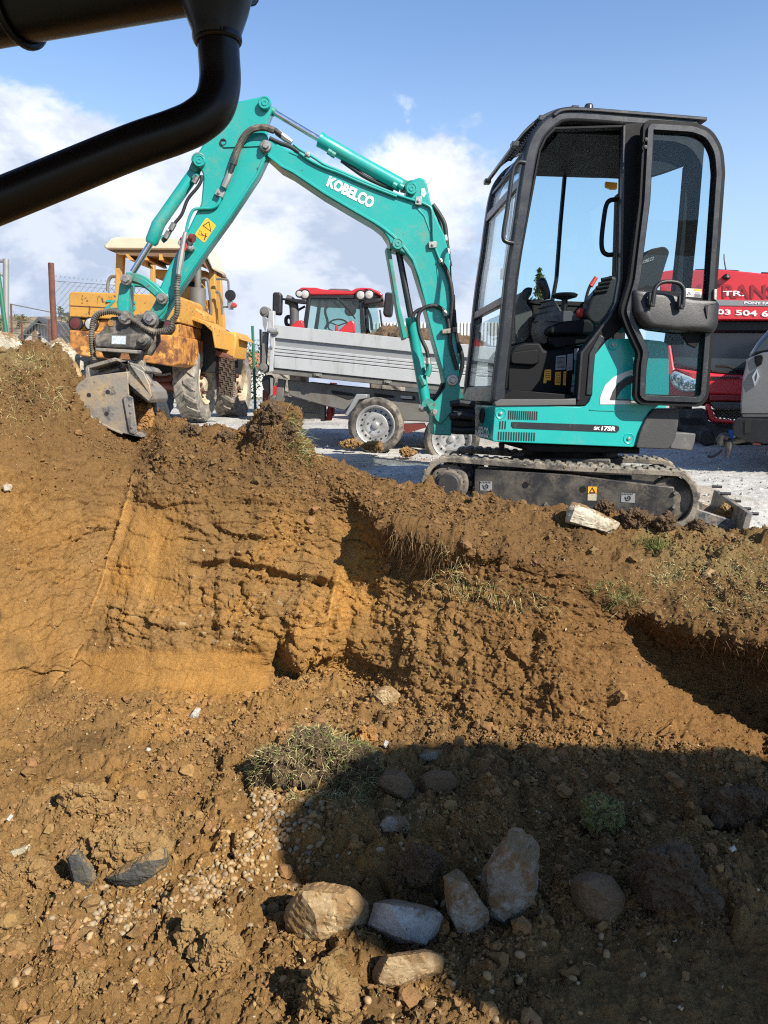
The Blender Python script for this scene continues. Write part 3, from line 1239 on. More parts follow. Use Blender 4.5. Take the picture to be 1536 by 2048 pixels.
# ------------------------------------------------------------------ distant land
paint('dry_hill', (.20, .145, .085), 1.0, dirt=(.10, .075, .045), damt=(.42, .62), dscale=.22, chip=(.26, .21, .12), chipamt=(.5, .6), chipscale=.9, bump=.6, bscale=1.5)
xs_ = np.linspace(-420, 420, 150)
ys_ = np.concatenate([np.linspace(60, 260, 60), np.linspace(270, 1500, 30)])
HY, HX = np.meshgrid(ys_, xs_, indexing='ij')
HZ = .6 + sstep(-8, -42, HX + (HY - 70) * .18) * sstep(62, 150, HY) * 15 + 2.0 * fbm(HX * .03, HY * .03, 4, seed=311) * sstep(64, 110, HY) + .5 * fbm(HX * .3, HY * .3, 3, seed=312) * sstep(64, 90, HY)
hi = np.arange(HY.size).reshape(HY.shape)
hq = np.stack([hi[:-1, :-1], hi[:-1, 1:], hi[1:, 1:], hi[1:, :-1]], -1).reshape(-1, 4)
tag(mesh_np('hill', np.stack([HX, HY, HZ], -1).reshape(-1, 3), hq, None, 'dry_hill'), kind='structure')
paint('far_field', (.14, .13, .07), 1.0, dirt=(.08, .07, .04), dscale=.05)
g_ = M()
g_.add([(-1800, -300, -2.6), (1800, -300, -2.6), (1800, 1800, -2.6), (-1800, 1800, -2.6)], [(0, 1, 2, 3)])
tag(g_.build('ground', 'far_field', smooth=0, base=(0, 0, -2.6)), kind='structure')
# ================================================================== the house the picture is taken from
paint('gutter_paint', (.0045, .004, .0045), .34, spec=.3, dirt=(.010, .009, .009), damt=(.5, .85), dscale=3, chip=(.22, .22, .22), chipamt=(.715, .735), chipscale=9, stretch=(1, 1, .4))
paint('shade_wood', (.10, .06, .035), .7, dirt=(.05, .03, .02), dscale=4, stretch=(8, 1, 1))
paint('shade_sheet', (.12, .05, .035), .6, dirt=(.07, .04, .03))


def build_gutter():
    pr = at_depth(497, 5, 1.55)
    pl_ = at_depth(0, 90, 1.724)
    t = (pl_ - pr)
    t.z = 0
    t.normalize()
    rad = .066
    a = Vector((pr.x, pr.y, pr.z + rad)) + t * .005
    b = a + t * 3.0
    g = thing('rain_gutter', (a.x, a.y, a.z - rad), 'dark half-round eaves gutter with a bent downpipe close overhead at the top left corner', 'gutter')
    side = Vector((-t.y, t.x, 0))
    m = M()

    def ring(o, r, s=1):
        return [o + side * (r * math.cos(q)) + Vector((0, 0, r * math.sin(q))) for q in [math.pi + math.pi * k / 14 for k in range(15)]]
    o1, o2 = ring(a, rad), ring(b, rad)
    i1, i2 = ring(a, rad - .003)[::-1], ring(b, rad - .003)[::-1]
    m.loft([o1 + i1, o2 + i2])
    # rolled front bead
    m.tube([a + side * rad, b + side * rad], .009, 10)
    m.tube([a - side * rad, b - side * rad], .006, 10)
    # end cap
    m.add(ring(a, rad), [tuple(range(15))])
    m.build('trough', 'gutter_paint', g)
    # bracket strap round the trough
    for px_, py_ in ((42, 82),):
        r = ray(px_, py_)
        # where the sight line passes the trough line
        best = min(np.linspace(.1, 2.0, 200), key=lambda s: (lambda q: (q[0] - px_) ** 2)(project(a + t * s)))
        o = a + t * best
        mm = M()
        rg = []
        for k in range(19):
            q = math.pi * .95 + math.pi * 1.1 * k / 18
            rg.append(o + side * ((rad + .006) * math.cos(q)) + Vector((0, 0, (rad + .006) * math.sin(q))))
        mm.tube(rg, .008, 8)
        mm.build('bracket', 'gutter_paint', g)
    # outlet funnel
    fo = at_depth(434, 80, 1.52)
    f = M()
    f.lathe(fo, (0, 0, 1), [(.043, -.004), (.0455, 0), (.0455, .012), (.060, .05), (.070, .085), (.075, .11), (.075, .15)], 32)
    f.build('outlet', 'gutter_paint', g)
    path = [at_depth(435, 60, 1.52), at_depth(438, 110, 1.52), at_depth(440, 165, 1.52), at_depth(428, 212, 1.51), at_depth(395, 243, 1.5), at_depth(350, 264, 1.49),
            at_depth(250, 300, 1.475), at_depth(0, 402, 1.45), at_depth(-300, 520, 1.4), at_depth(-600, 640, 1.35)]
    p = M()
    p.tube(smooth_path(path, 8), .0385, 28)
    p.build('downpipe', 'gutter_paint', g, smooth=60)
    # socket collar where the bend is pushed onto the straight pipe
    c = M()
    q0, q1 = at_depth(384, 250, 1.496), at_depth(366, 258, 1.492)
    c.build
    cc = M()
    s0, s1 = at_depth(435, 72, 1.52), at_depth(436, 84, 1.52)
    cc.lathe(s0, (s1 - s0), [(.044, 0), (.045, .002), (.045, (s1 - s0).length), (.042, (s1 - s0).length + .004)], 28)
    cc.build('collar', 'gutter_paint', g)
    return g


build_gutter()

# unseen boards added to shade the gutter, cut so their shadow stays out of view
ev = thing('gutter_shade', (-1.4, .4, .9 + CAMZ), 'unseen boards added over the gutter to shade it, outside the picture at the top left', 'roof')
for i in range(9):
    x1a = np.interp(1.62 - i * .29, [-1, .5, 1.0, 1.40, 1.62], [.80, .37, .13, -.02, -.33])
    x1b = np.interp(1.62 - (i + 1) * .29 + .01, [-1, .5, 1.0, 1.40, 1.62], [.80, .37, .13, -.02, -.33])
    y0, y1 = 1.62 - i * .29, 1.62 - (i + 1) * .29 + .01
    z = .9 + CAMZ
    m = M()
    vs = [(-3.2, y0, z), (x1a, y0, z), (x1b, y1, z), (-3.2, y1, z)]
    vs = [Vector(v) for v in vs]
    m.add(vs + [v + Vector((0, 0, .022)) for v in vs], [(0, 1, 2, 3), (7, 6, 5, 4), (0, 4, 5, 1), (1, 5, 6, 2), (2, 6, 7, 3), (3, 7, 4, 0)])
    m.build('board', 'shade_wood', ev, smooth=0)

# unseen slab added behind and to the right, outlined from the pit shadow
edge = [(1060, 2090), (1005, 2048), (961, 2025), (918, 1998), (880, 1976), (835, 1935), (724, 1897), (690, 1850), (640, 1800), (585, 1762), (573, 1715), (595, 1660), (630, 1620),
        (690, 1560), (760, 1525), (850, 1508), (1000, 1500), (1150, 1505), (1300, 1512), (1420, 1522), (1536, 1530)]
HZR = 2.1 + CAMZ


def up_sun(px, py):
    p = hit(px, py)[0] or at_height(px, py, FL)
    if p.z > FL + .03:
        p = at_height(px, py, FL + .02)
    return p + SUN * ((HZR - p.z) / SUN.z)


outl = [up_sun(x, y) for x, y in edge]
last = outl[-1]
first = outl[0]
outl += [Vector((last.x + 2.2, last.y - .05, HZR)), Vector((last.x + 2.2, first.y - .6, HZR)), Vector((first.x + .6, first.y - .6, HZR))]
m = M()
n_ = len(outl)
m.add(outl + [p + Vector((0, 0, .07)) for p in outl], [tuple(range(n_)), tuple(range(2 * n_ - 1, n_ - 1, -1))] + [(i, (i + 1) % n_, n_ + (i + 1) % n_, n_ + i) for i in range(n_)])
ov = thing('shade_slab', (last.x, last.y - .6, HZR), 'unseen slab added behind the camera, cut to the shadow outline, outside the picture, shading the pit', 'roof')
m.build('shade_deck', 'shade_sheet', ov, smooth=0)
pm = M()
for q in (Vector((last.x + 1.6, last.y - .4, 0)),):
    pm.box((q.x, q.y, (HZR + FL - .3) / 2), (.06, .06, (HZR - FL + .3) / 2))
pm.build('post', 'shade_wood', ov, smooth=0)  # support added under the unseen slab
# ================================================================== crumbs, clods, stones, pebbles, turf on the soil
def ico(sub):
    bm = bmesh.new()
    bmesh.ops.create_icosphere(bm, subdivisions=sub, radius=1)
    V = np.array([v.co[:] for v in bm.verts])
    T = np.array([[v.index for v in f.verts] for f in bm.faces])
    bm.free()
    return V, T


ICO1, ICO2, ICO3 = ico(1), ico(2), ico(3)


def blob(base, seed, rough=.35, flat=(1, 1, 1)):
    V, T = base
    r = np.random.default_rng(seed)
    o = r.uniform(-50, 50, 3)
    n = np.zeros(len(V))
    for k, (f, a) in enumerate(((1.1, 1.0), (2.3, .55), (4.7, .3))):
        n += a * (vnoise(V[:, 0] * f + o[0], V[:, 1] * f + o[1], seed + k) + vnoise(V[:, 2] * f + o[2], V[:, 0] * f - o[0], seed + k + 9)) / 2
    W = V * (1 + rough * n)[:, None] * np.array(flat)
    return W, T


def rand_rot(n, r):
    q = r.normal(size=(n, 4))
    q /= np.linalg.norm(q, axis=1, keepdims=True)
    w, x, y, z = q.T
    return np.stack([np.stack([1 - 2 * (y * y + z * z), 2 * (x * y - z * w), 2 * (x * z + y * w)], -1),
                     np.stack([2 * (x * y + z * w), 1 - 2 * (x * x + z * z), 2 * (y * z - x * w)], -1),
                     np.stack([2 * (x * z - y * w), 2 * (y * z + x * w), 1 - 2 * (x * x + y * y)], -1)], 1)


def scatter_mesh(name, pts, sizes, cols, shapes, mat, seed, label=None, aniso=.0, smooth=False):
    r = np.random.default_rng(seed)
    Vs, Ts, Cs = [], [], []
    off = 0
    which = r.integers(0, len(shapes), len(pts))
    rot = rand_rot(len(pts), r)
    for k, (V, T) in enumerate(shapes):
        sel = np.where(which == k)[0]
        if len(sel) == 0:
            continue
        W = np.einsum('nij,vj->nvi', rot[sel], V) * sizes[sel][:, None, None]
        if aniso:
            W[..., 2] *= 1 - aniso
        W += pts[sel][:, None, :]
        Vs.append(W.reshape(-1, 3))
        Ts.append((T[None] + (np.arange(len(sel)) * len(V))[:, None, None] + off).reshape(-1, 3))
        Cs.append(np.repeat(cols[sel], len(V), 0))
        off += len(sel) * len(V)
    ob = mesh_np(name, np.concatenate(Vs), None, np.concatenate(Ts), mat, np.concatenate(Cs), smooth=smooth)
    return tag(ob, kind='stuff', label=label)


vis = (PX > -90) & (PX < 1630) & (PY > 690) & (PY < 2150) & (VP > 1.3) & (VP < 10.6)
area = np.zeros_like(PX)
area[:-1, :-1] = np.linalg.norm(np.cross(P[1:, :-1] - P[:-1, :-1], P[:-1, 1:] - P[:-1, :-1]), axis=-1)


def pick(weight, n, seed):
    r = np.random.default_rng(seed)
    w = (weight * area * vis).ravel()
    c = np.cumsum(w)
    return np.searchsorted(c, r.random(n) * c[-1])


patch_c = sstep(-.25, .35, F3(2.6, 2.6, 4, .6, 501))
S_flat, N_flat, C_flat = SOIL.reshape(-1, 3), NRM.reshape(-1, 3), colr.reshape(-1, 3)
def shard(seed, n=11):
    r = np.random.default_rng(seed)
    q = r.normal(size=(n, 3))
    q /= np.linalg.norm(q, axis=1, keepdims=True)
    q *= r.uniform(.7, 1.25, (n, 1)) * np.array([1, .85, .7])
    bm = bmesh.new()
    vs = [bm.verts.new(p) for p in q]
    h = bmesh.ops.convex_hull(bm, input=vs)
    bmesh.ops.delete(bm, geom=[v for v in bm.verts if not v.link_faces], context='VERTS')
    bmesh.ops.triangulate(bm, faces=bm.faces[:])
    bm.verts.index_update()
    V = np.array([v.co[:] for v in bm.verts])
    T_ = np.array([[v.index for v in f.verts] for f in bm.faces])
    bm.free()
    return V, T_


crumb_shapes = [shard(600 + k) for k in range(12)]
attr_mat('crumb_soil', 1.0, 90, .8, 260, .008, .26, .08)


def crumbs(name, weight, n, smin, smax, power, seed, shapes, sink=.25):
    idx = pick(weight, n, seed)
    r = np.random.default_rng(seed + 1)
    s = smin + (smax - smin) * r.random(n) ** power
    pos = S_flat[idx] + N_flat[idx] * (s * (.5 - sink))[:, None] + r.normal(size=(n, 3)) * .002
    col = C_flat[idx]
    col = (col + .25 * (col.mean(1, keepdims=True) * np.array([1.5, .95, .5]) - col)) * r.uniform(.82, 1.2, (n, 1)) * (1 + r.normal(size=(n, 3)) * .03)
    return scatter_mesh(name, pos, s, np.clip(col, .01, .8), shapes, 'crumb_soil', seed + 2, aniso=.15)


lw = np.clip(loose, 0, 1) ** 1.5 * (.12 + patch_c) * (1 - .8 * smoothz) * (1 - .75 * mud)
toe = np.exp(-((VP - 4.95) / .35) ** 2)
lw2 = lw * (floor_w * 1.0 + crest_w * .9 + wall_w * .45 + toe * 1.6 + np.exp(-((VP - 8.6) / .55) ** 2) * 1.2)
crumbs('soil_crumbs', lw2, 70000, .0022, .010, 2.6, 701, crumb_shapes)
clod2 = [blob(ICO2, 620 + k, 1.5, (1, .9, .75)) for k in range(5)] + [shard(640 + k, 15) for k in range(5)]
crumbs('soil_crumbs', lw2 * (.3 + floor_w + 6 * crest_w / 10), 3000, .007, .020, 3.2, 711, clod2, .3)

# ---- materials for the stones
def stone_mat(name, col, alt, soil=(.20, .125, .06), cover=(.46, .62), scale=9, bump=.5):
    m, N, L, b = new_mat(name)
    tc = N.new('ShaderNodeTexCoord')
    v = tc.outputs['Object']
    n1 = noise_n(N, L, v, scale, 9, .65, .4)
    c = mixc(N, L, ramp_n(N, L, n1, .36, .64), col, alt)
    n2 = noise_n(N, L, v, scale * 1.3, 10, .7, .2)
    c = mixc(N, L, ramp_n(N, L, n2, *cover), c, soil)
    ge = N.new('ShaderNodeNewGeometry')
    sx = N.new('ShaderNodeSeparateXYZ')
    L.new(ge.outputs['Normal'], sx.inputs[0])
    ad = N.new('ShaderNodeMath')
    ad.operation = 'MULTIPLY_ADD'
    L.new(n2, ad.inputs[0])
    ad.inputs[1].default_value = 1.6
    L.new(sx.outputs[2], ad.inputs[2])
    fu = ramp_n(N, L, ad.outputs[0], 1.30, 1.62)
    c = mixc(N, L, fu, c, soil)
    n5 = noise_n(N, L, v, scale * 4, 8, .75, 1.0)
    c = mixc(N, L, ramp_n(N, L, n5, .60, .66), c, tuple(q * .45 for q in alt))
    n3 = noise_n(N, L, v, scale * 14, 6, .7)
    f = N.new('ShaderNodeMapRange')
    f.inputs[3].default_value = .72
    f.inputs[4].default_value = 1.28
    L.new(n3, f.inputs[0])
    cb = N.new('ShaderNodeCombineColor')
    for i in range(3):
        L.new(f.outputs[0], cb.inputs[i])
    c = mixc(N, L, 1.0, c, cb.outputs[0], 'MULTIPLY')
    L.new(c, b.inputs['Base Color'])
    b.inputs['Roughness'].default_value = .85
    set_in(b, 'Specular IOR Level', .25)
    bp = N.new('ShaderNodeBump')
    bp.inputs['Strength'].default_value = bump
    bp.inputs['Distance'].default_value = .012
    L.new(noise_n(N, L, v, scale * 7, 12, .78), bp.inputs['Height'])
    L.new(bp.outputs[0], b.inputs['Normal'])
    MATS[name] = m


stone_mat('stone_pale', (.50, .46, .36), (.34, .30, .22), cover=(.52, .68))
stone_mat('stone_tan', (.42, .31, .17), (.28, .20, .11), soil=(.25, .155, .068), cover=(.42, .54))
stone_mat('stone_blue', (.40, .385, .36), (.24, .23, .215), soil=(.16, .12, .08), cover=(.66, .8))
stone_mat('stone_grey', (.30, .275, .23), (.17, .145, .11), soil=(.17, .11, .055), cover=(.43, .56))
stone_mat('stone_brown', (.17, .115, .065), (.11, .075, .045), soil=(.14, .09, .05), cover=(.4, .6))
stone_mat('stone_slate', (.050, .052, .052), (.105, .095, .07), soil=(.26, .165, .07), cover=(.50, .60))
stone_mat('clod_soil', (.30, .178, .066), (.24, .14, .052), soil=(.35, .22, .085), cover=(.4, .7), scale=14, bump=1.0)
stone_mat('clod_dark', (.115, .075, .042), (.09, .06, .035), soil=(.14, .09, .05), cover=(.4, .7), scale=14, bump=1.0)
stone_mat('clod_orange', (.40, .20, .06), (.30, .16, .06), soil=(.25, .15, .07), cover=(.5, .7), scale=14, bump=1.0)
stone_mat('chip_cream', (.50, .45, .32), (.4, .35, .24), soil=(.3, .22, .12), cover=(.6, .75), scale=30)
stone_mat('chip_white', (.55, .54, .50), (.42, .40, .35), soil=(.35, .27, .18), cover=(.6, .75), scale=30)
stone_mat('moss', (.22, .23, .07), (.26, .25, .09), soil=(.08, .075, .03), cover=(.5, .75), scale=40, bump=1.0)


ROCKS = []
CLODS = []


def rock(name, outline, mat, label, cat, seed, thick=.6, ledge=.75, crumb=.0, sub=3, group=None, lift=0.0, detail=1.0, cuts=None, base_px=None, fr=None):
    """a broken stone: a hull round the given outline with its own thickness, standing on the soil"""
    r = np.random.default_rng(seed)
    xs, ys = [p[0] for p in outline], [p[1] for p in outline]
    cx, cy = sum(xs) / len(xs), sum(ys) / len(ys)
    if fr is None:
        bx, by = base_px or (cx, max(ys) - .12 * (max(ys) - min(ys)))
        loc, nor = hit(bx, by)
        if loc is None:
            return None
        Y = loc.y
        F = Frame(cx, cy, Y)
    else:
        F = fr
    mpp = F.mpp(cx, cy)
    wpx, hpx = max(xs) - min(xs), max(ys) - min(ys)
    T = min(wpx, hpx) * mpp * thick
    F = Frame(cx, cy, F.O.y + T * .35 - lift)
    pts = []
    for x, y in outline:
        pts.append(F.p(x, y, r.uniform(-.10, .10) * T))
    for x, y in outline:
        k = ledge * r.uniform(.78, 1.08)
        pts.append(F.p(cx + (x - cx) * k, cy + (y - cy) * k, -T * r.uniform(.35, .55)))
        k = ledge * r.uniform(.8, 1.1)
        pts.append(F.p(cx + (x - cx) * k, cy + (y - cy) * k, T * r.uniform(.35, .6)))
    bm = bmesh.new()
    vs = [bm.verts.new(p) for p in pts]
    res = bmesh.ops.convex_hull(bm, input=vs)
    junk = [g for g in res['geom_interior'] + res['geom_unused'] if isinstance(g, bmesh.types.BMVert)]
    bmesh.ops.delete(bm, geom=list(set(junk)), context='VERTS')
    size = min(wpx, hpx) * mpp
    if crumb <= 0:
        cen = sum((v.co for v in bm.verts), Vector()) / len(bm.verts)
        for k in range(8):
            nn = Vector(r.normal(size=3)).normalized()
            sup = max((v.co - cen).dot(nn) for v in bm.verts)
            bmesh.ops.bisect_plane(bm, geom=bm.verts[:] + bm.edges[:] + bm.faces[:], plane_co=cen + nn * sup * r.uniform(.76, .93), plane_no=nn, clear_outer=True)
        bmesh.ops.delete(bm, geom=bm.faces[:], context='FACES_ONLY')
        co_ = [v.co.copy() for v in bm.verts]
        bm.free()
        bm = bmesh.new()
        bmesh.ops.convex_hull(bm, input=[bm.verts.new(p) for p in co_])
        bmesh.ops.delete(bm, geom=[v for v in bm.verts if not v.link_faces], context='VERTS')
        bmesh.ops.dissolve_limit(bm, angle_limit=.06, verts=bm.verts[:], edges=bm.edges[:])
    want = 3600 if crumb <= 0 else 9000
    if size < .03:
        want = 250
    bmesh.ops.triangulate(bm, faces=bm.faces[:])
    while len(bm.faces) < want:
        med = sorted(e.calc_length() for e in bm.edges)[int(len(bm.edges) * .35)]
        bmesh.ops.subdivide_edges(bm, edges=[e for e in bm.edges if e.calc_length() >= med], cuts=1)
        bmesh.ops.triangulate(bm, faces=bm.faces[:])
    if crumb > 0:
        for _ in range(5):
            bmesh.ops.smooth_vert(bm, verts=bm.verts[:], factor=.5, use_axis_x=True, use_axis_y=True, use_axis_z=True)
    bm.normal_update()
    V = np.array([v.co[:] for v in bm.verts])
    Nn = np.array([v.normal[:] for v in bm.verts])

    def n3(sc, sd):
        return vn3(V[:, 0] * sc + seed, V[:, 1] * sc, V[:, 2] * sc - seed, sd)
    f = 3.0 / size
    if crumb > 0:
        D = size * .10 * n3(f, seed) + size * .07 * n3(f * 2.2, seed + 1) + .010 * n3(50, seed + 2) + .007 * n3(110, seed + 3) + .004 * n3(230, seed + 4)
        wv = V + .012 * np.stack([n3(45, seed + 4), n3(45, seed + 5), n3(45, seed + 6)], -1)
        for sc, am in ((34, crumb * .7), (70, crumb * .7), (140, crumb * .45)):
            f1, f2, cid = W3(wv[:, 0] * sc, wv[:, 1] * sc, wv[:, 2] * sc, seed + sc)
            D += am * (np.clip(1 - f1 / .75, 0, 1) * sstep(0, .15, f2 - f1) * (cid > .3) - .12)
    else:
        # broken faces: stepped ridges and chips besides the grain
        st = np.abs(n3(f * 1.3, seed + 8))
        lay = V[:, 2] * 5 / size + V[:, 0] * 2 / size + 1.5 * n3(f * .8, seed + 7)
        lay = lay - np.floor(lay)
        D = detail * size * (-.022 * (1 - sstep(0, .05, st)) + .012 * lay * (n3(f, seed + 9) > .0) + .012 * n3(f * 3.2, seed + 10) + .010 * n3(f * 7, seed + 11) + .007 * n3(f * 15, seed + 12))
    V = V + Nn * D[:, None]
    for v, c in zip(bm.verts, V):
        v.co = c
    ROCKS.append((V.min(0), V.max(0)))
    if crumb > 0:
        CLODS.append((V, mat))
    base = Vector((V[:, 0].mean(), V[:, 1].mean(), V[:, 2].min()))
    for v in bm.verts:
        v.co -= base
    me = bpy.data.meshes.new(name)
    bm.to_mesh(me)
    bm.free()
    me.polygons.foreach_set('use_smooth', [crumb <= 0] * len(me.polygons))
    if crumb <= 0:
        me.set_sharp_from_angle(angle=math.radians(22))
    return tag(link(name, me, mat, None, base), label, cat, group)


FA = None
rock('stone', [(1126, 1008), (1140, 1002), (1165, 1008), (1200, 1026), (1241, 1046), (1238, 1062), (1222, 1072), (1180, 1060), (1128, 1044)], 'stone_pale',
     'long pale limestone block lying against the near track on the pit edge', 'stone', 1, thick=.8)
rock('stone', [(-40, 690), (-10, 660), (25, 668), (60, 690), (78, 712), (60, 742), (10, 750), (-40, 745)], 'stone_pale', 'large pale greenish boulder on the left mound at the edge of the photo', 'stone', 2, fr=Frame(20, 720, 4.5), sub=4)
rock('stone', [(52, 684), (66, 678), (84, 690), (88, 702), (70, 706), (54, 700)], 'stone_grey', 'small grey stone between the two big pale boulders on the left mound', 'stone', 3, fr=Frame(70, 700, 4.9))
rock('stone', [(86, 700), (100, 682), (122, 676), (150, 700), (168, 724), (170, 742), (140, 756), (120, 748), (96, 726)], 'stone_pale', 'large pale boulder on the left mound right beside the yellow loader', 'stone', 4, fr=Frame(125, 720, 4.75), sub=4)
rock('stone', [(112, 726), (150, 720), (168, 748), (160, 782), (130, 792), (112, 768)], 'stone_tan', 'brown soil-caked stone under the pale boulder at the top of the left mound', 'stone', 5, fr=Frame(140, 760, 4.6))
rock('stone', [(300, 790), (318, 784), (336, 808), (340, 836), (318, 846), (300, 836)], 'stone_pale', 'pale stone standing just behind the excavator bucket', 'stone', 6, fr=Frame(320, 815, 6.2))
rock('stone', [(128, 1702), (150, 1690), (186, 1730), (196, 1762), (176, 1784), (150, 1780), (142, 1752)], 'stone_slate', 'upright blue-grey slate fragment in the hollow at lower left', 'stone', 7, thick=.5, lift=.02)
rock('stone', [(206, 1758), (250, 1728), (320, 1694), (352, 1688), (346, 1716), (318, 1752), (262, 1778), (216, 1768)], 'stone_slate', 'flat dark slate slab with ochre soil on its top at lower left', 'stone', 8, thick=.6, lift=.035)
rock('soil_clod', [(150, 1690), (200, 1660), (270, 1655), (330, 1672), (340, 1700), (290, 1735), (220, 1765), (180, 1745)], 'clod_soil', 'ochre soil mass resting on the dark slate slab', 'soil clod', 9, crumb=.010, thick=.8)
rock('stone', [(568, 1810), (590, 1776), (640, 1764), (700, 1772), (738, 1805), (738, 1850), (700, 1888), (640, 1902), (590, 1888), (570, 1850)], 'stone_tan', 'big tan angular rock half in the shadow, left of the blue-grey rock', 'stone', 10, thick=.85, sub=4)
rock('stone', [(735, 1850), (752, 1792), (800, 1800), (870, 1815), (892, 1835), (886, 1870), (862, 1902), (800, 1896), (740, 1862)], 'stone_blue', 'blue-grey angular rock with clean faces among the pit rocks', 'stone', 11, thick=.8, detail=.5)
rock('stone', [(742, 1965), (745, 1930), (770, 1908), (850, 1898), (890, 1905), (888, 1945), (840, 1958), (790, 1978), (748, 1982)], 'stone_tan', 'tan rock lying in front of the blue-grey rock', 'stone', 12, thick=.8)
rock('stone', [(880, 1702), (900, 1705), (920, 1760), (975, 1812), (980, 1838), (962, 1852), (958, 1888), (930, 1890), (898, 1860), (900, 1790)], 'stone_grey', 'twisted brown rock shard between the blue-grey rock and the upright grey boulder', 'stone', 13, thick=.7)
rock('stone', [(958, 1720), (985, 1672), (1030, 1652), (1066, 1664), (1086, 1700), (1084, 1790), (1060, 1826), (1000, 1870), (975, 1880), (962, 1820)], 'stone_grey', 'tallest upright grey boulder with a pale right face in the shaded pit', 'stone', 14, thick=.8, sub=4)
rock('stone', [(1140, 1752), (1162, 1738), (1222, 1752), (1250, 1790), (1246, 1840), (1205, 1862), (1165, 1848), (1142, 1806)], 'stone_brown', 'brown earthy block in the shade right of the upright boulder', 'stone', 15, thick=.9)
moss = rock('mossy_stone', [(1162, 1630), (1172, 1600), (1200, 1590), (1232, 1608), (1250, 1645), (1246, 1672), (1215, 1682), (1180, 1672), (1164, 1660)], 'moss', 'round stone covered in green moss in the shaded part of the pit', 'stone', 16, crumb=.005, thick=.9)
rock('stone', [(750, 1540), (790, 1528), (822, 1560), (832, 1590), (815, 1608), (785, 1596), (756, 1570)], 'stone_brown', 'dark brown rock just right of the grass clod at the shadow edge', 'stone', 17)
rock('stone', [(828, 1560), (862, 1538), (900, 1542), (920, 1568), (895, 1596), (850, 1592)], 'stone_brown', 'flat dark rock in the shadow below the foot of the pit wall', 'stone', 18)
rock('stone', [(756, 1650), (775, 1628), (810, 1632), (820, 1650), (800, 1668), (765, 1668)], 'stone_grey', 'flat grey chip with a pale edge lying in the shaded gravel', 'stone', 19)
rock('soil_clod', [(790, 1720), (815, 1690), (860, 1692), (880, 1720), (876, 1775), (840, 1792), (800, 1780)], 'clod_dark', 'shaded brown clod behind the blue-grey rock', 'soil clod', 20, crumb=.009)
rock('soil_clod', [(112, 1600), (140, 1572), (185, 1570), (216, 1590), (218, 1618), (180, 1632), (125, 1628)], 'clod_soil', 'flat-topped sunlit clod on the left of the pit floor', 'soil clod', 21, crumb=.006, thick=.9)
rock('soil_clod', [(33, 1740), (50, 1716), (82, 1722), (96, 1755), (88, 1782), (52, 1784)], 'clod_soil', 'rounded clod left of the slate fragments', 'soil clod', 22, crumb=.007)
rock('soil_clod', [(-10, 1745), (10, 1728), (32, 1740), (34, 1772), (10, 1788), (-10, 1780)], 'clod_soil', 'small clod at the left edge of the photo beside the rounded clod', 'soil clod', 23, crumb=.007)
rock('soil_clod', [(338, 1880), (370, 1832), (415, 1810), (440, 1850), (438, 1890), (385, 1915), (345, 1910)], 'clod_soil', 'big crumbly clod in the middle of the lower left floor', 'soil clod', 24, crumb=.010, thick=.9)
rock('soil_clod', [(388, 1900), (430, 1872), (478, 1882), (484, 1905), (462, 1940), (400, 1950)], 'clod_soil', 'clod lying against the big crumbly clod at lower left', 'soil clod', 25, crumb=.008, thick=.9)
rock('soil_clod', [(592, 2010), (620, 1950), (660, 1932), (700, 1965), (714, 2005), (690, 2040), (640, 2056), (600, 2040)], 'clod_soil', 'large round clod at the bottom edge below the tan rock', 'soil clod', 26, crumb=.011, thick=.9)
rock('soil_clod', [(136, 1965), (152, 1938), (184, 1945), (192, 1975), (170, 1998), (142, 1992)], 'clod_soil', 'small clod near the bottom left corner', 'soil clod', 27, crumb=.007)
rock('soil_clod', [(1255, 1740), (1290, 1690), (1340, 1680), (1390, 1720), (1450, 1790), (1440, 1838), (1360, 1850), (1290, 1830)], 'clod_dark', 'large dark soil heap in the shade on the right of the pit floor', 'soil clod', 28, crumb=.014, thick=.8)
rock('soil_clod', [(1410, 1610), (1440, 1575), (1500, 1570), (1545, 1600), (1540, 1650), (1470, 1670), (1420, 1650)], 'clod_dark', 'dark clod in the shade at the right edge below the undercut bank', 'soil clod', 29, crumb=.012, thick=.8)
rock('soil_clod', [(738, 1395), (752, 1374), (780, 1370), (802, 1388), (796, 1410), (762, 1418)], 'stone_tan', 'pale ochre lump at the foot of the wall in the middle', 'soil clod', 30)
rock('soil_clod', [(705, 1478), (716, 1452), (745, 1450), (758, 1470), (745, 1490), (715, 1490)], 'clod_orange', 'bright orange clay clod behind the grass clod', 'soil clod', 31, crumb=.006)
rock('stone', [(832, 1512), (850, 1498), (885, 1500), (905, 1516), (890, 1526), (845, 1526)], 'stone_grey', 'low pale stone half buried at the edge of the shadow', 'stone', 32)
rock('wood_chip', [(14, 1702), (60, 1688), (67, 1700), (24, 1718)], 'chip_cream', 'cream flat chip lying at the left edge of the pit floor', 'debris', 33, thick=.5)
rock('stone', [(378, 1432), (392, 1414), (402, 1416), (396, 1436), (384, 1442)], 'chip_white', 'white stone splinter below the scraped ochre face', 'stone', 34)
rock('stone', [(290, 1500), (296, 1494), (303, 1498), (301, 1507), (293, 1508)], 'chip_white', 'small white chip on the sunlit soil in the upper floor', 'stone', 35)
rock('stone', [(764, 1490), (770, 1480), (782, 1484), (780, 1496), (768, 1498)], 'chip_white', 'small white chip right of the grass clod', 'stone', 36)
rock('stone', [(10, 1640), (22, 1626), (27, 1632), (18, 1646)], 'chip_white', 'white splinter near the left edge above the cream chip', 'stone', 37)
rock('stone', [(2, 972), (14, 964), (26, 970), (24, 982), (8, 984)], 'stone_pale', 'small pale stone stuck in the left wall of the pit', 'stone', 38, lift=.02)
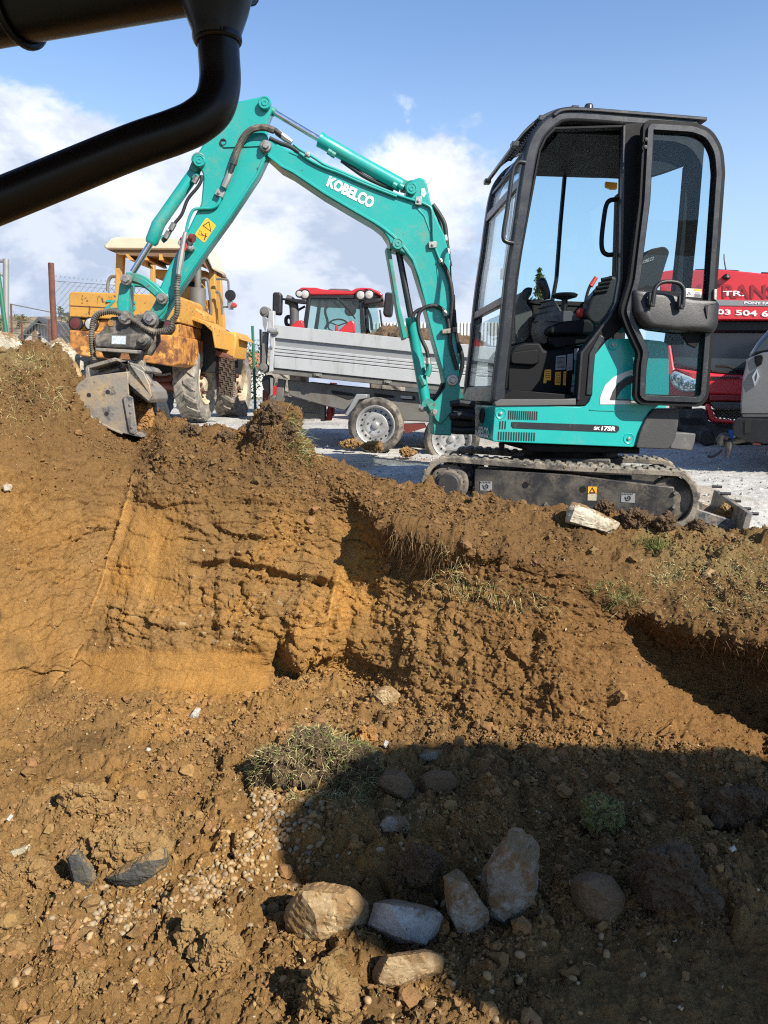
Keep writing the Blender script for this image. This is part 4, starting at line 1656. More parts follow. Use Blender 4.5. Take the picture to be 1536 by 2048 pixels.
rock('stone', [(1455, 1696), (1468, 1690), (1474, 1700), (1462, 1708)], 'chip_white', 'white chip in the shade at far right of the pit floor', 'stone', 39)
rock('stone', [(1402, 1142), (1420, 1136), (1438, 1146), (1430, 1158), (1408, 1156)], 'stone_tan', 'tan stone on the turf bank below the dozer blade', 'stone', 40)
# loose crest lumps
k_ = 60
for (x, y, w, h) in ((545, 830, 52, 50), (520, 862, 40, 34), (575, 868, 40, 40), (1268, 1036, 66, 44), (1210, 1018, 40, 30), (1330, 1048, 46, 40), (700, 888, 60, 18), (745, 892, 46, 22), (815, 905, 34, 20), (380, 862, 44, 22), (450, 874, 40, 20), (1396, 1052, 34, 26)):
    o = [(x + w / 2 * math.cos(a) * random.uniform(.75, 1.1), y + h / 2 * math.sin(a) * random.uniform(.75, 1.1)) for a in [i * math.pi / 5 for i in range(10)]]
    far = y < 915 and x > 640
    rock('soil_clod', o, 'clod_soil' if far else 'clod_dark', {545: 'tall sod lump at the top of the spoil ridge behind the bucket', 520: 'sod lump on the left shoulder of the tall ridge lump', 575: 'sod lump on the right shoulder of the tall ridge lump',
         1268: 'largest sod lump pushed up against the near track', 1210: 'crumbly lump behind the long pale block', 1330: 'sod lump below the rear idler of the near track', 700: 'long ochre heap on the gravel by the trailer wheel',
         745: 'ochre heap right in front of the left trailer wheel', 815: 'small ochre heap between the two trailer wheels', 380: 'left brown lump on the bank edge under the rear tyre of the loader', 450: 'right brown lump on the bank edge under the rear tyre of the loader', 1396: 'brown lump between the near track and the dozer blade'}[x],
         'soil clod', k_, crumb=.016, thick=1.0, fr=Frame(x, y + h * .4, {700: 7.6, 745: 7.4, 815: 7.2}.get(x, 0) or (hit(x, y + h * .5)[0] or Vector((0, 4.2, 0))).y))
    k_ += 1

# ---- pebbles
def pebble_mat():
    m, N, L, b = new_mat('pebble')
    oi = N.new('ShaderNodeObjectInfo')
    tc = N.new('ShaderNodeTexCoord')
    cr = N.new('ShaderNodeValToRGB')
    e = cr.color_ramp.elements
    e[0].color = (.30, .19, .08, 1)
    e[1].color = (.29, .235, .15, 1)
    for p, c in ((.3, (.25, .15, .062, 1)), (.55, (.36, .255, .125, 1)), (.75, (.20, .135, .075, 1))):
        q = e.new(p)
        q.color = c
    L.new(oi.outputs['Random'], cr.inputs[0])
    n = noise_n(N, L, tc.outputs['Object'], 2.0, 6, .65)
    c = mixc(N, L, ramp_n(N, L, n, .5, .72), cr.outputs[0], (.25, .16, .075))
    L.new(c, b.inputs['Base Color'])
    b.inputs['Roughness'].default_value = .7
    MATS['pebble'] = m


pebble_mat()
attr_mat('pebble_stuff', .75, 60, .2, 200, .002, .2)
peb = []
for k in range(6):
    V, T = blob(ICO2, 800 + k, .16, (1, random.uniform(.6, .9), random.uniform(.5, .75)))
    me = bpy.data.meshes.new('pebble')
    me.from_pydata(V.tolist(), [], T.tolist())
    me.polygons.foreach_set('use_smooth', [True] * len(me.polygons))
    me.materials.append(MATS['pebble'])
    peb.append((me, (V, T)))
SPILL = [(525, 1590, 40, 1.0), (575, 1575, 40, 1.0), (560, 1640, 60, 1.6), (520, 1680, 60, 1.5), (480, 1720, 50, 1.4), (440, 1760, 50, 1.3), (395, 1770, 40, 1.2), (330, 1800, 50, 1.4),
         (260, 1825, 50, 1.4), (200, 1850, 50, 1.2), (130, 1860, 40, .8), (590, 1700, 60, .7), (560, 1760, 60, .7), (640, 1620, 40, .5), (170, 1790, 60, .4), (430, 1830, 40, .5)]
pr_ = random.Random(5)
spots = []
tw = sum(s[3] for s in SPILL)
while len(spots) < 700:
    q = pr_.random() * tw
    for s in SPILL:
        q -= s[3]
        if q <= 0:
            break
    spots.append((pr_.gauss(s[0], s[2] * .6), pr_.gauss(s[1], s[2] * .42)))
for _ in range(70):
    spots.append((pr_.uniform(0, 1300), pr_.uniform(1600, 2048)))
seen_big = [(500, 1670, 12), (520, 1652, 10), (30, 1965, 13), (55, 1945, 12), (318, 1998, 13), (225, 1740, 9), (430, 1792, 9), (690, 1590, 8), (610, 1655, 9), (963, 1760, 10), (888, 1808, 9), (870, 1806, 8),
            (1040, 1910, 12), (1213, 1910, 12), (975, 1952, 11), (905, 1968, 9), (1038, 1962, 10), (1143, 1958, 11), (796, 2006, 8), (735, 2000, 10), (783, 2036, 10), (865, 2010, 14), (990, 2040, 12),
            (970, 1905, 8), (945, 1925, 10), (815, 1660, 7), (805, 1700, 8), (800, 1690, 7), (760, 1700, 8), (1215, 1703, 8), (985, 1985, 9), (720, 1985, 9), (605, 1940, 9), (380, 1925, 10), (300, 1925, 12), (275, 1922, 9), (268, 1965, 11)]
cand = [(x, y, s) for x, y, s in seen_big] + [(x, y, 3.6 + 5.0 * pr_.random() ** 1.4) for x, y in spots]
cand.sort(key=lambda c: -c[2])
grp = 'rounded pebbles spilled over the pit floor'
st_p, st_s = [], []
n_ind = 0
used = set()
NEAR = [(650, 1835, 'tan angular rock'), (812, 1845, 'blue-grey rock'), (820, 1940, 'tan rock in front of it all'), (930, 1800, 'twisted shard'), (1025, 1765, 'upright grey boulder'), (1195, 1800, 'brown earthy block'), (1206, 1636, 'mossy stone'),
        (280, 1735, 'slate slab'), (165, 1600, 'flat-topped clod'), (65, 1750, 'rounded clod'), (390, 1870, 'big crumbly clod'), (650, 1995, 'large round clod'), (160, 1970, 'small clod near the corner'), (640, 1530, 'grass clump'), (840, 1740, 'shaded brown clod')]
for i, (x, y, s) in enumerate(cand):
    loc, nor = hit(x, y)
    if loc is None or loc.y > 3.2:
        continue
    r = s * loc.y / FPX * 1.12
    pos = loc + nor * r * .05
    if n_ind < 290:
        n_ind += 1
        o = bpy.data.objects.new('pebble', peb[i % 6][0])
        COL.objects.link(o)
        o.location = pos
        o.scale = (r, r, r)
        o.rotation_euler = (pr_.gauss(0, .35), pr_.gauss(0, .35), pr_.uniform(0, 6.28))
        shade = x > 640 and y < 2000 and not (y > 1960 and x < 900)
        lab = None
        if i < 44:
            ln = sorted(((math.hypot(x - a, y - b), a, b, nm) for a, b, nm in NEAR))[0]
            lab = 'rounded %s pebble %s the %s' % (('big', 'fair-sized')[s < 10.5], ('left of' if x < ln[1] - 30 else 'right of' if x > ln[1] + 30 else 'behind' if y < ln[2] else 'in front of'), ln[3])
            lab = lab if lab not in used else None
            used.add(lab)
        tag(o, lab or ('small rounded pebble lying in the shaded part of the pit floor' if shade else 'small rounded tan pebble lying in the sunlit gravel spill on the pit floor'), 'pebble',
            'shaded pebbles on the pit floor' if shade else 'sunlit pebbles on the pit floor')
    else:
        st_p.append(pos)
        st_s.append(r)
pal = np.array([(.30, .19, .08), (.25, .15, .062), (.34, .24, .12), (.20, .135, .075), (.27, .22, .14)])
scatter_mesh('gravel', np.array([p[:] for p in st_p]), np.array(st_s), pal[RNG.integers(0, 5, len(st_p))], [p[1] for p in peb], 'pebble_stuff', 33, smooth=True)

# ---- loose stones on the yard
n = 9000
gy = 4.2 + 9 * RNG.random(n) ** 1.6
gx = (RNG.random(n) * 2 - 1) * (gy * .62 + .4)
keep, gz = [], []
for x, y in zip(gx, gy):
    loc = YB.ray_cast(Vector((x, y, 5)), Vector((0, 0, -1)))[0]
    gz.append(loc.z if loc else -9)
gz = np.array(gz)
ok_ = gz > -.3
sz = (.004 + .013 * RNG.random(n) ** 3)[ok_]
cc = np.repeat(np.array([[.36, .35, .32]]), ok_.sum(), 0) * RNG.uniform(.55, 1.25, (ok_.sum(), 1))
scatter_mesh('gravel', np.stack([gx, gy, gz], -1)[ok_] + np.array([0, 0, .004]), sz, cc, crumb_shapes, 'pebble_stuff', 35)

_i = pick((wall_w * .5 + floor_w) * (1 - smoothz) + .02, 700, 881)
_s = .002 + .006 * RNG.random(700) ** 2
scatter_mesh('stone_chips', S_flat[_i] + N_flat[_i] * (_s * .3)[:, None], _s, np.array([[.38, .31, .20]]) * RNG.uniform(.6, 1.3, (700, 1)), crumb_shapes, 'pebble_stuff', 882)

# ---- grass and roots
attr_mat('grass_blade', .8, 30, 0.0, 50, .001, .25, .2)
GREEN, STRAW, PALE = np.array([.10, .125, .035]), np.array([.36, .30, .15]), np.array([.23, .235, .09])


def blades(name, spots, mat='grass_blade', seed=1, parent=None, org=(0, 0, 0)):
    """spots: (pos, direction, length, width, colour, droop)"""
    n = len(spots)
    r = np.random.default_rng(seed)
    pos = np.array([s[0][:] for s in spots])
    d = np.array([s[1][:] for s in spots])
    L_ = np.array([s[2] for s in spots])
    W_ = np.array([s[3] for s in spots])
    C_ = np.array([s[4] for s in spots])
    dr = np.array([s[5] for s in spots])
    d /= np.linalg.norm(d, axis=1, keepdims=True)
    side = np.cross(d, r.normal(size=(n, 3)))
    side /= np.linalg.norm(side, axis=1, keepdims=True)
    bend = r.normal(size=(n, 3)) * .35
    V = []
    for t, w in ((0, 1), (.35, .9), (.7, .6)):
        c = pos + d * (L_ * t)[:, None] + bend * (L_ * t * t)[:, None] * .6 + np.array([0, 0, -1]) * (L_ * dr * t * t)[:, None]
        V += [c - side * (W_ * w)[:, None], c + side * (W_ * w)[:, None]]
    V.append(pos + d * L_[:, None] + bend * (L_ * .6)[:, None] + np.array([0, 0, -1]) * (L_ * dr)[:, None])
    V = np.stack(V, 1).reshape(-1, 3)
    b = (np.arange(n) * 7)[:, None]
    Q = np.concatenate([b + np.array([[0, 1, 3, 2]]), b + np.array([[2, 3, 5, 4]])])
    T = b + np.array([[4, 5, 6]])
    return mesh_np(name, V, Q, T, mat, np.repeat(C_, 7, 0), parent=parent, org=org)


gr_ = random.Random(9)


def tuft(name, areas, n, lmin, lmax, green, label, seed, droop=.35, up=Vector((0, -.2, 1)), cat='grass', kind=None, wid=.0011, spread=.55):
    sp = []
    while len(sp) < n:
        ax, ay, rx, ry = areas[gr_.randrange(len(areas))]
        x, y = gr_.gauss(ax, rx * .5), gr_.gauss(ay, ry * .5)
        loc, nor = hit(x, y)
        if loc is None:
            continue
        d = (up + nor * .5).normalized() + Vector((gr_.gauss(0, spread), gr_.gauss(0, spread), gr_.gauss(0, spread * .6)))
        q = gr_.random()
        c = GREEN if q < green else (PALE if q < green + .25 else STRAW)
        if green < 0:
            c = (STRAW * .8 if q < .12 else np.array([.15, .095, .05]))
        sp.append((loc - nor * .004, d, gr_.uniform(lmin, lmax), wid * gr_.uniform(.7, 1.4), c * gr_.uniform(.7, 1.35), droop * gr_.uniform(.3, 1.5)))
    xs = np.mean([s[0].x for s in sp])
    ys2 = np.mean([s[0].y for s in sp])
    zs = min(s[0].z for s in sp)
    ob = blades(name, sp, seed=seed, org=(xs, ys2, zs))
    return tag(ob, label, None if kind else cat, None, kind)


turf = rock('turf_clod', [(498, 1548), (520, 1505), (560, 1492), (600, 1466), (645, 1462), (690, 1488), (735, 1500), (768, 1540), (735, 1572), (650, 1590), (590, 1574), (530, 1566)], 'clod_dark', 'clump of turf roots under the green grass on the pit floor', 'soil clod', 90, crumb=.022, thick=.6)
def tuft_on(name, ob, n, lmin, lmax, green, label, seed, droop, wid=.0011, spread=.6, up=Vector((0, -.3, 1)), zmin=-.1):
    """grass rooted all over the upward faces of a clod"""
    org = Vector(ob['org'])
    ok2 = [(org + v.co, v.normal.copy()) for v in ob.data.vertices if v.normal.z > zmin]
    sp = []
    for _ in range(n):
        p, nn = ok2[gr_.randrange(len(ok2))]
        pa = vnoise(np.array([p.x * 14]), np.array([p.z * 14 + p.y * 9]), 5)[0]
        d = up * .7 + nn * .7 + Vector((gr_.gauss(0, spread), gr_.gauss(0, spread), gr_.gauss(0, spread * .6)))
        q = gr_.random() - .3 * pa
        c = GREEN if q < green else (PALE if q < green + .3 else STRAW)
        if name == 'moss':
            c = np.array([.30, .31, .095])
        sp.append((p - nn * .004, d, gr_.uniform(lmin, lmax), wid * gr_.uniform(.7, 1.4), c * gr_.uniform(.7, 1.4), droop * gr_.uniform(.3, 1.5)))
    return tag(blades(name, sp, seed=seed, org=sp[0][0][:]), label, 'grass')


mo = tuft_on('moss', moss, 2600, .004, .011, 1.0, None, 31, .2, wid=.0016, spread=.5, zmin=-.5)
mo['kind'] = 'stuff'
del mo['category']
tuft_on('grass_tuft', turf, 4600, .013, .046, .26, 'bushy green and straw grass growing on the turf clod in the pit', 3, .55)
tuft('turf_fringe', [(515, 1545, 34, 22), (745, 1565, 30, 26), (600, 1592, 70, 14), (690, 1588, 50, 14), (640, 1470, 80, 12)], 1300, .02, .085, .12, 'ragged straw and roots round the turf clod', 14, .9, kind='stuff', spread=.9)
tuft('grass_tuft', [(900, 1140, 40, 40), (925, 1170, 50, 24), (950, 1185, 80, 20)], 380, .03, .10, .08, 'pale dry grass hanging from the middle of the pit lip', 4, .9)
tuft('grass_tuft', [(1220, 1180, 50, 26), (1250, 1200, 40, 22)], 420, .03, .085, .62, 'dark green grass tuft on the lip above the hollow at right', 5, .5)
tuft('grass_tuft', [(1300, 1088, 34, 10), (1312, 1096, 26, 8)], 360, .03, .065, .85, 'bright green grass tuft on the bank below the near track', 6, .2)
tuft('grass_tuft', [(590, 880, 14, 40), (606, 905, 16, 30), (575, 850, 12, 24)], 380, .04, .12, .45, 'yellow-green grass on the right flank of the spoil ridge', 7, .4, up=Vector((.6, -.2, .5)))
tuft('grass_tuft', [(1010, 1190, 80, 26), (1060, 1210, 60, 20)], 150, .03, .09, .1, 'sparse straw on the wall below the dry hanging grass', 8, .9)
tuft('bank_grass', [(1400, 1130, 110, 26), (1470, 1150, 90, 36), (1500, 1200, 80, 40), (1400, 1200, 120, 40), (1530, 1120, 60, 40), (1340, 1150, 60, 30)], 6000, .008, .036, .05, 'withered grass over the bank at right', 10, .6, kind='stuff', spread=.9)
tuft('mound_grass', [(60, 735, 70, 30), (30, 770, 60, 40), (110, 800, 40, 40), (70, 720, 60, 16), (20, 830, 60, 50)], 1200, .012, .07, .05, 'dry grass over the left mound', 11, .9, kind='stuff', spread=.7)
tuft('roots', [(830, 1050, 90, 50), (790, 1090, 60, 40), (540, 850, 40, 40), (1260, 1030, 60, 20), (870, 1110, 50, 40), (1400, 1300, 130, 40), (1480, 1340, 80, 60), (560, 900, 60, 40)], 1500, .015, .07, -1, 'fine roots hanging from the torn sod', 12, 1.0, kind='stuff', spread=.8, wid=.0008, up=Vector((0, -.7, -.5)))
tuft('straw_litter', [(400, 1850, 420, 160), (1000, 1850, 400, 160), (800, 1250, 300, 120), (1300, 1100, 240, 60)], 420, .02, .07, .0, 'straws and rootlets scattered on the soil', 13, .6, kind='stuff', spread=1.4, wid=.0007)

pk_p, pk_s, pk_c = [], [], []
rr_ = random.Random(77)
for lo, hi_ in ROCKS:
    if lo[1] > 3.4 or hi_[2] > .2 or hi_[0] - lo[0] < .05:
        continue
    cx, cy, hw, hh = (lo[0] + hi_[0]) / 2, (lo[1] + hi_[1]) / 2, (hi_[0] - lo[0]) / 2, (hi_[1] - lo[1]) / 2
    for _ in range(int(260 * hw / .12)):
        a = rr_.uniform(0, 6.283)
        k = rr_.gauss(.98, .14)
        p = drop(cx + hw * k * math.cos(a), cy + hh * k * math.sin(a))
        if p is None:
            continue
        s_ = .003 + .011 * rr_.random() ** 2.2
        pk_p.append((p.x, p.y, p.z + s_ * .2))
        pk_s.append(s_)
        b_ = rr_.uniform(.75, 1.25)
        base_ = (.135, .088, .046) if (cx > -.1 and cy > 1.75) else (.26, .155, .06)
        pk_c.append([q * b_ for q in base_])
tone = {'clod_dark': (.125, .080, .042), 'clod_orange': (.38, .20, .065)}
for V, mt in CLODS:
    n = int(min(420, 2600 * (V[:, 0].max() - V[:, 0].min())))
    for k in RNG.integers(0, len(V), n):
        pk_p.append(V[k])
        pk_s.append(.002 + .007 * rr_.random() ** 2)
        b_ = rr_.uniform(.75, 1.3)
        pk_c.append([q * b_ for q in tone.get(mt, (.27, .17, .078))])
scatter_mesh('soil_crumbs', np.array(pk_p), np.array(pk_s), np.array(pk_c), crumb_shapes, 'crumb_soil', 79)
# ================================================================== the mini excavator
FX = Frame(1200, 850, 4.45, 655)          # slewed upper part, near face at d = 0
FT = Frame(1391, 1005, 4.12, 1147)        # undercarriage, near face of the near track at d = 0
EX = thing('mini_excavator', at_height(1110, 960, .0)[:], 'turquoise mini excavator with an open black cab door, digging at the pit edge', 'excavator')


def T(pl, F=FX, d=0.0):
    """path of places, each pixel with its own distance if it carries one"""
    return [F.p(q[0], q[1], q[2] if len(q) > 2 else d) for q in pl]


def pin(parent, F, px, py, d, r, mat='teal', ln=.03, head=True, name='pin', bolt=True):
    o = F.p(px, py, d)
    m = M()
    ax = -F.A
    m.lathe(o + F.A * ln, ax, [(r, 0), (r, ln * .86), (r * .93, ln), (r * .74, ln), (r * .72, ln * .9), (r * .5, ln * .9), (r * .48, ln * 1.04), (r * .2, ln * 1.04), (r * .18, ln * .95), (0, ln * .95)], 24)
    p = m.build(name, mat, parent, smooth=30)
    return p


def bolt_pin(parent, F, px, py, d, r, ln=.03, name='pin', mat='steel'):
    o = F.p(px, py, d)
    m = M()
    m.lathe(o + F.A * ln, -F.A, [(r, 0), (r, ln * .5), (r * .9, ln * .62), (r * .62, ln * .62)], 20)
    m.lathe(o + F.A * ln, -F.A, [(r * .58, ln * .5), (r * .58, ln * 1.1), (r * .5, ln * 1.2), (0, ln * 1.2)], 6)
    return m.build(name, mat, parent, smooth=30)


paint('dark_hole', (.002, .002, .002), 1.0)
# ---------------------------------------------------------------- undercarriage
def track(dn, label):
    w = .235
    cl, rl = (896.5, 968.5), (1351, 999)
    R1, R2 = 49.0, 52.0
    path = []
    for k in range(13):
        a = math.radians(92 + k * 176 / 12)
        path.append((cl[0] + R1 * math.cos(a), cl[1] - R1 * math.sin(a)))
    for k in range(1, 12):
        t = k / 12
        path.append((cl[0] + (rl[0] - cl[0]) * t, cl[1] + R1 + (rl[1] + R2 - cl[1] - R1) * t))
    for k in range(13):
        a = math.radians(-92 + k * 172 / 12)
        path.append((rl[0] + R2 * math.cos(a) * .78, rl[1] - R2 * math.sin(a)))
    top0, top1 = (rl[0], rl[1] - R2), (cl[0], cl[1] - R1)
    for k in range(1, 12):
        t = k / 12
        path.append((top0[0] + (top1[0] - top0[0]) * t, top0[1] + (top1[1] - top0[1]) * t + 3.0 * math.sin(math.pi * t)))
    m = M()
    m.band(FT, path, .030, dn, dn + w, closed=True, tr=0, side=0)
    # moulded lugs round the outside and guide ridges inside
    P = [p + FT.A * dn for p in FT.pts(path, 0)]
    L_ = [0]
    for a, b in zip(P, P[1:] + P[:1]):
        L_.append(L_[-1] + (b - a).length)
    n = int(L_[-1] / .062)
    ctr = FT.p(1125, 985, 0) + FT.A * dn
    for i in range(n):
        s = (i + .5) * L_[-1] / n
        k = max(j for j in range(len(P)) if L_[j] <= s)
        a, b = P[k], P[(k + 1) % len(P)]
        t = (s - L_[k]) / max(1e-6, L_[k + 1] - L_[k])
        o = a.lerp(b, t)
        tn = (b - a).normalized()
        nn = tn.cross(FT.A).normalized()
        if nn.dot(o - ctr) < 0:
            nn = -nn
        for q0, q1, sh in ((.0, .44, 0), (.56, 1.0, .5)):
            o2 = o + tn * (sh * .03)
            c = o2 + FT.A * (w * (q0 + q1) / 2) + nn * .021
            vs = []
            for sx, hx in ((-1, 0), (1, 0), (-1, 1), (1, 1)):
                for sd in (-1, 1):
                    ln = .022 if hx == 0 else .012
                    wd = w * (q1 - q0) / 2 * (1 if hx == 0 else .85)
                    vs.append(c + tn * (sx * ln) + FT.A * (sd * wd) + nn * (-.008 + .012 * hx))
            m.add(vs, [(0, 1, 3, 2), (4, 6, 7, 5), (0, 4, 5, 1), (2, 3, 7, 6), (0, 2, 6, 4), (1, 5, 7, 3)])
    tr = m.build('crawler_track', 'track_rubber', EX, bevel=.003, seg=1, label=label)
    f = M()
    f.prism(FT, zG((312, 330), (700, 352), (1020, 392), (1145, 405), (1148, 520), (1100, 530), (640, 500), (306, 452)), dn + .012, dn + .20, tr=.012)
    f.build('track_frame', 'frame_black', tr, bevel=.006)
    if dn == 0:
        h = M()
        for x, y in ((524, 396), (764, 414)):
            o = FT.p(*zG((x, y))[0], .010)
            h.lathe(o + FT.A * .004, -FT.A, [(.018, 0), (.018, .0045), (0, .0045)], 20)
        h.build('frame_hole', 'dark_hole', tr, smooth=30)
        h = M()
        for x, y in ((608, 478), (1148, 430), (1143, 488)):
            o = FT.p(*zG((x, y))[0], .010)
            h.lathe(o + FT.A * .006, -FT.A, [(.014, 0), (.014, .012), (.009, .02), (0, .02)], 6)
        h.build('frame_bolt', 'steel', tr)
        decal(FT, zG((334, 380), (384, 382), (384, 421), (334, 419)), .009, 'sticker_grey', tr, label='grey sticker with a hook symbol on the track frame')
        decal(FT, zG((925, 429), (982, 432), (980, 471), (922, 468)), .009, 'sticker_grey', tr, label='grey sticker with a hook symbol near the idler')
        for cx, cy in ((358, 400), (952, 449)):
            hk = M()
            hp = T([zG((cx - 12, cy - 4))[0], zG((cx - 6, cy + 11))[0], zG((cx + 6, cy + 11))[0], zG((cx + 10, cy))[0], zG((cx + 2, cy - 6))[0], zG((cx - 2, cy + 2))[0], zG((cx + 6, cy + 5))[0]], FT, .0075)
            hk.tube(smooth_path(hp, 4), .0022, 5)
            hk.build('hook_symbol', 'black_ink', tr)
            st = M()
            for i in range(7):
                x0 = cx - 22 + i * 6.5
                st.sheet(T(zG((x0, cy - 18), (x0 + 3, cy - 18), (x0 + 1, cy - 11), (x0 - 2, cy - 11)), FT, .0072))
            st.build('stripe_print', 'black_ink', tr, smooth=0, recalc=False)
        decal(FT, zG((785, 403), (822, 404), (821, 432), (784, 431)), .009, 'sticker_orange', tr, label='orange warning triangle sticker')
        decal(FT, zG((784, 433), (821, 434), (820, 462), (783, 461)), .009, 'chip_cream', tr, label='worn yellowish lower half of the warning sticker')
        tri = M()
        a, b, c = zG((803, 408), (814, 428), (792, 428))
        tri.band(FT, [a, b, c], .004, .0068, .0078, closed=True)
        tri.build('warning_triangle', 'black_ink', tr, smooth=0)
    # sprocket with the motor cover, and the idler
    o = FT.p(cl[0], cl[1], 0) + FT.A * (dn + .03)
    sp = M()
    sp.lathe(o, -FT.A, [(.118, -.12), (.118, -.01), (.105, 0), (.085, 0), (.08, .012), (.074, .018), (.0, .018)], 32)
    ex = FT.R
    for i in range(14):
        a = 2 * math.pi * i / 14
        dr = FT.R * math.cos(a) + FT.V * math.sin(a)
        tn = -FT.R * math.sin(a) + FT.V * math.cos(a)
        sp.box(o + dr * .122 + FT.A * .05, (.012, .014, .02), (dr, tn, FT.A))
    spo = sp.build('sprocket', 'rubber', tr, bevel=.003)
    mc = M()
    mc.lathe(o - FT.A * .018, -FT.A, [(.064, 0), (.064, .012), (.058, .018), (0, .018)], 28)
    mc.build('motor_cover', 'weight_grey', tr, label='round grey travel motor cover')
    bo = M()
    for i in range(9):
        a = 2 * math.pi * i / 9 + .2
        q = o + FT.R * (.094 * math.cos(a)) + FT.V * (.094 * math.sin(a))
        bo.lathe(q, -FT.A, [(.006, 0), (.006, .007), (0, .007)], 6)
    bo.build('bolt_ring', 'steel', tr)
    o = FT.p(rl[0] - 6, rl[1], 0) + FT.A * (dn + .04)
    idl = M()
    idl.lathe(o, -FT.A, [(.12, -.12), (.12, 0), (.10, .01), (.085, .0), (.05, .0), (.045, .02), (0, .02)], 32)
    idl.build('idler', 'rubber', tr)
    return tr


track(0.0, 'dusty near rubber track')
track(0.74, 'far rubber track, mostly hidden')
ch = M()
a = FT.p(1120, 985, .25)
ch.box(FT.p(1120, 955, .49), (.42, .26, .05), (FT.R, FT.A, FT.V))
ch.box(FT.p(1120, 925, .49), (.30, .2, .045), (FT.R, FT.A, FT.V))
ch.build('chassis', 'frame_black', EX, bevel=.01)
sl = M()
o = FX.p(1140, 905, .46)
sl.lathe(o - Vector((0, 0, .07)), (0, 0, 1), [(.33, 0), (.33, .05), (.30, .05), (.30, .14)], 40)
sl.build('slew_ring', 'cab_black', EX)
bp_ = M()
bp_.prism(FX, raw((1040, 888), (1280, 896), (1280, 908), (1060, 903)), .08, .9)
bp_.prism(FX, zG((843, 240), (866, 240), (866, 275), (843, 275)), .12, .2)
bp_.prism(FX, zG((414, 222), (438, 222), (436, 276), (424, 276)), .12, .15)
bp_.build('belly_plate', 'cab_black', EX, bevel=.006)

# blade behind the tracks
bl = M()
prof = raw((1506, 1026), (1498, 1058), (1494, 1096), (1482, 1098), (1483, 1060), (1493, 1024))
bl.prism(FT, prof, -.06, .92)
blade = bl.build('dozer_blade', 'bucket_steel', EX, bevel=.004, label='mud-stained grey dozer blade')
am = M()
for d in (.12, .66):
    am.bar(FT.p(1488, 1066, -.06) + FT.A * (d + .06), FT.p(1325, 1010, 0) + FT.A * d, .06, .05, FT.A)
    am.bar(FT.p(1486, 1088, -.06) + FT.A * (d + .06), FT.p(1390, 1062, 0) + FT.A * d, .03, .05, FT.A)
am.bar(FT.p(1430, 1070, 0) + FT.A * .0, FT.p(1430, 1070, 0) + FT.A * .8, .05, .02, FT.V)
am.build('blade_arm', 'bucket_steel', blade, bevel=.004)
bo = M()
for x, y in ((1310, 395), (1345, 424), (1385, 455), (1425, 487), (1455, 508)):
    bo.lathe(FT.p(*zG((x, y + 8))[0], .92 - .98 * (x - 1300) / 170), -FT.R, [(.009, -.05), (.009, .012), (0, .012)], 8)
bo.build('blade_bolt', 'black_ink', blade)

# ---------------------------------------------------------------- body
cov = M()
co = zF((222, 1015), (240, 818), (700, 830)) + zF((735, 812), (748, 770), (757, 560), (800, 500), (832, 472), (990, 468), (1130, 484)) + zF((1157, 500), (1160, 560), (1160, 770), (1100, 830), (1060, 850), (1030, 900), (1005, 960), (980, 1045))
cov.prism(FX, round_poly(co, 7, 3), 0, .58)
cover = cov.build('side_cover', 'teal_cover', EX, bevel=.016, seg=3)
rb = M()
rb.prism(FX, raw((1075, 812), (1185, 790), (1190, 700), (1335, 690), (1335, 815), (1270, 890), (1075, 884)), .60, .99)
rb.build('body_shell', 'teal_cover', EX, bevel=.02)
# vents
v = M()


def slot(m, x0, y0, x1, y1, r=2.2, d=-.0035):
    a, b = zF((x0, y0), (x1, y1))
    m.prism(FX, [(a[0] - r / 2, a[1]), (a[0] + r / 2, a[1]), (b[0] + r / 2, b[1]), (b[0] - r / 2, b[1])], d, d + .01)


for i in range(14):
    x = 312 + i * 11.4
    slot(v, x + 1, 850 + i * .35, x - 1, 896 + i * .35)
for i in range(3):
    slot(v, 267 + i * 14, 906, 264 + i * 14, 948)
for i in range(15):
    x = 258 + i * 13.5
    slot(v, x + 1, 962 + i * .35, x - 1, 1006 + i * .4)
v.build('vent_slots', 'black_ink', cover, smooth=0, kind='stuff')
# dark stripe with the type lettering
decal(FX, zF((326, 910), (880, 929), (896, 936), (896, 955), (884, 966), (334, 943), (325, 930)), -.004, 'cab_dark', cover, 'stripe', .004, 1.5)
lettering(FX, 'SK', zF((762, 935), (795, 936.5), (794, 954), (761, 952.5)), -.0050, 'white_paint', cover, fat=.035, shear=.1)
lettering(FX, '17SR', zF((802, 932), (879, 935.5), (876, 960), (800, 956)), -.0050, 'white_paint', cover, fat=.035, shear=.1)
for x, y in ((268, 866), (946, 999), (862, 502)):
    o = FX.p(*zF((x, y))[0], 0)
    q = M()
    q.lathe(o + FX.A * .004, -FX.A, [(.034, 0), (.034, .0045), (.030, .0075), (.026, .005), (.022, .0042)], 24)
    q.build('bolt_recess', 'teal_cover', cover, smooth=50)
    q = M()
    q.lathe(o + FX.A * .004, -FX.A, [(.010, 0), (.010, .012), (0, .014)], 8)
    q.build('bolt', 'steel', cover)
sw = zF((793, 818), (798, 770), (822, 715), (868, 672), (930, 645), (1000, 625), (1000, 650), (930, 672), (885, 708), (860, 752), (846, 796), (1010, 800), (1010, 817))
decal(FX, sw, -.003, 'silver_trim', cover, 'swoosh', .003)
sw = zF((846, 794), (862, 750), (890, 708), (935, 676), (1000, 655), (1000, 690), (940, 715), (905, 745), (880, 790), (1010, 794), (1010, 799))
decal(FX, sw, -.004, 'weight_grey', cover, 'swoosh_inner', .003)  # grey inner band of the printed swoosh
sm = M()
sm.band(FX, zF((740, 846), (800, 849), (985, 856)), .006, -.004, .004)
sm.build('seam', 'teal', cover, smooth=0)
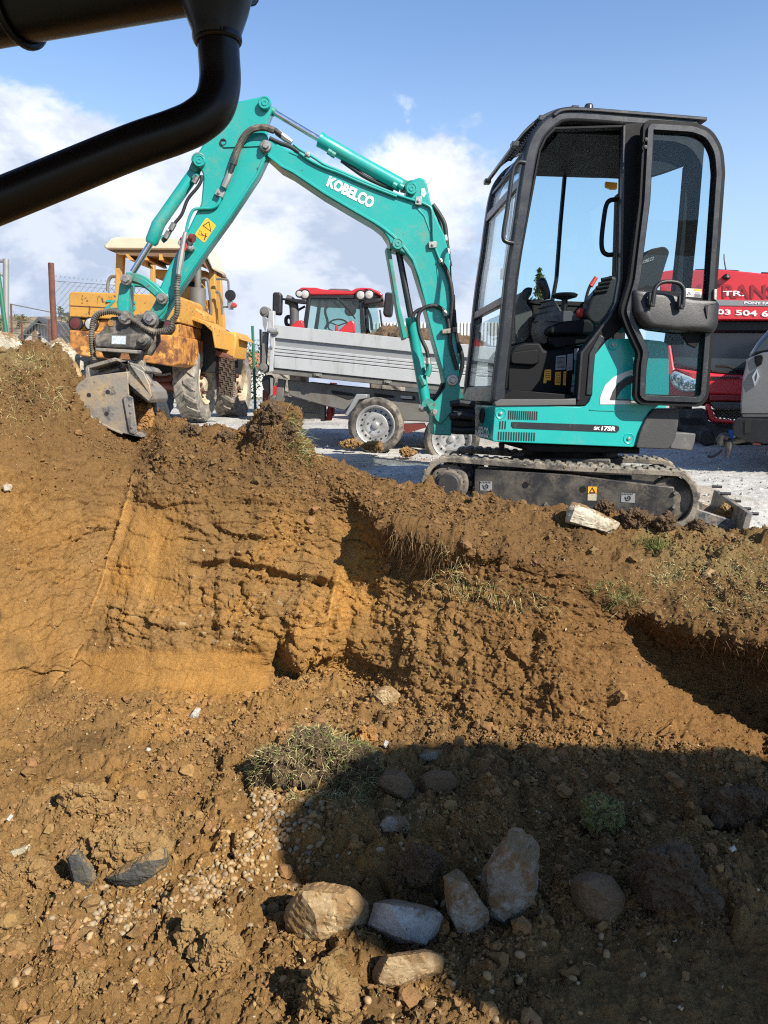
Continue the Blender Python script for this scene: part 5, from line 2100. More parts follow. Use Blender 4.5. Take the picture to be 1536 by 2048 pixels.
# lettering and louvres on the narrow front face
e0, e1 = FX.p(*zF((223, 945))[0], 0), FX.p(*zF((221, 1000))[0], 0)
oo = -FX.R * .004
q = [e0 + FX.A * .50 + oo, e0 + FX.A * .08 + oo, e1 + FX.A * .08 + oo, e1 + FX.A * .50 + oo]
vs, fs = text_geo('KOBELCO', .03)
m = M()
m.add([quad_map([q[3].lerp(q[0], 1.0), q[2].lerp(q[1], 1.0), q[2], q[3]], u, w) for u, w in vs], fs)
m.build('lettering', 'sticker_white', cover, smooth=0, recalc=False)
lv = M()
for i in range(9):
    p = FX.p(*zF((235 - i * .4, 850 + i * 9))[0], 0) + FX.A * .32 - FX.R * .006
    wd = .05 * math.sin(math.pi * (i + 1) / 10) + .015
    lv.box(p, (.004, wd, .007), (FX.R, FX.A, FX.V))
lv.build('front_louvre', 'black_ink', cover, smooth=0, kind='stuff')
cw = M()
cw.prism(FX, round_poly(zF((1085, 842), (1203, 838), (1212, 860), (1210, 920), (1195, 1000), (1158, 1056), (984, 1048), (1008, 960), (1040, 890)), 6), -.02, .60)
cw.build('counterweight', 'weight_grey', EX, bevel=.03, seg=3, label='scuffed dark grey rear corner of the counterweight')
bx = M()
bx.prism(FX, zI((215, 1775), (450, 1790), (440, 1870), (410, 1960), (195, 1940)), .5, .75)
bx.build('rear_step', 'plastic_grey', EX, bevel=.008)

# ---------------------------------------------------------------- cab
CABP = [(997, 806), (1003, 745), (1013, 670), (1026, 548), (1042, 444), (1052, 372), (1063, 308), (1078, 270), (1106, 241), (1143, 228), (1278, 237), (1400, 247)]
CABS = smooth2(CABP, 5)
cf = M()
cf.band(FX, CABS, .078, 0, .07, tr=0)
cab = cf.build('cab_frame', 'cab_dark', EX, bevel=.018, seg=3)
c2 = M()
c2.band(FX, CABS, .07, .93, 1.0, tr=0)
c2.build('far_frame', 'cab_dark', cab, bevel=.015)
# roof panel over the two side tubes and down the bend at the front
rf = M()
rp = [p for p in CABS if p[0] > 1100] + [(1413, 248)]
rf.band(FX, [(x, y - 9) for x, y in rp], .022, -.012, 1.01, tr=0)
rf.build('roof', 'cab_dark', cab, bevel=.006, label='dark cab roof, sun-bleached on its upper edge')
rl_ = M()
rl_.prism(FX, raw((1128, 252), (1290, 258), (1398, 266), (1398, 274), (1285, 272), (1118, 266)), .08, .92)
rl_.build('headliner', 'cab_black', cab, bevel=.004)
lamp = M()
lamp.box(FX.p(1240, 300, .55), (.05, .03, .012), (FX.R, FX.A, FX.V))
lamp.build('cabin_lamp', 'plastic_grey', cab, bevel=.004)
bl_ = M()
bl_.prism(FX, zE((520, 300), (575, 232), (710, 243), (645, 305)), .40, .41)
bl_.build('roof_blind', 'plastic_grey', cab)
# B-post running down along the seat and round the engine cover
bp = M()
bp.prism(FX, raw((1247, 244), (1288, 244), (1272, 560), (1262, 640), (1236, 664), (1214, 682), (1190, 712), (1186, 790), (1172, 814), (1148, 813), (1153, 797), (1160, 704), (1217, 629), (1232, 602), (1240, 560)), -.004, .066)
bp.build('door_post', 'cab_black', cab, bevel=.012)
tr_ = M()
tr_.band(FX, raw((1249, 250), (1243, 556), (1235, 604), (1221, 632), (1164, 706), (1157, 800)), .016, -.014, .02)
tr_.band(FX, raw((1205, 672), (1185, 708), (1178, 790)), .035, -.012, .02)
tr_.build('post_edge', 'cab_dark', cab, bevel=.004)
si = M()
si.prism(FX, zF((235, 805), (270, 790), (600, 790), (668, 786), (668, 822), (240, 828)), -.01, .06)
si.build('sill', 'plastic_grey', cab, bevel=.005, label='scuffed dusty door sill')
dk = M()
dk.prism(FX, zF((225, 800), (330, 740), (680, 770), (680, 820), (230, 822)), .06, 1.0)
dk.build('cab_floor', 'cab_black', cab, bevel=.004)
dr_ = M()
dr_.band(FX, raw((1250, 252), (1110, 256), (1092, 275), (1080, 300), (1066, 375), (1032, 560), (1012, 778)), .014, .0, .05)
dr_.build('door_seal', 'cab_black', cab, bevel=.003)
# rear quarter: header and rear pillar on the near side, seen through the open door's glass
rq = M()
rq.prism(FX, raw((1286, 258), (1406, 262), (1409, 300), (1376, 328), (1335, 343), (1286, 358)), .012, .06)
rq.prism(FX, raw((1409, 296), (1374, 330), (1362, 470), (1348, 600), (1335, 690), (1368, 690), (1385, 560), (1398, 430)), .012, .07)
rq.build('rear_pillar', 'cab_black', cab, bevel=.004)
rr_ = M()
rr_.prism(FX, raw((1362, 300), (1400, 270), (1404, 300), (1372, 690), (1345, 690)), .93, 1.0, tr=0)
rr_.build('rear_pillar', 'cab_black', cab, bevel=.004)
# far side window post and rail, lower inner wall
fs_ = M()
fs_.band(FX, zE((612, 455), (590, 700), (568, 1000)) + zF((545, 275)), .020, .93, .97)
fs_.band(FX, zF((340, 268), (560, 280), (880, 292)), .03, .93, .97)
fs_.prism(FX, zF((330, 282), (880, 300), (880, 760), (300, 745)), .94, .99)
fs_.build('far_window_frame', 'cab_black', cab, bevel=.003)
gl = M()
gl.prism(FX, zE((440, 440), (905, 472)) + zF((880, 290), (345, 272)), .955, .961)
gl.build('far_window', 'cab_glass', cab, smooth=0)
mk = M()
mk.prism(FX, zE((826, 484), (888, 490), (886, 524), (856, 524), (826, 512)), .92, .95)
mk.build('side_lamp', 'sticker_orange', cab, bevel=.004)
# windscreen: upper and lower pane, middle bar, header and front skirt
NEARW = [p for p in CABS if 300 < p[1] < 785]


def front_sheet(m, y0, y1, d0=.06, d1=.94, off=0.0, th=.006):
    pl = [p for p in CABS if y0 <= p[1] <= y1]
    P = FX.pts(pl, 0)
    rings = []
    for p in P:
        a = p + FX.A * d0 - FX.R * off
        b = p + FX.A * d1 - FX.R * off
        rings.append([a, b, b - FX.R * th, a - FX.R * th])
    m.loft(rings, True, True)


g1 = M()
front_sheet(g1, 362, 600, off=.015)
wsu = g1.build('windscreen', 'clear_glass', cab, smooth=0)
g2 = M()
front_sheet(g2, 600, 775, off=.015)
g2.build('lower_windscreen', 'clear_glass', cab, smooth=0)
g3 = M()
front_sheet(g3, 242, 356, off=.01)
g3.build('roof_window', 'clear_glass', cab, smooth=0)
fb = M()


def front_bar(m, y, wid, th, d0=.05, d1=.95, off=.012):
    k = min(range(len(CABS)), key=lambda i: abs(CABS[i][1] - y) + (1000 if CABS[i][0] > 1120 else 0))
    p = FX.p(*CABS[k], 0) - FX.R * off
    t = (FX.p(*CABS[k + 1], 0) - FX.p(*CABS[k - 1], 0)).normalized()
    m.box(p + FX.A * (d0 + d1) / 2, (wid / 2, (d1 - d0) / 2, th / 2), (t, FX.A, t.cross(FX.A)))


front_bar(fb, 598, .05, .035)
front_bar(fb, 362, .06, .04)
front_bar(fb, 300, .03, .03)
fb.build('windscreen_bar', 'cab_dark', cab, bevel=.006)
fk = M()
pl = FX.pts([(992, 770), (1000, 770), (992, 806), (982, 806)], 0)
fk.loft([[p + FX.A * .03 for p in pl], [p + FX.A * .99 for p in pl]])
fk.build('front_skirt', 'cab_dark', cab, bevel=.01)
# black borders of the panes along both front posts
bd = M()
for d in (.075, .90):
    P = [p + FX.A * d - FX.R * .026 for p in FX.pts([q for q in CABS if 362 < q[1] < 775], 0)]
    bd.loft([[p, p + FX.A * .03, p + FX.A * .03 - FX.R * .004, p - FX.R * .004] for p in P])
bd.build('pane_border', 'cab_black', cab, smooth=0)
# wiper
wp = M()
pa, pb, pc = [FX.p(x, y, .28) - FX.R * .04 for x, y in ((1020, 548), (1034, 440), (1040, 370))]
wp.tube(smooth_path([pa, pb, pc], 4), .007, 6)
wp.box(pa, (.015, .02, .03), (FX.R, FX.A, FX.V))
pb2 = [FX.p(x, y, .34) - FX.R * .045 for x, y in ((1026, 470), (1038, 360))]
wp.tube(pb2, .008, 6)
wp.build('wiper', 'hose', cab)
# outer grab handle on the front post
hd = M()
hp = T(zE((398, 385, ), (365, 382), (345, 398), (330, 440), (305, 620), (285, 745), (285, 790), (305, 806), (338, 812)), FX, -.03)
hd.tube(smooth_path(hp, 5), .0125, 12)
hd.build('grab_handle', 'cab_dark', cab, smooth=60)
hd = M()
hp = T(zE((892, 580), (850, 584), (828, 610), (815, 680), (803, 790), (808, 850), (832, 872), (862, 872)), FX, .10)
hd.tube(smooth_path(hp, 5), .0135, 12)
hd.build('grab_handle', 'cab_black', cab, smooth=60)
# mesh guard over the front bend of the roof
GP = smooth2([(1040, 276), (1066, 246), (1095, 223), (1130, 208), (1162, 203)], 5)
gA = [p + FX.A * .12 for p in FX.pts(GP, 0)]
gw = .74
gd = M()
for d in (0, gw):
    gd.loft([[p + FX.A * d, p + FX.A * (d + .02), p + FX.A * (d + .02) + FX.V * .02, p + FX.A * d + FX.V * .02] for p in gA])
for i in (0, len(gA) // 2, len(gA) - 1):
    gd.bar(gA[i], gA[i] + FX.A * gw, .02, .02, FX.V)
guard = gd.build('roof_guard', 'cab_dark', cab, bevel=.003, label='mesh guard over the front roof window')
lat = M()
nL = 16
for s in range(-nL, nL * 2):
    for sg in (1, -1):
        pth = []
        for k in range(len(gA)):
            u = k / (len(gA) - 1)
            t = (s / nL + sg * u * 1.1) if sg > 0 else (s / nL - u * 1.1 + 1)
            if 0 <= t <= 1:
                pth.append(gA[k] + FX.A * (t * gw) + FX.V * .01)
        if len(pth) > 1:
            lat.tube(pth, .0045, 4, False)
lat.build('guard_mesh', 'cab_dark', guard, smooth=0, kind='stuff')
ga = M()
for x, y in ((0, .0), (0, gw), (10, .0), (-1, .0), (-1, gw)):
    p = gA[x] + FX.A * y
    ga.box(p, (.02, .03, .014), (FX.R, FX.A, FX.V))
ga.build('guard_bracket', 'cab_dark', guard, bevel=.003)
bc = M()
bc.lathe(FX.p(*zE((735, 95))[0], .3), (0, 0, 1), [(.026, -.03), (.026, .01), (.02, .02), (0, .024)], 16)
bc.build('roof_plug', 'cab_dark', cab)

# ---------------------------------------------------------------- inside the cab
ins = M()
ins.prism(FX, zF((305, 560), (345, 505), (400, 490), (478, 490), (500, 530), (690, 520), (690, 772), (300, 752)), .33, .92)
seatbox = ins.build('seat_box', 'cab_black', EX, bevel=.015)
for q, mt, lb in ((zF((562, 562), (615, 555), (612, 632), (558, 636)), 'sticker_grey', 'faded grey instruction sticker'), (zF((622, 552), (652, 548), (648, 636), (617, 640)), 'sticker_grey', 'grey sticker with a number'),
                  (zF((660, 522), (682, 520), (676, 580), (656, 582)), 'sticker_grey', 'small grey sticker at the top'), (zF((502, 634), (536, 633), (534, 690), (512, 690), (510, 706), (494, 706)), 'sticker_orange', 'stepped orange warning sticker'),
                  (zF((558, 646), (587, 645), (584, 716), (555, 715)), 'sticker_orange', 'orange warning sticker in the middle'), (zF((602, 644), (616, 643), (613, 717), (598, 716)), 'sticker_orange', 'narrow orange warning sticker'),
                  (zF((648, 658), (664, 658), (658, 718), (644, 718)), 'sticker_grey', 'narrow grey sticker'), (zF((642, 724), (658, 724), (656, 754), (640, 754)), 'sticker_grey', 'lowest small grey sticker')):
    decal(FX, q, .322, mt, seatbox, label=lb)
tl = M()
for k, (x0, y0, x1, y1, n) in enumerate(((566, 568, 608, 628, 9), (562, 655, 582, 710, 6), (605, 652, 612, 708, 6), (505, 642, 530, 684, 4))):
    for i in range(n):
        y = y0 + (y1 - y0) * i / n
        tl.sheet(T(zF((x0, y), (x1, y), (x1, y + 2.4), (x0, y + 2.4)), FX, .3205))
tl.build('sticker_print', 'black_ink', seatbox, smooth=0, kind='stuff', recalc=False)
fm = M()
fm.prism(FX, round_poly(zF((320, 540), (470, 520), (475, 600), (440, 612), (320, 605)), 8), .30, .34)
fm.build('floor_moulding', 'cab_black', seatbox, bevel=.01)
se = M()
se.prism(FX, round_poly(zF((528, 420), (545, 400), (600, 378), (740, 362), (770, 400), (760, 445), (545, 450), (528, 440)), 8), .30, .78)
seat = se.build('seat', 'cab_black', EX, bevel=.03, seg=3)
se2 = M()
se2.prism(FX, round_poly(zF((530, 455), (740, 445), (735, 490), (560, 524), (535, 500)), 6), .34, .74)
se2.build('seat_suspension', 'cab_black', seat, bevel=.01)
sb = M()
sb.prism(FX, round_poly(raw((1262, 640), (1268, 580), (1277, 522), (1300, 498), (1330, 492), (1340, 502), (1322, 560), (1304, 610), (1290, 660)), 8), .33, .72)
sb.build('backrest', 'cab_black', seat, bevel=.03, seg=3)
lettering(FX, 'KOBELCO', zE((1018, 905), (1082, 880), (1078, 900), (1014, 922)), .318, 'sticker_grey', seat, fat=.01)
ar = M()
ar.prism(FX, round_poly(zF((850, 130), (800, 190), (745, 250), (715, 345), (745, 390), (790, 400), (850, 335), (890, 250), (890, 140)), 10), .32, .44)
ar.build('armrest_console', 'plastic_black', seat, bevel=.02, seg=3)
gg = M()
for i in range(4):
    a, b = zF((760 + i * 14, 225 - i * 22), (830 + i * 8, 215 - i * 22))
    gg.tube(T([a, b], FX, .315), .012, 8)
gg.build('bellows', 'cab_black', seat)
con = M()
con.prism(FX, round_poly(zF((468, 430), (475, 370), (590, 322), (640, 322), (685, 345), (712, 352), (690, 375), (600, 380), (545, 400), (525, 440), (520, 490), (490, 500)), 5), .42, .6)
console = con.build('control_console', 'plastic_grey', EX, bevel=.015, seg=3)
jb = M()
jo = T(zF((512, 268), (522, 300), (530, 330), (525, 385)), FX, .5)
jb.tube(jo, [.035, .055, .075, .10], 20)
for k in range(4):
    t = k / 4
    jb.lathe(jo[0].lerp(jo[-1], t + .08), jo[0] - jo[-1], [(.040 + t * .055, 0), (.050 + t * .055, .006), (.040 + t * .055, .012)], 20)
jb.build('joystick_boot', 'plastic_grey', console)
jy = M()
jy.tube(smooth_path(T(zF((514, 262), (508, 225), (494, 185), (484, 168)), FX, .5), 4), [.022, .024, .026, .027, .027, .028, .028, .029, .029, .03, .031, .031, .028][:13], 14)
jy.lathe(FX.p(*zF((484, 170))[0], .5), (-.4, 0, 1), [(.031, -.03), (.033, 0), (.024, .018), (0, .024)], 14)
jy.build('joystick', 'plastic_black', console, smooth=60)
lv_ = M()
lv_.tube(smooth_path(T(zF((714, 300), (722, 250), (740, 195), (772, 148)), FX, .7), 4), .010, 8)
lv_.build('lever', 'plastic_black', console)
lk = M()
lk.tube(T(zF((745, 192), (774, 145)), FX, .7), [.016, .014], 10)
lk.build('lever_grip', 'red_plastic', console)
ky = M()
ky.lathe(FX.p(*zF((690, 335))[0], .42), -FX.A, [(.03, 0), (.03, .03), (.02, .04), (0, .04)], 12)
ky.build('rotary_switch', 'red_plastic', console)
k2 = M()
k2.lathe(FX.p(*zF((605, 315))[0], .55), (0, 0, 1), [(.02, -.04), (.02, .06), (.075, .075), (.085, .09), (.07, .10), (0, .10)], 16)
k2.build('shift_knob', 'plastic_black', console)
fp = M()
fp.prism(FX, round_poly(zF((340, 320), (372, 225), (400, 214), (430, 224), (425, 250), (400, 275), (438, 325), (430, 450), (395, 490), (345, 500)), 6), .74, .86)
fpo = fp.build('front_console', 'plastic_grey', EX, bevel=.012)
kb = M()
for y in (368, 394, 419, 444):
    kb.lathe(FX.p(*zF((430, y))[0], .735), -FX.A, [(.02, 0), (.02, .02), (0, .025)], 10)
kb.build('console_knob', 'black_ink', fpo)
jb = M()
jb.tube(smooth_path(T(zF((392, 262), (398, 238), (412, 222), (428, 224)), FX, .76), 4), .03, 12)
jb.build('joystick', 'plastic_black', fpo)
bb = M()
bb.prism(FX, zF((385, 335), (475, 335), (475, 480), (420, 520), (385, 500)), .86, .93)
bb.build('far_panel', 'plastic_grey', EX, bevel=.01)

# ---------------------------------------------------------------- the open door, folded back flat
DD = -.10
DP = [(1298, 251), (1290, 400), (1270, 560), (1252, 622), (1262, 650), (1288, 704), (1283, 730), (1280, 792), (1288, 799), (1398, 803), (1407, 792), (1424, 575), (1440, 345), (1436, 300), (1416, 267), (1385, 256)]
DPR = round_poly(DP, [6, 0, 12, 8, 10, 10, 10, 8, 4, 8, 4, 0, 8, 22, 24, 10], 4)
do = M()
do.band(FX, DPR, .062, DD, DD + .045, closed=True)
door = do.build('cab_door', 'cab_black', EX, bevel=.008, label='black cab door folded back open')
dr = M()
ctr = (1345, 540)
inn = [(x + (ctr[0] - x) * .04, y + (ctr[1] - y) * .012) for x, y in DPR]
dr.band(FX, inn, .030, DD - .014, DD + .02, closed=True, tr=DD)
dr.build('door_frame', 'cab_dark', door, bevel=.006)
rim = M()
rim.band(FX, [(x - (ctr[0] - x) * .05, y - (ctr[1] - y) * .014) for x, y in DPR], .010, DD + .01, DD + .05, closed=True, tr=DD)
rim.build('door_seal', 'rubber', door, bevel=.003)
mb = M()
mb.prism(FX, zF((985, 200), (1360, 235), (1390, 270), (1380, 450), (1330, 470), (1300, 520), (1260, 500), (1230, 450), (1040, 425), (985, 380)), DD + .012, DD + .035)
mb.build('door_panel', 'cab_black', door, bevel=.004)
g = M()
g.prism(FX, round_poly(zE((1062, 220), (1300, 232), (1370, 262), (1400, 330), (1396, 450), (1364, 1000)) + zF((1340, 250), (985, 215)) + zE((1010, 900)), 4), DD + .018, DD + .024)
g.build('door_window', 'cab_glass', door, smooth=0)
g = M()
g.prism(FX, zF((1040, 430), (1345, 440), (1325, 785), (1032, 772), (1040, 560)), DD + .018, DD + .024)
g.build('door_window', 'cab_glass', door, smooth=0)
pk = M()
po = round_poly(zF((962, 212), (1010, 214), (1130, 228), (1290, 262), (1420, 270), (1412, 400), (1392, 440), (1200, 436), (1030, 420), (995, 395), (968, 345)), 7)
near = FX.pts(po, DD - .012)
c0 = sum((p for p in near), Vector()) / len(near)
rings = []
for k, (s, d) in enumerate(((1.0, .03), (1.0, -.008), (.985, -.022), (.95, -.038), (.88, -.048), (.70, -.052))):
    rr2 = []
    for p in near:
        q = c0 + (p - c0) * s
        up = (p - c0).dot(FX.V)
        q = q + FX.A * d * (1.0 if up < .05 else .45)
        rr2.append(q)
    rings.append(rr2)
pk.loft(rings)
pk.build('door_pocket', 'plastic_black', door, smooth=50, label='bulging black plastic pocket across the door')
hd = M()
hd.tube(smooth_path(T(zF((1072, 285), (1083, 215), (1104, 182), (1140, 168), (1200, 172), (1229, 192), (1238, 225), (1233, 300)), FX, DD - .085), 6), .0115, 12)
hnd = hd.build('door_handle', 'plastic_black', door, smooth=60)
hm = M()
for q in (zF((1057, 226), (1096, 230), (1086, 300), (1054, 296)), zF((1214, 240), (1250, 244), (1240, 314), (1210, 310))):
    hm.prism(FX, q, DD - .085, DD - .06)
hm.build('handle_plate', 'cab_dark', hnd, bevel=.003)
hb = M()
for x, y in ((1070, 288), (1228, 300)):
    hb.lathe(FX.p(*zF((x, y))[0], DD - .085), -FX.A, [(.012, 0), (.012, .008), (0, .01)], 8)
hb.build('handle_bolt', 'black_ink', hnd)
decal(FX, zF((1249, 203), (1333, 207), (1331, 252), (1247, 247)), DD + .012, 'sticker_white', door, label='white instruction sticker with an orange corner')
decal(FX, zF((1292, 206), (1333, 208), (1332, 219), (1291, 217)), DD + .0105, 'sticker_orange', door)
sp_ = M()
for i in range(5):
    sp_.sheet(T(zF((1295, 223 + i * 5), (1327, 225 + i * 5), (1327, 227 + i * 5), (1295, 225 + i * 5)), FX, DD + .0112))
sp_.band(FX, zF((1256, 240), (1266, 222), (1274, 238)), .003, DD + .0105, DD + .0112)
sp_.build('sticker_print', 'black_ink', door, smooth=0, kind='stuff')
hg = M()
for x, y in ((1036, 265), (1032, 305)):
    hg.lathe(FX.p(*zE((x, y))[0], DD - .014), -FX.A, [(.010, 0), (.010, .012), (0, .014)], 8)
hg.build('door_bolt', 'black_ink', door)
lt = M()
lt.prism(FX, zF((1400, 206), (1416, 208), (1414, 268), (1398, 262)), DD - .03, DD + .02)
lt.prism(FX, zF((1396, 340), (1412, 340), (1410, 385), (1394, 380)), DD - .05, DD + .02)
lt.build('door_latch', 'steel', door, bevel=.003)

# ---------------------------------------------------------------- boom
DB0, DB1 = .38, .54
DC = .46
bo_ = zC((78, 372), (95, 345), (130, 332), (250, 392), (400, 455), (580, 548), (750, 614), (870, 646), (1000, 702), (1040, 712), (1046, 645), (1080, 602), (1130, 582), (1164, 590), (1184, 625), (1205, 740), (1245, 850), (1300, 965), (1332, 1100), (1342, 1300), (1348, 1536)) \
    + zD((1375, 400), (1400, 560), (1395, 640), (1385, 660)) + zD((1320, 690), (1300, 690), (1285, 600), (1232, 420), (1175, 200)) \
    + zC((1170, 1420), (1130, 1290), (1092, 1165), (1040, 1098), (985, 1070), (940, 1060), (925, 1000), (890, 945), (830, 897), (700, 822), (500, 704), (290, 562), (210, 520), (125, 442), (85, 412))
bm_ = M()
bm_.prism(FX, bo_, DB0, DB1)
boom = bm_.build('boom', 'teal', EX, bevel=.010)
# weld flange lines along both edges, thinner plates standing slightly out
fl = M()
fl.band(FX, zC((120, 432), (210, 505), (290, 545), (500, 686), (700, 804), (832, 880), (900, 926), (960, 975), (1030, 1050), (1090, 1130), (1135, 1250), (1180, 1420)) + zD((1185, 200), (1243, 420), (1296, 600)), .016, DB0 - .006, DB0 + .01)
fl.band(FX, zC((260, 412), (400, 472), (580, 565), (750, 632), (870, 664), (1000, 720), (1100, 770), (1165, 840), (1210, 960), (1240, 1100), (1262, 1300), (1275, 1536)), .010, DB0 - .004, DB0 + .01)
fl.build('flange', 'teal', boom, bevel=.003)
lettering(FX, 'KOBELCO', zC((533, 572), (840, 722), (809, 793), (508, 640)), DB0 - .003, 'white_paint', boom, fat=.045)
pin(boom, FX, *zC((98, 83))[0], .40, .038, 'teal')
bolt_pin(boom, FX, *zC((103, 368))[0], .355, .032)
pin(boom, FX, *zC((1080, 655))[0], .345, .034, 'teal')
pin(boom, FX, *zC((988, 1024))[0], .345, .034, 'teal')
dc = decal(FX, zC((1145, 660), (1165, 655), (1178, 690), (1160, 718), (1142, 700)), DB0 - .003, 'sticker_white', boom, label='small round white sticker at the bend of the boom')
for q in (((1105, 712), (1150, 708), (1146, 768), (1102, 765)), ((1192, 1012), (1246, 1010), (1248, 1052), (1196, 1056)), ((368, 408), (402, 410), (400, 446), (362, 442))):
    c = M()
    pq = zC(*q)
    c.prism(FX, pq, DB0 - .024, DB0)
    cl_ = c.build('pipe_clamp', 'zinc', boom, bevel=.003)
    cx, cy = sum(p[0] for p in pq) / 4, sum(p[1] for p in pq) / 4
    b = M()
    b.lathe(FX.p(cx, cy, DB0 - .024), -FX.A, [(.009, 0), (.009, .008), (0, .009)], 6)
    b.build('clamp_bolt', 'steel', cl_)
pi = M()
dp = DB0 - .012
for pl in (zC((290, 362), (340, 402), (420, 448), (500, 500), (580, 534), (760, 612), (980, 700), (1110, 742), (1180, 768), (1212, 800), (1222, 900), (1228, 1020), (1262, 1120), (1278, 1150)),
           zC((330, 420), (400, 470), (500, 520), (600, 556), (760, 626), (980, 712))):
    pi.tube(smooth_path(T(pl, FX, dp), 4), .0085, 8)
pi.build('hydraulic_pipe', 'teal', boom, smooth=60)
ho = M()
ho.tube(smooth_path(T(zC((1220, 765), (1265, 830), (1300, 900), (1312, 1000), (1325, 1120), (1335, 1300), (1350, 1500)) + zD((1360, 200), (1375, 380), (1410, 480), (1418, 560), (1400, 640), (1370, 720), (1300, 780)), FX, .44), 5), .014, 8)
ho.tube(smooth_path(T(zC((1215, 775), (1260, 850), (1285, 940), (1318, 1060), (1330, 1200), (1342, 1400)) + zD((1355, 100), (1362, 300), (1385, 420), (1390, 560)), FX, .50), 5), .013, 8)
ho.tube(smooth_path(T(zC((1278, 1150), (1310, 1200), (1340, 1290), (1352, 1400)) + zD((1350, 160), (1340, 330), (1338, 420), (1362, 520), (1385, 600)), FX, .36), 5), .013, 8)
ho.tube(smooth_path(T(zD((1190, 530), (1180, 470), (1140, 380), (1122, 290), (1128, 225), (1160, 188), (1215, 170), (1265, 182), (1300, 215), (1320, 260), (1332, 330)), FX, .36), 5), .012, 8)
ho.tube(smooth_path(T(zD((1085, 250), (1100, 220), (1130, 198), (1165, 190)), FX, .37), 5), .011, 8)
ho.tube(smooth_path(T(zC((610, 470), (680, 520), (760, 575), (850, 620), (960, 665)), FX, DC), 5), .013, 8)
ho.tube(smooth_path(T(zC((130, 322), (200, 355), (270, 380), (330, 420)), FX, .46), 5), .013, 8)
ho.build('hydraulic_hose', 'hose', boom, smooth=60)
fe = M()
for x, y in ((1300, 990), (1316, 1080), (1326, 1160)):
    fe.tube(T(zC((x, y - 18), (x + 6, y + 18)), FX, .44), .018, 8)
fe.tube(T(zD((1188, 520), (1192, 560)), FX, .36), .016, 8)
fe.tube(T(zC((1268, 1130), (1284, 1165)), FX, .365), .014, 8)
fe.tube(T(zD((1296, 205), (1310, 240)), FX, .36), .015, 8)
fe.build('hose_fitting', 'steel', boom)
cp = M()
cp.prism(FX, zD((1282, 330), (1340, 322), (1340, 355), (1285, 360)), .34, .38)
cp.prism(FX, zD((1340, 315), (1386, 312), (1386, 345), (1340, 350)), .36, .44)
cp.build('hose_clamp', 'bucket_steel', boom, bevel=.003)

# arm cylinder on top of the boom
ac = M()
ac.tube(T(zC((462, 330), (478, 338), (482, 342), (690, 462), (1012, 640)), FX, DC), [.044, .044, .041, .041, .041], 24)
acyl = ac.build('arm_cylinder', 'teal', EX, smooth=40)
ro = M()
ro.tube(T(zC((140, 138), (462, 330)), FX, DC), .018, 20)
ro.build('cylinder_rod', 'chrome', acyl, smooth=60)
ey = M()
ey.tube([FX.p(*zC((140, 138))[0], DC - .001), FX.p(*zC((168, 154))[0], DC)], .024, 16)
ey.cyl(FX.p(*zC((1080, 655))[0], .40), FX.p(*zC((1080, 655))[0], .52), .045)
ey.bar(FX.p(*zC((1010, 640))[0], DC), FX.p(*zC((1075, 655))[0], DC), .06, .07, FX.A)
ey.build('rod_eye', 'teal_worn', acyl, bevel=.004)
po_ = M()
for x, y in ((955, 630), (1000, 640), (520, 408), (545, 425)):
    po_.tube(T([zC((x, y))[0], zC((x + 24, y + 14))[0]], FX, .40), .018, 8)
po_.build('cylinder_port', 'teal_worn', acyl)

# lift cylinder in front of the boom
lc = M()
lc.tube(T(zD((1074, 252), (1080, 290), (1082, 300), (1120, 520), (1172, 815)), FX, DC), [.036, .036, .034, .034, .034], 24)
lcyl = lc.build('lift_cylinder', 'teal', EX, smooth=40)
ro = M()
ro.tube([FX.p(*zC((985, 1040))[0], DC), FX.p(*zD((1076, 255))[0], DC)], .020, 18)
ro.build('cylinder_rod', 'cab_dark', lcyl, smooth=60)
gu = M()
gu.prism(FX, zC((908, 1048), (935, 1062), (945, 1090)) + zD((1000, 160), (1055, 385), (1022, 398), (985, 230)) + zC((932, 1180)), .40, .52)
gu.build('cylinder_guard', 'teal_worn', lcyl, bevel=.006)
ey = M()
ey.cyl(FX.p(*zC((988, 1024))[0], .40), FX.p(*zC((988, 1024))[0], .52), .05)
ey.cyl(FX.p(*zD((1190, 835))[0], .40), FX.p(*zD((1190, 835))[0], .52), .042)
ey.build('cylinder_eye', 'teal_worn', lcyl)
po_ = M()
po_.tube(T(zD((1192, 560), (1196, 600), (1180, 640)), FX, .40), .02, 8)
po_.tube(T(zD((1140, 640), (1165, 700)), FX, .42), .022, 8)
po_.build('cylinder_port', 'teal_worn', lcyl)

# swing bracket at the foot of the boom
sb_ = M()
sb_.prism(FX, zD((1176, 830), (1240, 806), (1305, 722), (1318, 660), (1345, 630), (1382, 640), (1398, 680), (1410, 740), (1432, 792), (1392, 800), (1350, 850), (1348, 885), (1275, 966), (1245, 945), (1208, 890)), .36, .385)
sb_.prism(FX, zD((1176, 830), (1240, 806), (1305, 722), (1318, 660), (1345, 630), (1382, 640), (1398, 680), (1410, 740), (1432, 792), (1392, 800), (1350, 850), (1348, 885), (1275, 966), (1245, 945), (1208, 890)), .535, .56, tr=.36)
sb_.prism(FX, zD((1215, 880), (1350, 860), (1345, 1040), (1225, 1034)), .38, .56)
br = sb_.build('swing_bracket', 'teal_worn', EX, bevel=.008)
bolt_pin(br, FX, *zD((1356, 668))[0], .335, .036)
bolt_pin(br, FX, *zD((1231, 884))[0], .335, .022)
bolt_pin(br, FX, *zD((1150, 855))[0], .40, .026)
sg = M()
for y in (828, 880, 910, 950, 1000):
    sg.tube(smooth_path(T(zD((1335, y), (1400, y + 8 * math.sin(y)), (1500, y + 6)), FX, .40 + .03 * math.sin(y)), 4), .024, 8)
sg.build('swing_hose', 'hose', br)
kb_ = M()
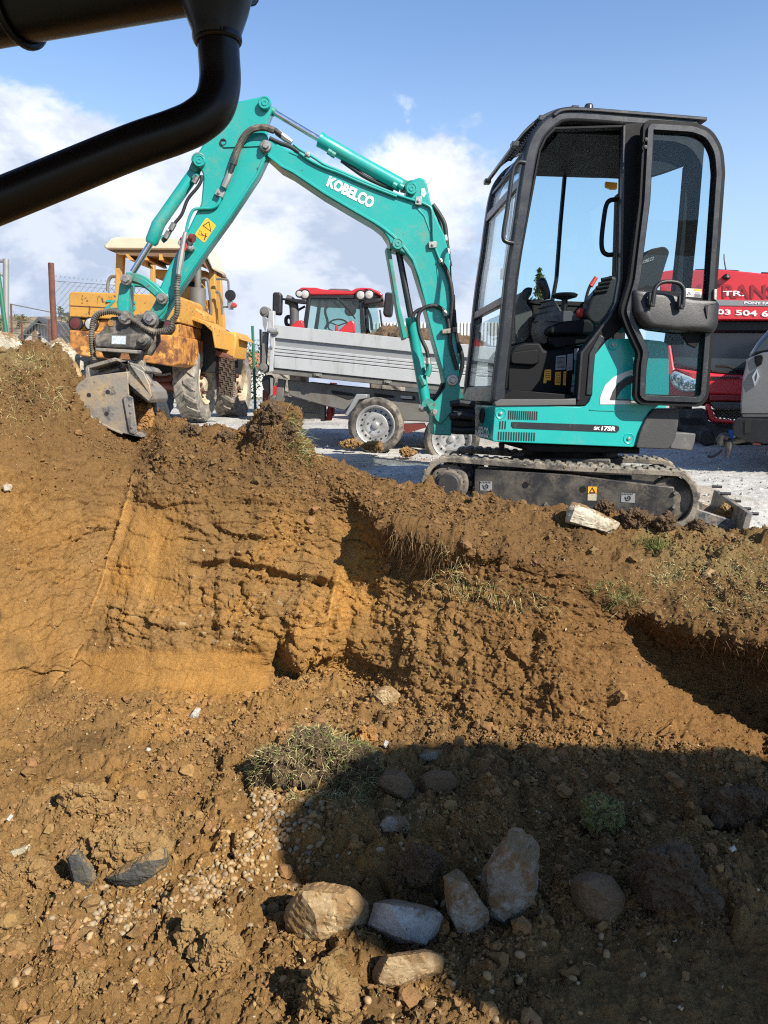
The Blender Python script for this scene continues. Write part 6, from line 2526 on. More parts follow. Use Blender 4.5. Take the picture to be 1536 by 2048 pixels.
kb_.prism(FX, zD((1320, 830), (1500, 830), (1500, 1020), (1325, 1010)), .42, .60)
kb_.build('king_post', 'cab_black', br, bevel=.01)
sh = M()
for pl in (((1220, 830), (1250, 780), (1300, 720), (1345, 700)), ((1230, 850), (1270, 800), (1320, 760)), ((1215, 800), (1260, 750), (1285, 690))):
    sh.tube(smooth_path(T(zD(*pl), FX, .45), 4), .012, 8)
sh.build('bracket_hose', 'hose', br)

# ---------------------------------------------------------------- arm
DA0, DA1 = .40, .52
ao = zA((1258, 74), (1410, 40), (1450, 48), (1476, 80), (1482, 130), (1456, 195), (1447, 260), (1455, 320), (1470, 365), (1452, 450), (1400, 560), (1205, 855), (1000, 1140), (870, 1330), (800, 1440), (745, 1536), (700, 1536), (640, 1520), (668, 1470), (700, 1410), (735, 1312), (792, 1180), (862, 1055), (935, 900), (985, 800), (1008, 755), (1022, 600), (1020, 560), (1000, 515), (962, 478), (975, 440), (1010, 380), (1100, 220))
aa = M()
aa.prism(FX, ao, DA0, DA1)
arm = aa.build('arm', 'teal', EX, bevel=.010)
fl = M()
fl.band(FX, zA((1452, 390), (1385, 560), (1190, 850), (985, 1135), (855, 1328)), .014, DA0 - .006, DA0 + .01)
fl.prism(FX, zA((1140, 345), (1410, 335), (1410, 375), (1160, 385), (1145, 365)), DA0 - .008, DA0 + .01)
fl.build('flange', 'teal', arm, bevel=.003)
pin(arm, FX, *zA((1432, 82))[0], DA0 - .035, .036, 'teal')
pin(arm, FX, *zA((995, 470))[0], DA0 - .035, .034, 'teal')
bolt_pin(arm, FX, *zA((1438, 368))[0], DA0 - .045, .036, .04)
eye = M()
eye.lathe(FX.p(*zA((1158, 352))[0], DA0 + .004), -FX.A, [(.020, 0), (.020, .013), (.014, .013), (.013, .008), (0, .008)], 20)
eye.build('arm_hole', 'black_ink', arm)
ah = M()
ah.tube(smooth_path(T(zA((1200, 560), (1222, 500), (1250, 410), (1290, 320), (1350, 264), (1430, 250), (1500, 270), (1536, 296)) + zC((210, 300)), FX, DA0 - .045), 5), .0165, 10)
hse = ah.build('arm_hose', 'hose', arm, smooth=60)
cg = M()
cpts = smooth_path(T(zA((1225, 495), (1250, 410), (1290, 320), (1350, 264), (1430, 250), (1500, 272)), FX, DA0 - .045), 24)
for k in range(0, len(cpts) - 1, 2):
    d = (cpts[k + 1] - cpts[k]).normalized()
    cg.lathe(cpts[k] - d * .003, d, [(.0165, 0), (.0205, .001), (.0205, .005), (.0165, .006)], 8)
cg.build('spiral_guard', 'hose_guard', hse, smooth=0, kind='stuff')
fe = M()
fe.tube(T(zA((1160, 650), (1185, 600), (1200, 560), (1212, 530)), FX, DA0 - .04), [.017, .021, .021, .018], 8)
fe.tube(T(zC((180, 280), (240, 325), (280, 350)), FX, DA0 - .03), [.02, .02, .014], 8)
fe.build('hose_fitting', 'zinc', arm)
c = M()
c.prism(FX, zA((1115, 655), (1168, 675), (1152, 720), (1098, 695)), DA0 - .03, DA0)
clp = c.build('pipe_clamp', 'zinc', arm, bevel=.003)
b = M()
b.lathe(FX.p(*zA((1128, 684))[0], DA0 - .03), -FX.A, [(.009, 0), (.009, .008), (0, .009)], 6)
b.build('clamp_bolt', 'steel', clp)
pi = M()
pi.tube(smooth_path(T(zA((1162, 660), (1140, 720), (1118, 765), (1080, 788), (1000, 792), (960, 800), (938, 835), (920, 890), (908, 950), (898, 985)), FX, DA0 - .018), 5), .0095, 8)
pi.build('hydraulic_pipe', 'teal', arm, smooth=60)
pi = M()
pi.tube(smooth_path(T(zA((1010, 570), (1012, 600), (985, 650), (920, 730), (880, 830), (830, 895), (790, 970), (760, 1000)), FX, DA0 - .005), 5), .010, 8)
pi.build('cylinder_hose', 'hose', arm, smooth=60)
fe = M()
for a, b in (((985, 575), (960, 620)), ((830, 890), (805, 935)), ((795, 945), (770, 990))):
    fe.tube(T(zA(a, b), FX, DA0 - .005), .017, 8)
fe.build('hose_fitting', 'steel', arm)
vb = M()
vb.prism(FX, zA((870, 985), (905, 965), (945, 990), (960, 1060), (940, 1076), (880, 1060), (850, 1020)), DA0 - .05, DA0)
vlv = vb.build('shutoff_valve', 'zinc', arm, bevel=.004)
vc = M()
vc.cyl(FX.p(*zA((935, 985))[0], DA0 - .06), FX.p(*zA((962, 992))[0], DA0 - .07), .024, .024, 16)
vc.build('valve_cap', 'brown_red', vlv)
vt = M()
vt.tube(smooth_path(T(zA((872, 985), (905, 1010), (912, 1045), (895, 1075)), FX, DA0 - .054), 4), .006, 6)
vt.build('valve_lever', 'red_plastic', vlv)
vb = M()
vb.lathe(FX.p(*zA((937, 1025))[0], DA0 - .05), -FX.A, [(.012, 0), (.012, .014), (0, .016)], 6)
vb.lathe(FX.p(*zA((933, 1055))[0], DA0 - .05), -FX.A, [(.012, 0), (.012, .014), (0, .016)], 6)
vb.build('valve_bolt', 'steel', vlv)
dn_ = M()
dn_.tube(T(zA((905, 950), (895, 1000), (885, 1060), (875, 1120), (862, 1200), (855, 1260)), FX, DA0 - .05), [.013, .016, .016, .02, .017, .017], 8)
dn_.build('hose_fitting', 'zinc', arm)
dn_ = M()
cpath = smooth_path(T(zA((858, 1230), (848, 1330), (852, 1420), (845, 1500), (820, 1536)) + zB((800, 190), (740, 210), (690, 210), (630, 185), (560, 135), (490, 96), (420, 76), (350, 84), (300, 115), (282, 180), (278, 260), (285, 340), (293, 400)), FX, DA0 - .06), 8)
dn_.tube(cpath, .0155, 10)
dh = dn_.build('tilt_hose', 'hose_guard', arm, smooth=60)
cg = M()
cp2 = smooth_path(cpath, 2)
ln = 0
for k in range(len(cp2) - 1):
    d = (cp2[k + 1] - cp2[k])
    ln += d.length
    if ln > .011:
        ln = 0
        d.normalize()
        cg.lathe(cp2[k] - d * .003, d, [(.015, 0), (.0195, .001), (.0195, .0055), (.015, .0065)], 8)
cg.build('spiral_guard', 'hose_guard', dh, smooth=0, kind='stuff')
stq = zA((1045, 850), (1110, 905), (1030, 1022), (966, 966))
st = decal(FX, stq, DA0 - .002, 'sticker_orange', arm, 'warning_sticker', .002, 4, label='orange warning sticker with a black triangle')
pr2 = M()
pr2.band(FX, zA((1062, 880), (1074, 944), (1022, 906)), .0045, DA0 - .0030, DA0 - .0022, closed=True)
pr2.band(FX, zA((1012, 945), (1018, 972), (992, 962), (998, 938)), .002, DA0 - .003, DA0 - .0022, closed=True)
pr2.band(FX, zA((1008, 958), (1032, 975)), .004, DA0 - .003, DA0 - .0022)
pr2.band(FX, zA((1042, 955), (1036, 985), (1028, 1002)), .006, DA0 - .003, DA0 - .0022)
pr2.band(FX, zA((1030, 972), (1050, 980)), .004, DA0 - .003, DA0 - .0022)
pr2.build('warning_print', 'black_ink', arm, smooth=0)

# bucket cylinder and linkage
bc_ = M()
bc_.tube(T(zA((975, 530), (960, 560), (735, 880), (722, 900), (680, 1010), (672, 1028)), FX, DC), [.03, .036, .037, .039, .039, .030], 24)
bcyl = bc_.build('bucket_cylinder', 'teal', EX, smooth=40)
ro = M()
ro.tube(T(zA((680, 1010), (552, 1218)), FX, DC), .019, 20)
ro.build('cylinder_rod', 'chrome', bcyl, smooth=60)
ey = M()
ey.bar(FX.p(*zA((995, 470))[0], DC), FX.p(*zA((960, 555))[0], DC), .05, .09, FX.A)
ey.cyl(FX.p(*zA((995, 470))[0], .40), FX.p(*zA((995, 470))[0], .52), .044)
ey.build('cylinder_eye', 'teal_worn', bcyl, bevel=.006)
po_ = M()
po_.tube(T(zA((985, 565), (965, 600)), FX, .42), .022, 8)
po_.tube(T(zA((770, 985), (745, 1005)), FX, .42), .02, 8)
po_.build('cylinder_port', 'teal_worn', bcyl)
lk_ = M()
arc = zA((505, 1250), (560, 1255), (620, 1275), (680, 1318), (730, 1365), (752, 1388))
for d0, d1 in ((.37, .395), (.525, .55)):
    lk_.band(FX, smooth2(arc, 4), .060, d0, d1, tr=.37)
lnk = lk_.build('link_arm', 'teal_worn', EX, bevel=.006)
ins_ = M()
ins_.band(FX, smooth2(zA((560, 1258), (620, 1282), (675, 1325), (715, 1362)), 4), .034, .362, .372, tr=.37)
ins_.build('link_web', 'teal_worn', lnk, bevel=.003)
bolt_pin(lnk, FX, *zA((503, 1263))[0], .335, .034, .035)
bolt_pin(lnk, FX, *zA((744, 1390))[0], .335, .034, .035)
l2 = M()
l2.prism(FX, zA((462, 1290), (505, 1262), (540, 1300), (528, 1360), (525, 1480), (520, 1500), (450, 1500), (447, 1420)), .40, .52)
l2.build('bucket_link', 'teal', lnk, bevel=.008)
kn = M()
kn.prism(FX, zA((745, 1350), (790, 1360), (795, 1420), (760, 1480), (700, 1545), (640, 1536), (670, 1470)), .385, .535)
kn.build('arm_end', 'teal_worn', arm, bevel=.008)

# quick coupler
qc = M()
qo = zB((300, 240), (335, 215), (360, 190), (378, 150), (410, 112), (455, 112), (480, 70), (520, 78), (545, 100), (620, 92), (640, 68), (690, 75), (722, 110), (722, 160), (690, 205), (694, 260), (672, 300), (632, 362), (590, 356), (302, 326))
for d0, d1 in ((.36, .385), (.535, .56)):
    qc.prism(FX, qo, d0, d1, tr=.36)
qc.prism(FX, zB((310, 300), (620, 330), (600, 356), (305, 330)), .385, .535)
qcp = qc.build('quick_coupler', 'coupler', EX, bevel=.006)
qb = M()
qb.prism(FX, zB((300, 222), (640, 222), (668, 250), (664, 296), (622, 330), (300, 318), (292, 270)), .30, .36)
qb.build('tilt_housing', 'coupler', qcp, bevel=.012)
qe = M()
qe.prism(FX, zB((300, 318), (612, 336), (600, 360), (303, 340)), .29, .37)
qe.build('housing_edge', 'bucket_steel', qcp, bevel=.004)
hl = M()
hl.lathe(FX.p(*zB((405, 155))[0], .357), FX.A, [(.018, -.001), (.018, .01), (0, .01)], 20)
hl.build('coupler_hole', 'clod_orange', qcp)
for x, y in ((495, 115), (662, 118)):
    bolt_pin(qcp, FX, *zB((x, y))[0], .31, .042, .05)
bolt_pin(qcp, FX, *zB((612, 270))[0], .265, .030, .04, mat='coupler')
decal(FX, zB((410, 236), (510, 238), (507, 299), (408, 296)), .296, 'zinc', qcp, 'name_plate', .003)
decal(FX, zB((415, 241), (504, 243), (502, 294), (413, 291)), .294, 'sticker_blue', qcp, 'plate_print', .002)

# ---------------------------------------------------------------- bucket
BK0, BK1 = .17, .76
so = zB((240, 522), (300, 508), (420, 492), (520, 480), (522, 560), (528, 640), (545, 660), (576, 880), (566, 902), (480, 892), (420, 868), (350, 832), (280, 792), (200, 716), (145, 650), (158, 610), (190, 560))
bk = M()
bk.prism(FX, so, BK0, BK0 + .014)
bk.prism(FX, so, BK1 - .014, BK1, tr=BK0)
shell = zB((522, 560), (522, 484), (420, 496), (300, 512), (240, 526), (192, 562), (162, 610), (150, 648), (204, 712), (284, 786), (354, 827), (424, 862), (484, 886), (572, 898))
bk.band(FX, shell, .012, BK0 + .002, BK1 - .002, tr=BK0)
bucket = bk.build('bucket', 'bucket_steel', EX, bevel=.003)
hl = M()
for x, y in ((260, 635), (386, 615), (378, 760)):
    hl.lathe(FX.p(*zB((x, y))[0], BK0 + .001), -FX.A, [(.013, 0), (.013, .002), (.011, .002), (0, .0015)], 16)
hl.build('bucket_hole', 'black_ink', bucket)
ed = M()
ed.prism(FX, zB((486, 650), (528, 636), (552, 650), (582, 884), (562, 900), (528, 890)), BK0 - .016, BK0)
ed.prism(FX, zB((486, 650), (528, 636), (552, 650), (582, 884), (562, 900), (528, 890)), BK1, BK1 + .016, tr=BK0)
ed.build('side_cutter', 'bucket_steel', bucket, bevel=.004)
eb = M()
for x, y in ((535, 700), (540, 750), (548, 850)):
    eb.lathe(FX.p(*zB((x, y))[0], BK0 - .016), -FX.A, [(.008, 0), (.008, .005), (0, .006)], 6)
eb.build('cutter_bolt', 'steel', bucket)
lp = M()
lp.prism(FX, zB((480, 886), (578, 886), (612, 918), (560, 908)), BK0 - .01, BK1 + .01)
lp.build('cutting_edge', 'bucket_steel', bucket, bevel=.003)
rim = M()
rim.band(FX, zB((146, 652), (204, 716), (284, 792), (354, 833), (424, 868), (484, 892)), .012, BK0 - .006, BK0 + .004)
rim.build('wear_strip', 'bucket_steel', bucket, bevel=.002)
tf = M()
tf.prism(FX, zB((238, 440), (430, 384), (450, 392), (455, 402), (440, 408), (250, 462)), .25, .70)
tf.prism(FX, zB((234, 450), (256, 444), (268, 520), (236, 524)), .22, .245)
tf.prism(FX, zB((430, 386), (530, 416), (612, 440), (640, 470), (628, 486), (530, 440), (436, 404)), .25, .70)
tf.build('tilt_frame', 'bucket_steel', bucket, bevel=.004)
t2 = M()
t2.prism(FX, zB((488, 418), (514, 412), (522, 480), (522, 560), (660, 680), (680, 640), (664, 560), (625, 480), (560, 440)), BK0 + .02, BK0 + .05)
t2.prism(FX, zB((560, 410), (600, 394), (626, 412), (628, 480), (606, 500), (570, 470)), .40, .46)
t2.prism(FX, zB((595, 470), (622, 470), (672, 540), (676, 566), (650, 560)), .30, .36)
t2.build('bucket_ear', 'bucket_steel', bucket, bevel=.004)
tb = M()
tb.prism(FX, zB((522, 500), (600, 540), (668, 606), (676, 660), (660, 690), (524, 600)), .24, .72)
tb.build('bucket_back', 'bucket_steel', bucket, bevel=.006)
tc_ = M()
tc_.tube(T(zB((300, 500), (400, 480), (470, 462)), FX, .4), [.012, .022, .022], 10)
tc_.tube(smooth_path(T(zB((330, 470), (380, 450), (430, 445), (460, 455)), FX, .45), 4), .012, 8)
tc_.build('tilt_cylinder', 'zinc', bucket)
un = M()
un.prism(FX, zB((340, 340), (440, 345), (420, 385), (360, 385)), .40, .54)
un.prism(FX, zB((520, 350), (600, 355), (580, 405), (540, 405)), .40, .54)
un.build('coupler_lug', 'coupler', qcp, bevel=.006)
FSO = Frame(*zB((620, 780))[0], (FX.p(*zB((620, 780))[0], .40)).y, 655)
rock('soil_heap', zB((540, 700), (580, 672), (640, 676), (682, 720), (700, 800), (706, 872), (640, 892), (575, 888), (560, 800)), 'clod_orange', 'ochre soil held in the excavator bucket', 'soil', 120, crumb=.008, thick=1.2, fr=FSO)
# mud lying on the blade
rock('soil_clod', zG((1318, 500), (1360, 485), (1405, 480), (1425, 520), (1430, 580), (1380, 560), (1330, 535)), 'clod_soil', 'brown mud heap lying on the dozer blade arms', 'soil', 121, crumb=.012, thick=1.0, fr=Frame(1460, 1035, FT.p(1460, 1035, .3).y))

# crumbs of soil carried up on the near track
mp, ms, mc = [], [], []
for _ in range(620):
    x_ = random.gauss(1080, 105) if random.random() < .7 else random.uniform(890, 1310)
    y_ = 921 + (x_ - 893) * .055 if x_ < 1310 else 945
    p_ = FT.p(x_, y_, 0) + FT.A * random.uniform(0, .23)
    mp.append(p_[:])
    ms.append(.004 + .012 * random.random() ** 2)
    mc.append([q * random.uniform(.7, 1.25) for q in (.27, .185, .10)])
scatter_mesh('soil_crumbs', np.array(mp), np.array(ms), np.array(mc), crumb_shapes, 'crumb_soil', 91)
# ================================================================== vehicles and things on the yard behind
paint('alu_grey', (.28, .285, .285), .40, .3, dirt=(.30, .29, .26), damt=(.48, .8), dscale=5, chip=(.10, .09, .08), chipamt=(.73, .76), chipscale=30, stretch=(.5, 1, 3))
paint('alu_white', (.40, .41, .41), .42, .1, dirt=(.25, .235, .205), damt=(.5, .8), dscale=4, stretch=(2.5, 1, .5))
paint('galv_dull', (.15, .145, .13), .6, .2, dirt=(.10, .085, .065), damt=(.45, .75), dscale=5)
paint('rim_silver', (.48, .48, .47), .38, .6, dirt=(.30, .28, .25), damt=(.45, .8), dscale=14)
paint('yellow_old', (.46, .235, .040), .6, dust=(.26, .18, .10, .6), dirt=(.35, .18, .045), damt=(.48, .78), dscale=5, chip=(.10, .045, .02), chipamt=(.575, .635), chipscale=13, bump=.1)
paint('yellow_clean', (.48, .25, .045), .55, dust=(.30, .22, .12, .6), dirt=(.32, .17, .05), damt=(.5, .8), dscale=4, chip=(.12, .06, .03), chipamt=(.68, .72), chipscale=12)
paint('yellow_rust', (.40, .17, .035), .7, dirt=(.12, .045, .02), damt=(.42, .62), dscale=6, chip=(.55, .27, .05), chipamt=(.56, .62), chipscale=7, bump=.2)
paint('cream_roof', (.52, .47, .34), .6, dirt=(.42, .36, .24), damt=(.5, .8), dscale=4)
paint('brown_wood', (.16, .095, .05), .8, dirt=(.08, .05, .03), dscale=5)
paint('rust', (.14, .050, .028), .85, dirt=(.07, .03, .02), damt=(.4, .7), dscale=12, bump=.2)
paint('old_rubber', (.12, .112, .10), .9, dirt=(.30, .265, .21), damt=(.36, .66), dscale=8, bump=.3, bscale=60)
paint('rim_cream', (.42, .36, .25), .7, dirt=(.18, .12, .07), damt=(.42, .7), dscale=8)
paint('dark_gap', (.010, .010, .010), .8)
paint('tractor_red', (.42, .018, .022), .30, dirt=(.28, .03, .03), damt=(.55, .85), coat=.4)
paint('van_red', (.60, .028, .036), .30, dirt=(.40, .05, .05), damt=(.5, .85), dscale=2, coat=.5)
paint('faded_red', (.30, .022, .026), .45)
paint('van_grey', (.19, .19, .195), .25, .4, dirt=(.17, .165, .155), damt=(.5, .8), dscale=3, coat=.6)
paint('lamp_glass', (.55, .58, .60), .15, .4, dirt=(.30, .32, .33), damt=(.4, .6), dscale=25)
paint('van_windscreen', (.030, .042, .052), .08, dirt=(.06, .07, .08), damt=(.5, .9), dscale=2, coat=.5)
paint('lamp_red', (.10, .022, .020), .3)
paint('lamp_white', (.40, .40, .38), .3, dirt=(.35, .32, .28), damt=(.45, .7), dscale=20)
paint('plate_blue', (.03, .16, .55), .5)
paint('green_post', (.02, .13, .07), .5)
paint('sheet_white', (.50, .50, .48), .5, dirt=(.38, .37, .34), damt=(.5, .8), dscale=1.5, stretch=(4, 1, .4))
paint('roof_dark', (.055, .06, .065), .8, dirt=(.09, .09, .09), dscale=2)
paint('plaster_grey', (.34, .32, .29), .9, dirt=(.25, .23, .2), dscale=1)
paint('plaster_white', (.66, .65, .62), .9)
paint('tile_red', (.36, .11, .05), .8, dirt=(.26, .09, .05), dscale=2)
paint('chain_rust', (.075, .052, .036), .8, dirt=(.12, .07, .04), dscale=14)
paint('bark', (.09, .065, .045), .95, bump=.4, bscale=20)


def tyre(parent, o, ax, R_, w, rim_r, mat='rubber', name='tyre', lugs=0, seg=44):
    ax = ax.normalized()
    m = M()
    h = w / 2
    m.lathe(o, ax, [(rim_r, -h * .80), (rim_r * 1.08, -h * .92), (R_ * .86, -h), (R_ * .955, -h * .86), (R_ * (.955 if lugs else 1), -h * .6), (R_ * (.96 if lugs else 1.005), 0), (R_ * (.955 if lugs else 1), h * .6), (R_ * .955, h * .86), (R_ * .86, h), (rim_r * 1.08, h * .92), (rim_r, h * .80), (rim_r, -h * .80)], seg, False)
    if lugs:
        x = ax.orthogonal().normalized()
        y = ax.cross(x)
        for i in range(lugs):
            for s in (-1, 1):
                a0 = 2 * math.pi * (i + (.25 if s > 0 else .75)) / lugs
                prv = None
                for k in range(5):
                    t = k / 4
                    a = a0 + .52 * t * 2 * math.pi / lugs * 1.1
                    hh = s * h * (.03 + .92 * t)
                    rr = R_ * (1.0 if t < .8 else .955)
                    dr = x * math.cos(a) + y * math.sin(a)
                    tn = ax.cross(dr)
                    ring = [o + ax * hh + dr * (R_ * .93) - tn * .030 * R_ / .5, o + ax * hh + dr * rr - tn * .022 * R_ / .5, o + ax * hh + dr * rr + tn * .022 * R_ / .5, o + ax * hh + dr * (R_ * .93) + tn * .030 * R_ / .5]
                    if prv:
                        m.loft([prv, ring])
                    prv = ring
    return m.build(name, mat, parent, smooth=40)


def steel_wheel(F, px, py, d, R_, w, parent, name='wheel'):
    o = F.p(px, py, d) + F.A * w / 2
    ax = -F.A
    wh = tyre(parent, o, ax, R_, w, R_ * .70, 'rubber', name)
    m = M()
    h = w / 2
    m.lathe(o, ax, [(R_ * .72, -h * .8), (R_ * .72, h * .84), (R_ * .69, h * .92), (R_ * .665, h * .86), (R_ * .62, h * .60), (R_ * .60, h * .30), (R_ * .44, h * .40), (R_ * .40, h * .62), (R_ * .30, h * .66), (R_ * .22, h * .55), (R_ * .13, h * .56), (R_ * .12, h * .8), (R_ * .09, h * .86), (0, h * .86)], 48)
    rim = m.build('rim', 'rim_silver', wh, smooth=50)
    hl = M()
    for i in range(16):
        a = 2 * math.pi * i / 16
        dr = F.R * math.cos(a) + F.V * math.sin(a)
        hl.lathe(o + dr * R_ * .525 + ax * h * .36, ax, [(R_ * .036, -.01), (R_ * .036, h * .03), (0, h * .03)], 10)
    hl.build('rim_hole', 'dark_gap', rim, smooth=0)
    nt = M()
    for i in range(5):
        a = 2 * math.pi * i / 5 + .3
        dr = F.R * math.cos(a) + F.V * math.sin(a)
        nt.lathe(o + dr * R_ * .26 + ax * h * .60, ax, [(R_ * .035, 0), (R_ * .035, h * .16), (0, h * .18)], 6)
    nt.build('wheel_nut', 'steel', rim)
    return wh


# ---------------------------------------------------------------- tipping trailer
FTR = Frame(740, 760, 7.9, 940)
TRL = thing('tipper_trailer', at_height(790, 900, .12)[:], 'grey aluminium tipper trailer with steel wheels standing tilted on the gravel', 'trailer')


def tl(x, y):
    return zJ((x, y + .102 * (x - 205)))[0]


XE = 2300


def plank(y0, y1, d0, d1, mat, name, x0=205, parent=TRL, label=None):
    m = M()
    m.prism(FTR, [tl(x0, y0), tl(XE, y0), tl(XE, y1), tl(x0, y1)], d0, d1)
    return m.build(name, mat, parent, bevel=.005, label=label)


sbd = plank(384, 752, .0, .03, 'alu_grey', 'side_board')
plank(382, 494, -.028, .0, 'alu_white', 'board_profile', parent=sbd, label='broad top profile of the side board')
plank(560, 584, -.022, .0, 'alu_white', 'board_profile', parent=sbd)
plank(588, 612, -.022, .0, 'alu_white', 'board_profile', parent=sbd)
plank(616, 640, -.022, .0, 'alu_white', 'board_profile', parent=sbd)
plank(646, 750, -.028, .0, 'alu_white', 'board_profile', parent=sbd, label='broad bottom profile of the side board')
plank(755, 800, -.01, .06, 'galv_dull', 'bed_rail', 190)
m = M()
m.prism(FTR, [tl(205, 384), tl(XE, 384), tl(XE, 750), tl(205, 750)], 1.65, 1.68, tr=0)
m.build('side_board', 'alu_grey', TRL)
m = M()
m.prism(FTR, [tl(195, 390), tl(207, 390), tl(207, 750), tl(195, 750)], .03, 1.65, tr=0)
m.build('tailgate', 'alu_grey', TRL)
m = M()
m.prism(FTR, [tl(195, 745), tl(XE, 745), tl(XE, 775), tl(195, 775)], .05, 1.66, tr=0)
m.build('bed', 'galv_dull', TRL)
m = M()
m.prism(FTR, zJ((318, 850), (640, 885), (1480, 965), (2300, 1040), (2300, 1215), (1520, 1210), (1290, 1200), (1000, 1165), (830, 1120), (620, 1070), (330, 985)), .12, .17)
m.prism(FTR, zJ((318, 850), (640, 885), (1480, 965), (2300, 1040), (2300, 1215), (1520, 1210), (1290, 1200), (1000, 1165), (830, 1120), (620, 1070), (330, 985)), 1.3, 1.35, tr=.12)
chs = m.build('chassis_beam', 'galv_dull', TRL, bevel=.01)
m = M()
m.prism(FTR, round_poly(zJ((690, 940), (880, 968), (898, 1000), (845, 1020), (700, 968)), 3), .112, .13)
m.prism(FTR, round_poly(zJ((1050, 965), (1225, 985), (1235, 1005), (1080, 1000)), 3), .112, .13)
m.prism(FTR, round_poly(zJ((1278, 982), (1405, 992), (1412, 1028), (1290, 1022)), 3), .112, .13)
m.build('beam_slot', 'dark_gap', chs, smooth=0)
decal(FTR, round_poly(zJ((1282, 984), (1386, 992), (1386, 1016), (1284, 1010)), 2), .108, 'lamp_white', TRL, 'reflector', .006)
decal(FTR, zJ((680, 874), (742, 880), (742, 890), (680, 886)), .06, 'tractor_red', TRL, 'reflector', .02, label='small red reflector under the bed')
m = M()
m.prism(FTR, zJ((908, 972), (1002, 976), (996, 1010), (928, 1022), (850, 1162), (806, 1150)), -.12, .1)
m.build('mudguard_strut', 'alu_grey', TRL, bevel=.008)
for q in (((540, 792), (612, 800), (610, 834), (540, 826)), ((1140, 853), (1208, 860), (1206, 896), (1140, 890))):
    m = M()
    m.prism(FTR, zJ(*q), -.03, .0)
    k_ = m.build('board_latch', 'galv_dull', TRL, bevel=.006)
    m = M()
    x0, y0 = q[0]
    m.prism(FTR, zJ((x0 + 18, y0 + 12), (x0 + 52, y0 + 16), (x0 + 50, y0 + 30), (x0 + 18, y0 + 26)), -.05, -.03)
    m.build('latch_hook', 'zinc', k_, bevel=.004)
steel_wheel(FTR, 750, 851, -.20, .285, .19, TRL)
steel_wheel(FTR, 903, 878, -.20, .285, .19, TRL)
steel_wheel(FTR, 750, 851, 1.45, .285, .19, TRL)
m = M()
m.prism(FTR, zJ((1290, 1230), (1480, 1225), (1500, 1260), (1330, 1310)), .1, .3)
m.build('axle_arm', 'brown_red', TRL)
m = M()
for x, y in ((750, 851), (903, 878)):
    m.cyl(FTR.p(x, y, 0), FTR.p(x, y, 0) + FTR.A * 1.5, .04, .04, 12)
m.build('axle', 'dark_gap', TRL, kind=None)
# rear corner with its latches, lamp and stands
m = M()
m.prism(FTR, zJ((158, 262), (205, 262), (205, 400), (215, 430), (196, 780), (160, 790), (180, 440), (150, 440)), -.03, .04)
crn = m.build('corner_post', 'alu_white', TRL, bevel=.006)
m = M()
m.prism(FTR, zJ((105, 440), (150, 440), (130, 790), (95, 770)), .02, .08)
m.prism(FTR, zJ((78, 420), (92, 420), (100, 720), (84, 720)), .2, .26)
m.build('tailgate_hinge', 'galv_dull', crn, bevel=.005)
for (x, y), r in (((132, 275), .055), ((235, 442), .035), ((118, 752), .05)):
    m = M()
    m.lathe(FTR.p(*zJ((x, y))[0], .02), -FTR.A, [(r, -.06), (r, .03), (r * .8, .045), (r * .5, .045), (r * .45, .06), (0, .06)], 20)
    m.build('hinge_drum', 'galv_dull', crn)
m = M()
m.prism(FTR, zJ((105, 290), (150, 330), (128, 440), (108, 380)), -.02, .0)
m.tube(T(zJ((150, 425), (200, 440), (240, 432)), FTR, -.05), .028, 10)
m.tube(smooth_path(T(zJ((185, 445), (176, 500), (188, 585)), FTR, -.04), 4), .010, 6)
m.build('latch_lever', 'zinc', crn, bevel=.003)
m = M()
m.prism(FTR, round_poly(zJ((110, 815), (180, 805), (200, 850), (190, 930), (160, 980), (110, 930), (98, 870)), 5), .05, .12)
m.build('tail_light', 'plastic_black', TRL, bevel=.01)
decal(FTR, zJ((196, 905), (225, 900), (222, 980), (194, 985)), .04, 'tractor_red', TRL, 'red_reflector', .02)
decal(FTR, zJ((172, 830), (198, 838), (190, 980), (176, 985)), .03, 'zinc', TRL, 'lamp_bracket', .01)
m = M()
m.prism(FTR, zJ((104, 938), (154, 935), (150, 1090), (106, 1090)), .14, .22)
m.build('rear_leg', 'rust', TRL, bevel=.008)
m = M()
m.prism(FTR, zJ((236, 840), (300, 850), (280, 1000), (262, 1096), (212, 1086), (222, 970)), .10, .16)
m.build('rear_bracket', 'galv_dull', TRL, bevel=.008)
m = M()
m.prism(FTR, zJ((370, 1128), (600, 1136), (600, 1186), (366, 1172)), .4, .5)
m.prism(FTR, zJ((600, 1070), (642, 1072), (638, 1205), (600, 1205)), .38, .46)
m.prism(FTR, zJ((290, 985), (620, 1068), (640, 1130), (300, 1130)), .9, .95)
m.build('cross_member', 'galv_dull', TRL, bevel=.006)
m = M()
m.prism(FTR, zJ((664, 1078), (694, 1078), (700, 1150), (690, 1200), (646, 1202), (652, 1150)), .45, .52)
m.prism(FTR, zJ((700, 1086), (720, 1086), (716, 1160), (700, 1160)), .48, .52)
m.build('prop_stand', 'tractor_red', TRL, bevel=.006)
rock('soil_load', [(700, 676), (745, 668), (790, 655), (830, 660), (880, 668), (930, 672), (985, 690), (985, 730), (700, 700)], 'clod_dark', 'brown soil heaped in the tipper trailer behind its side board', 'soil', 130, crumb=.02, thick=2.4, fr=Frame(840, 690, 8.6, 940), sub=4)

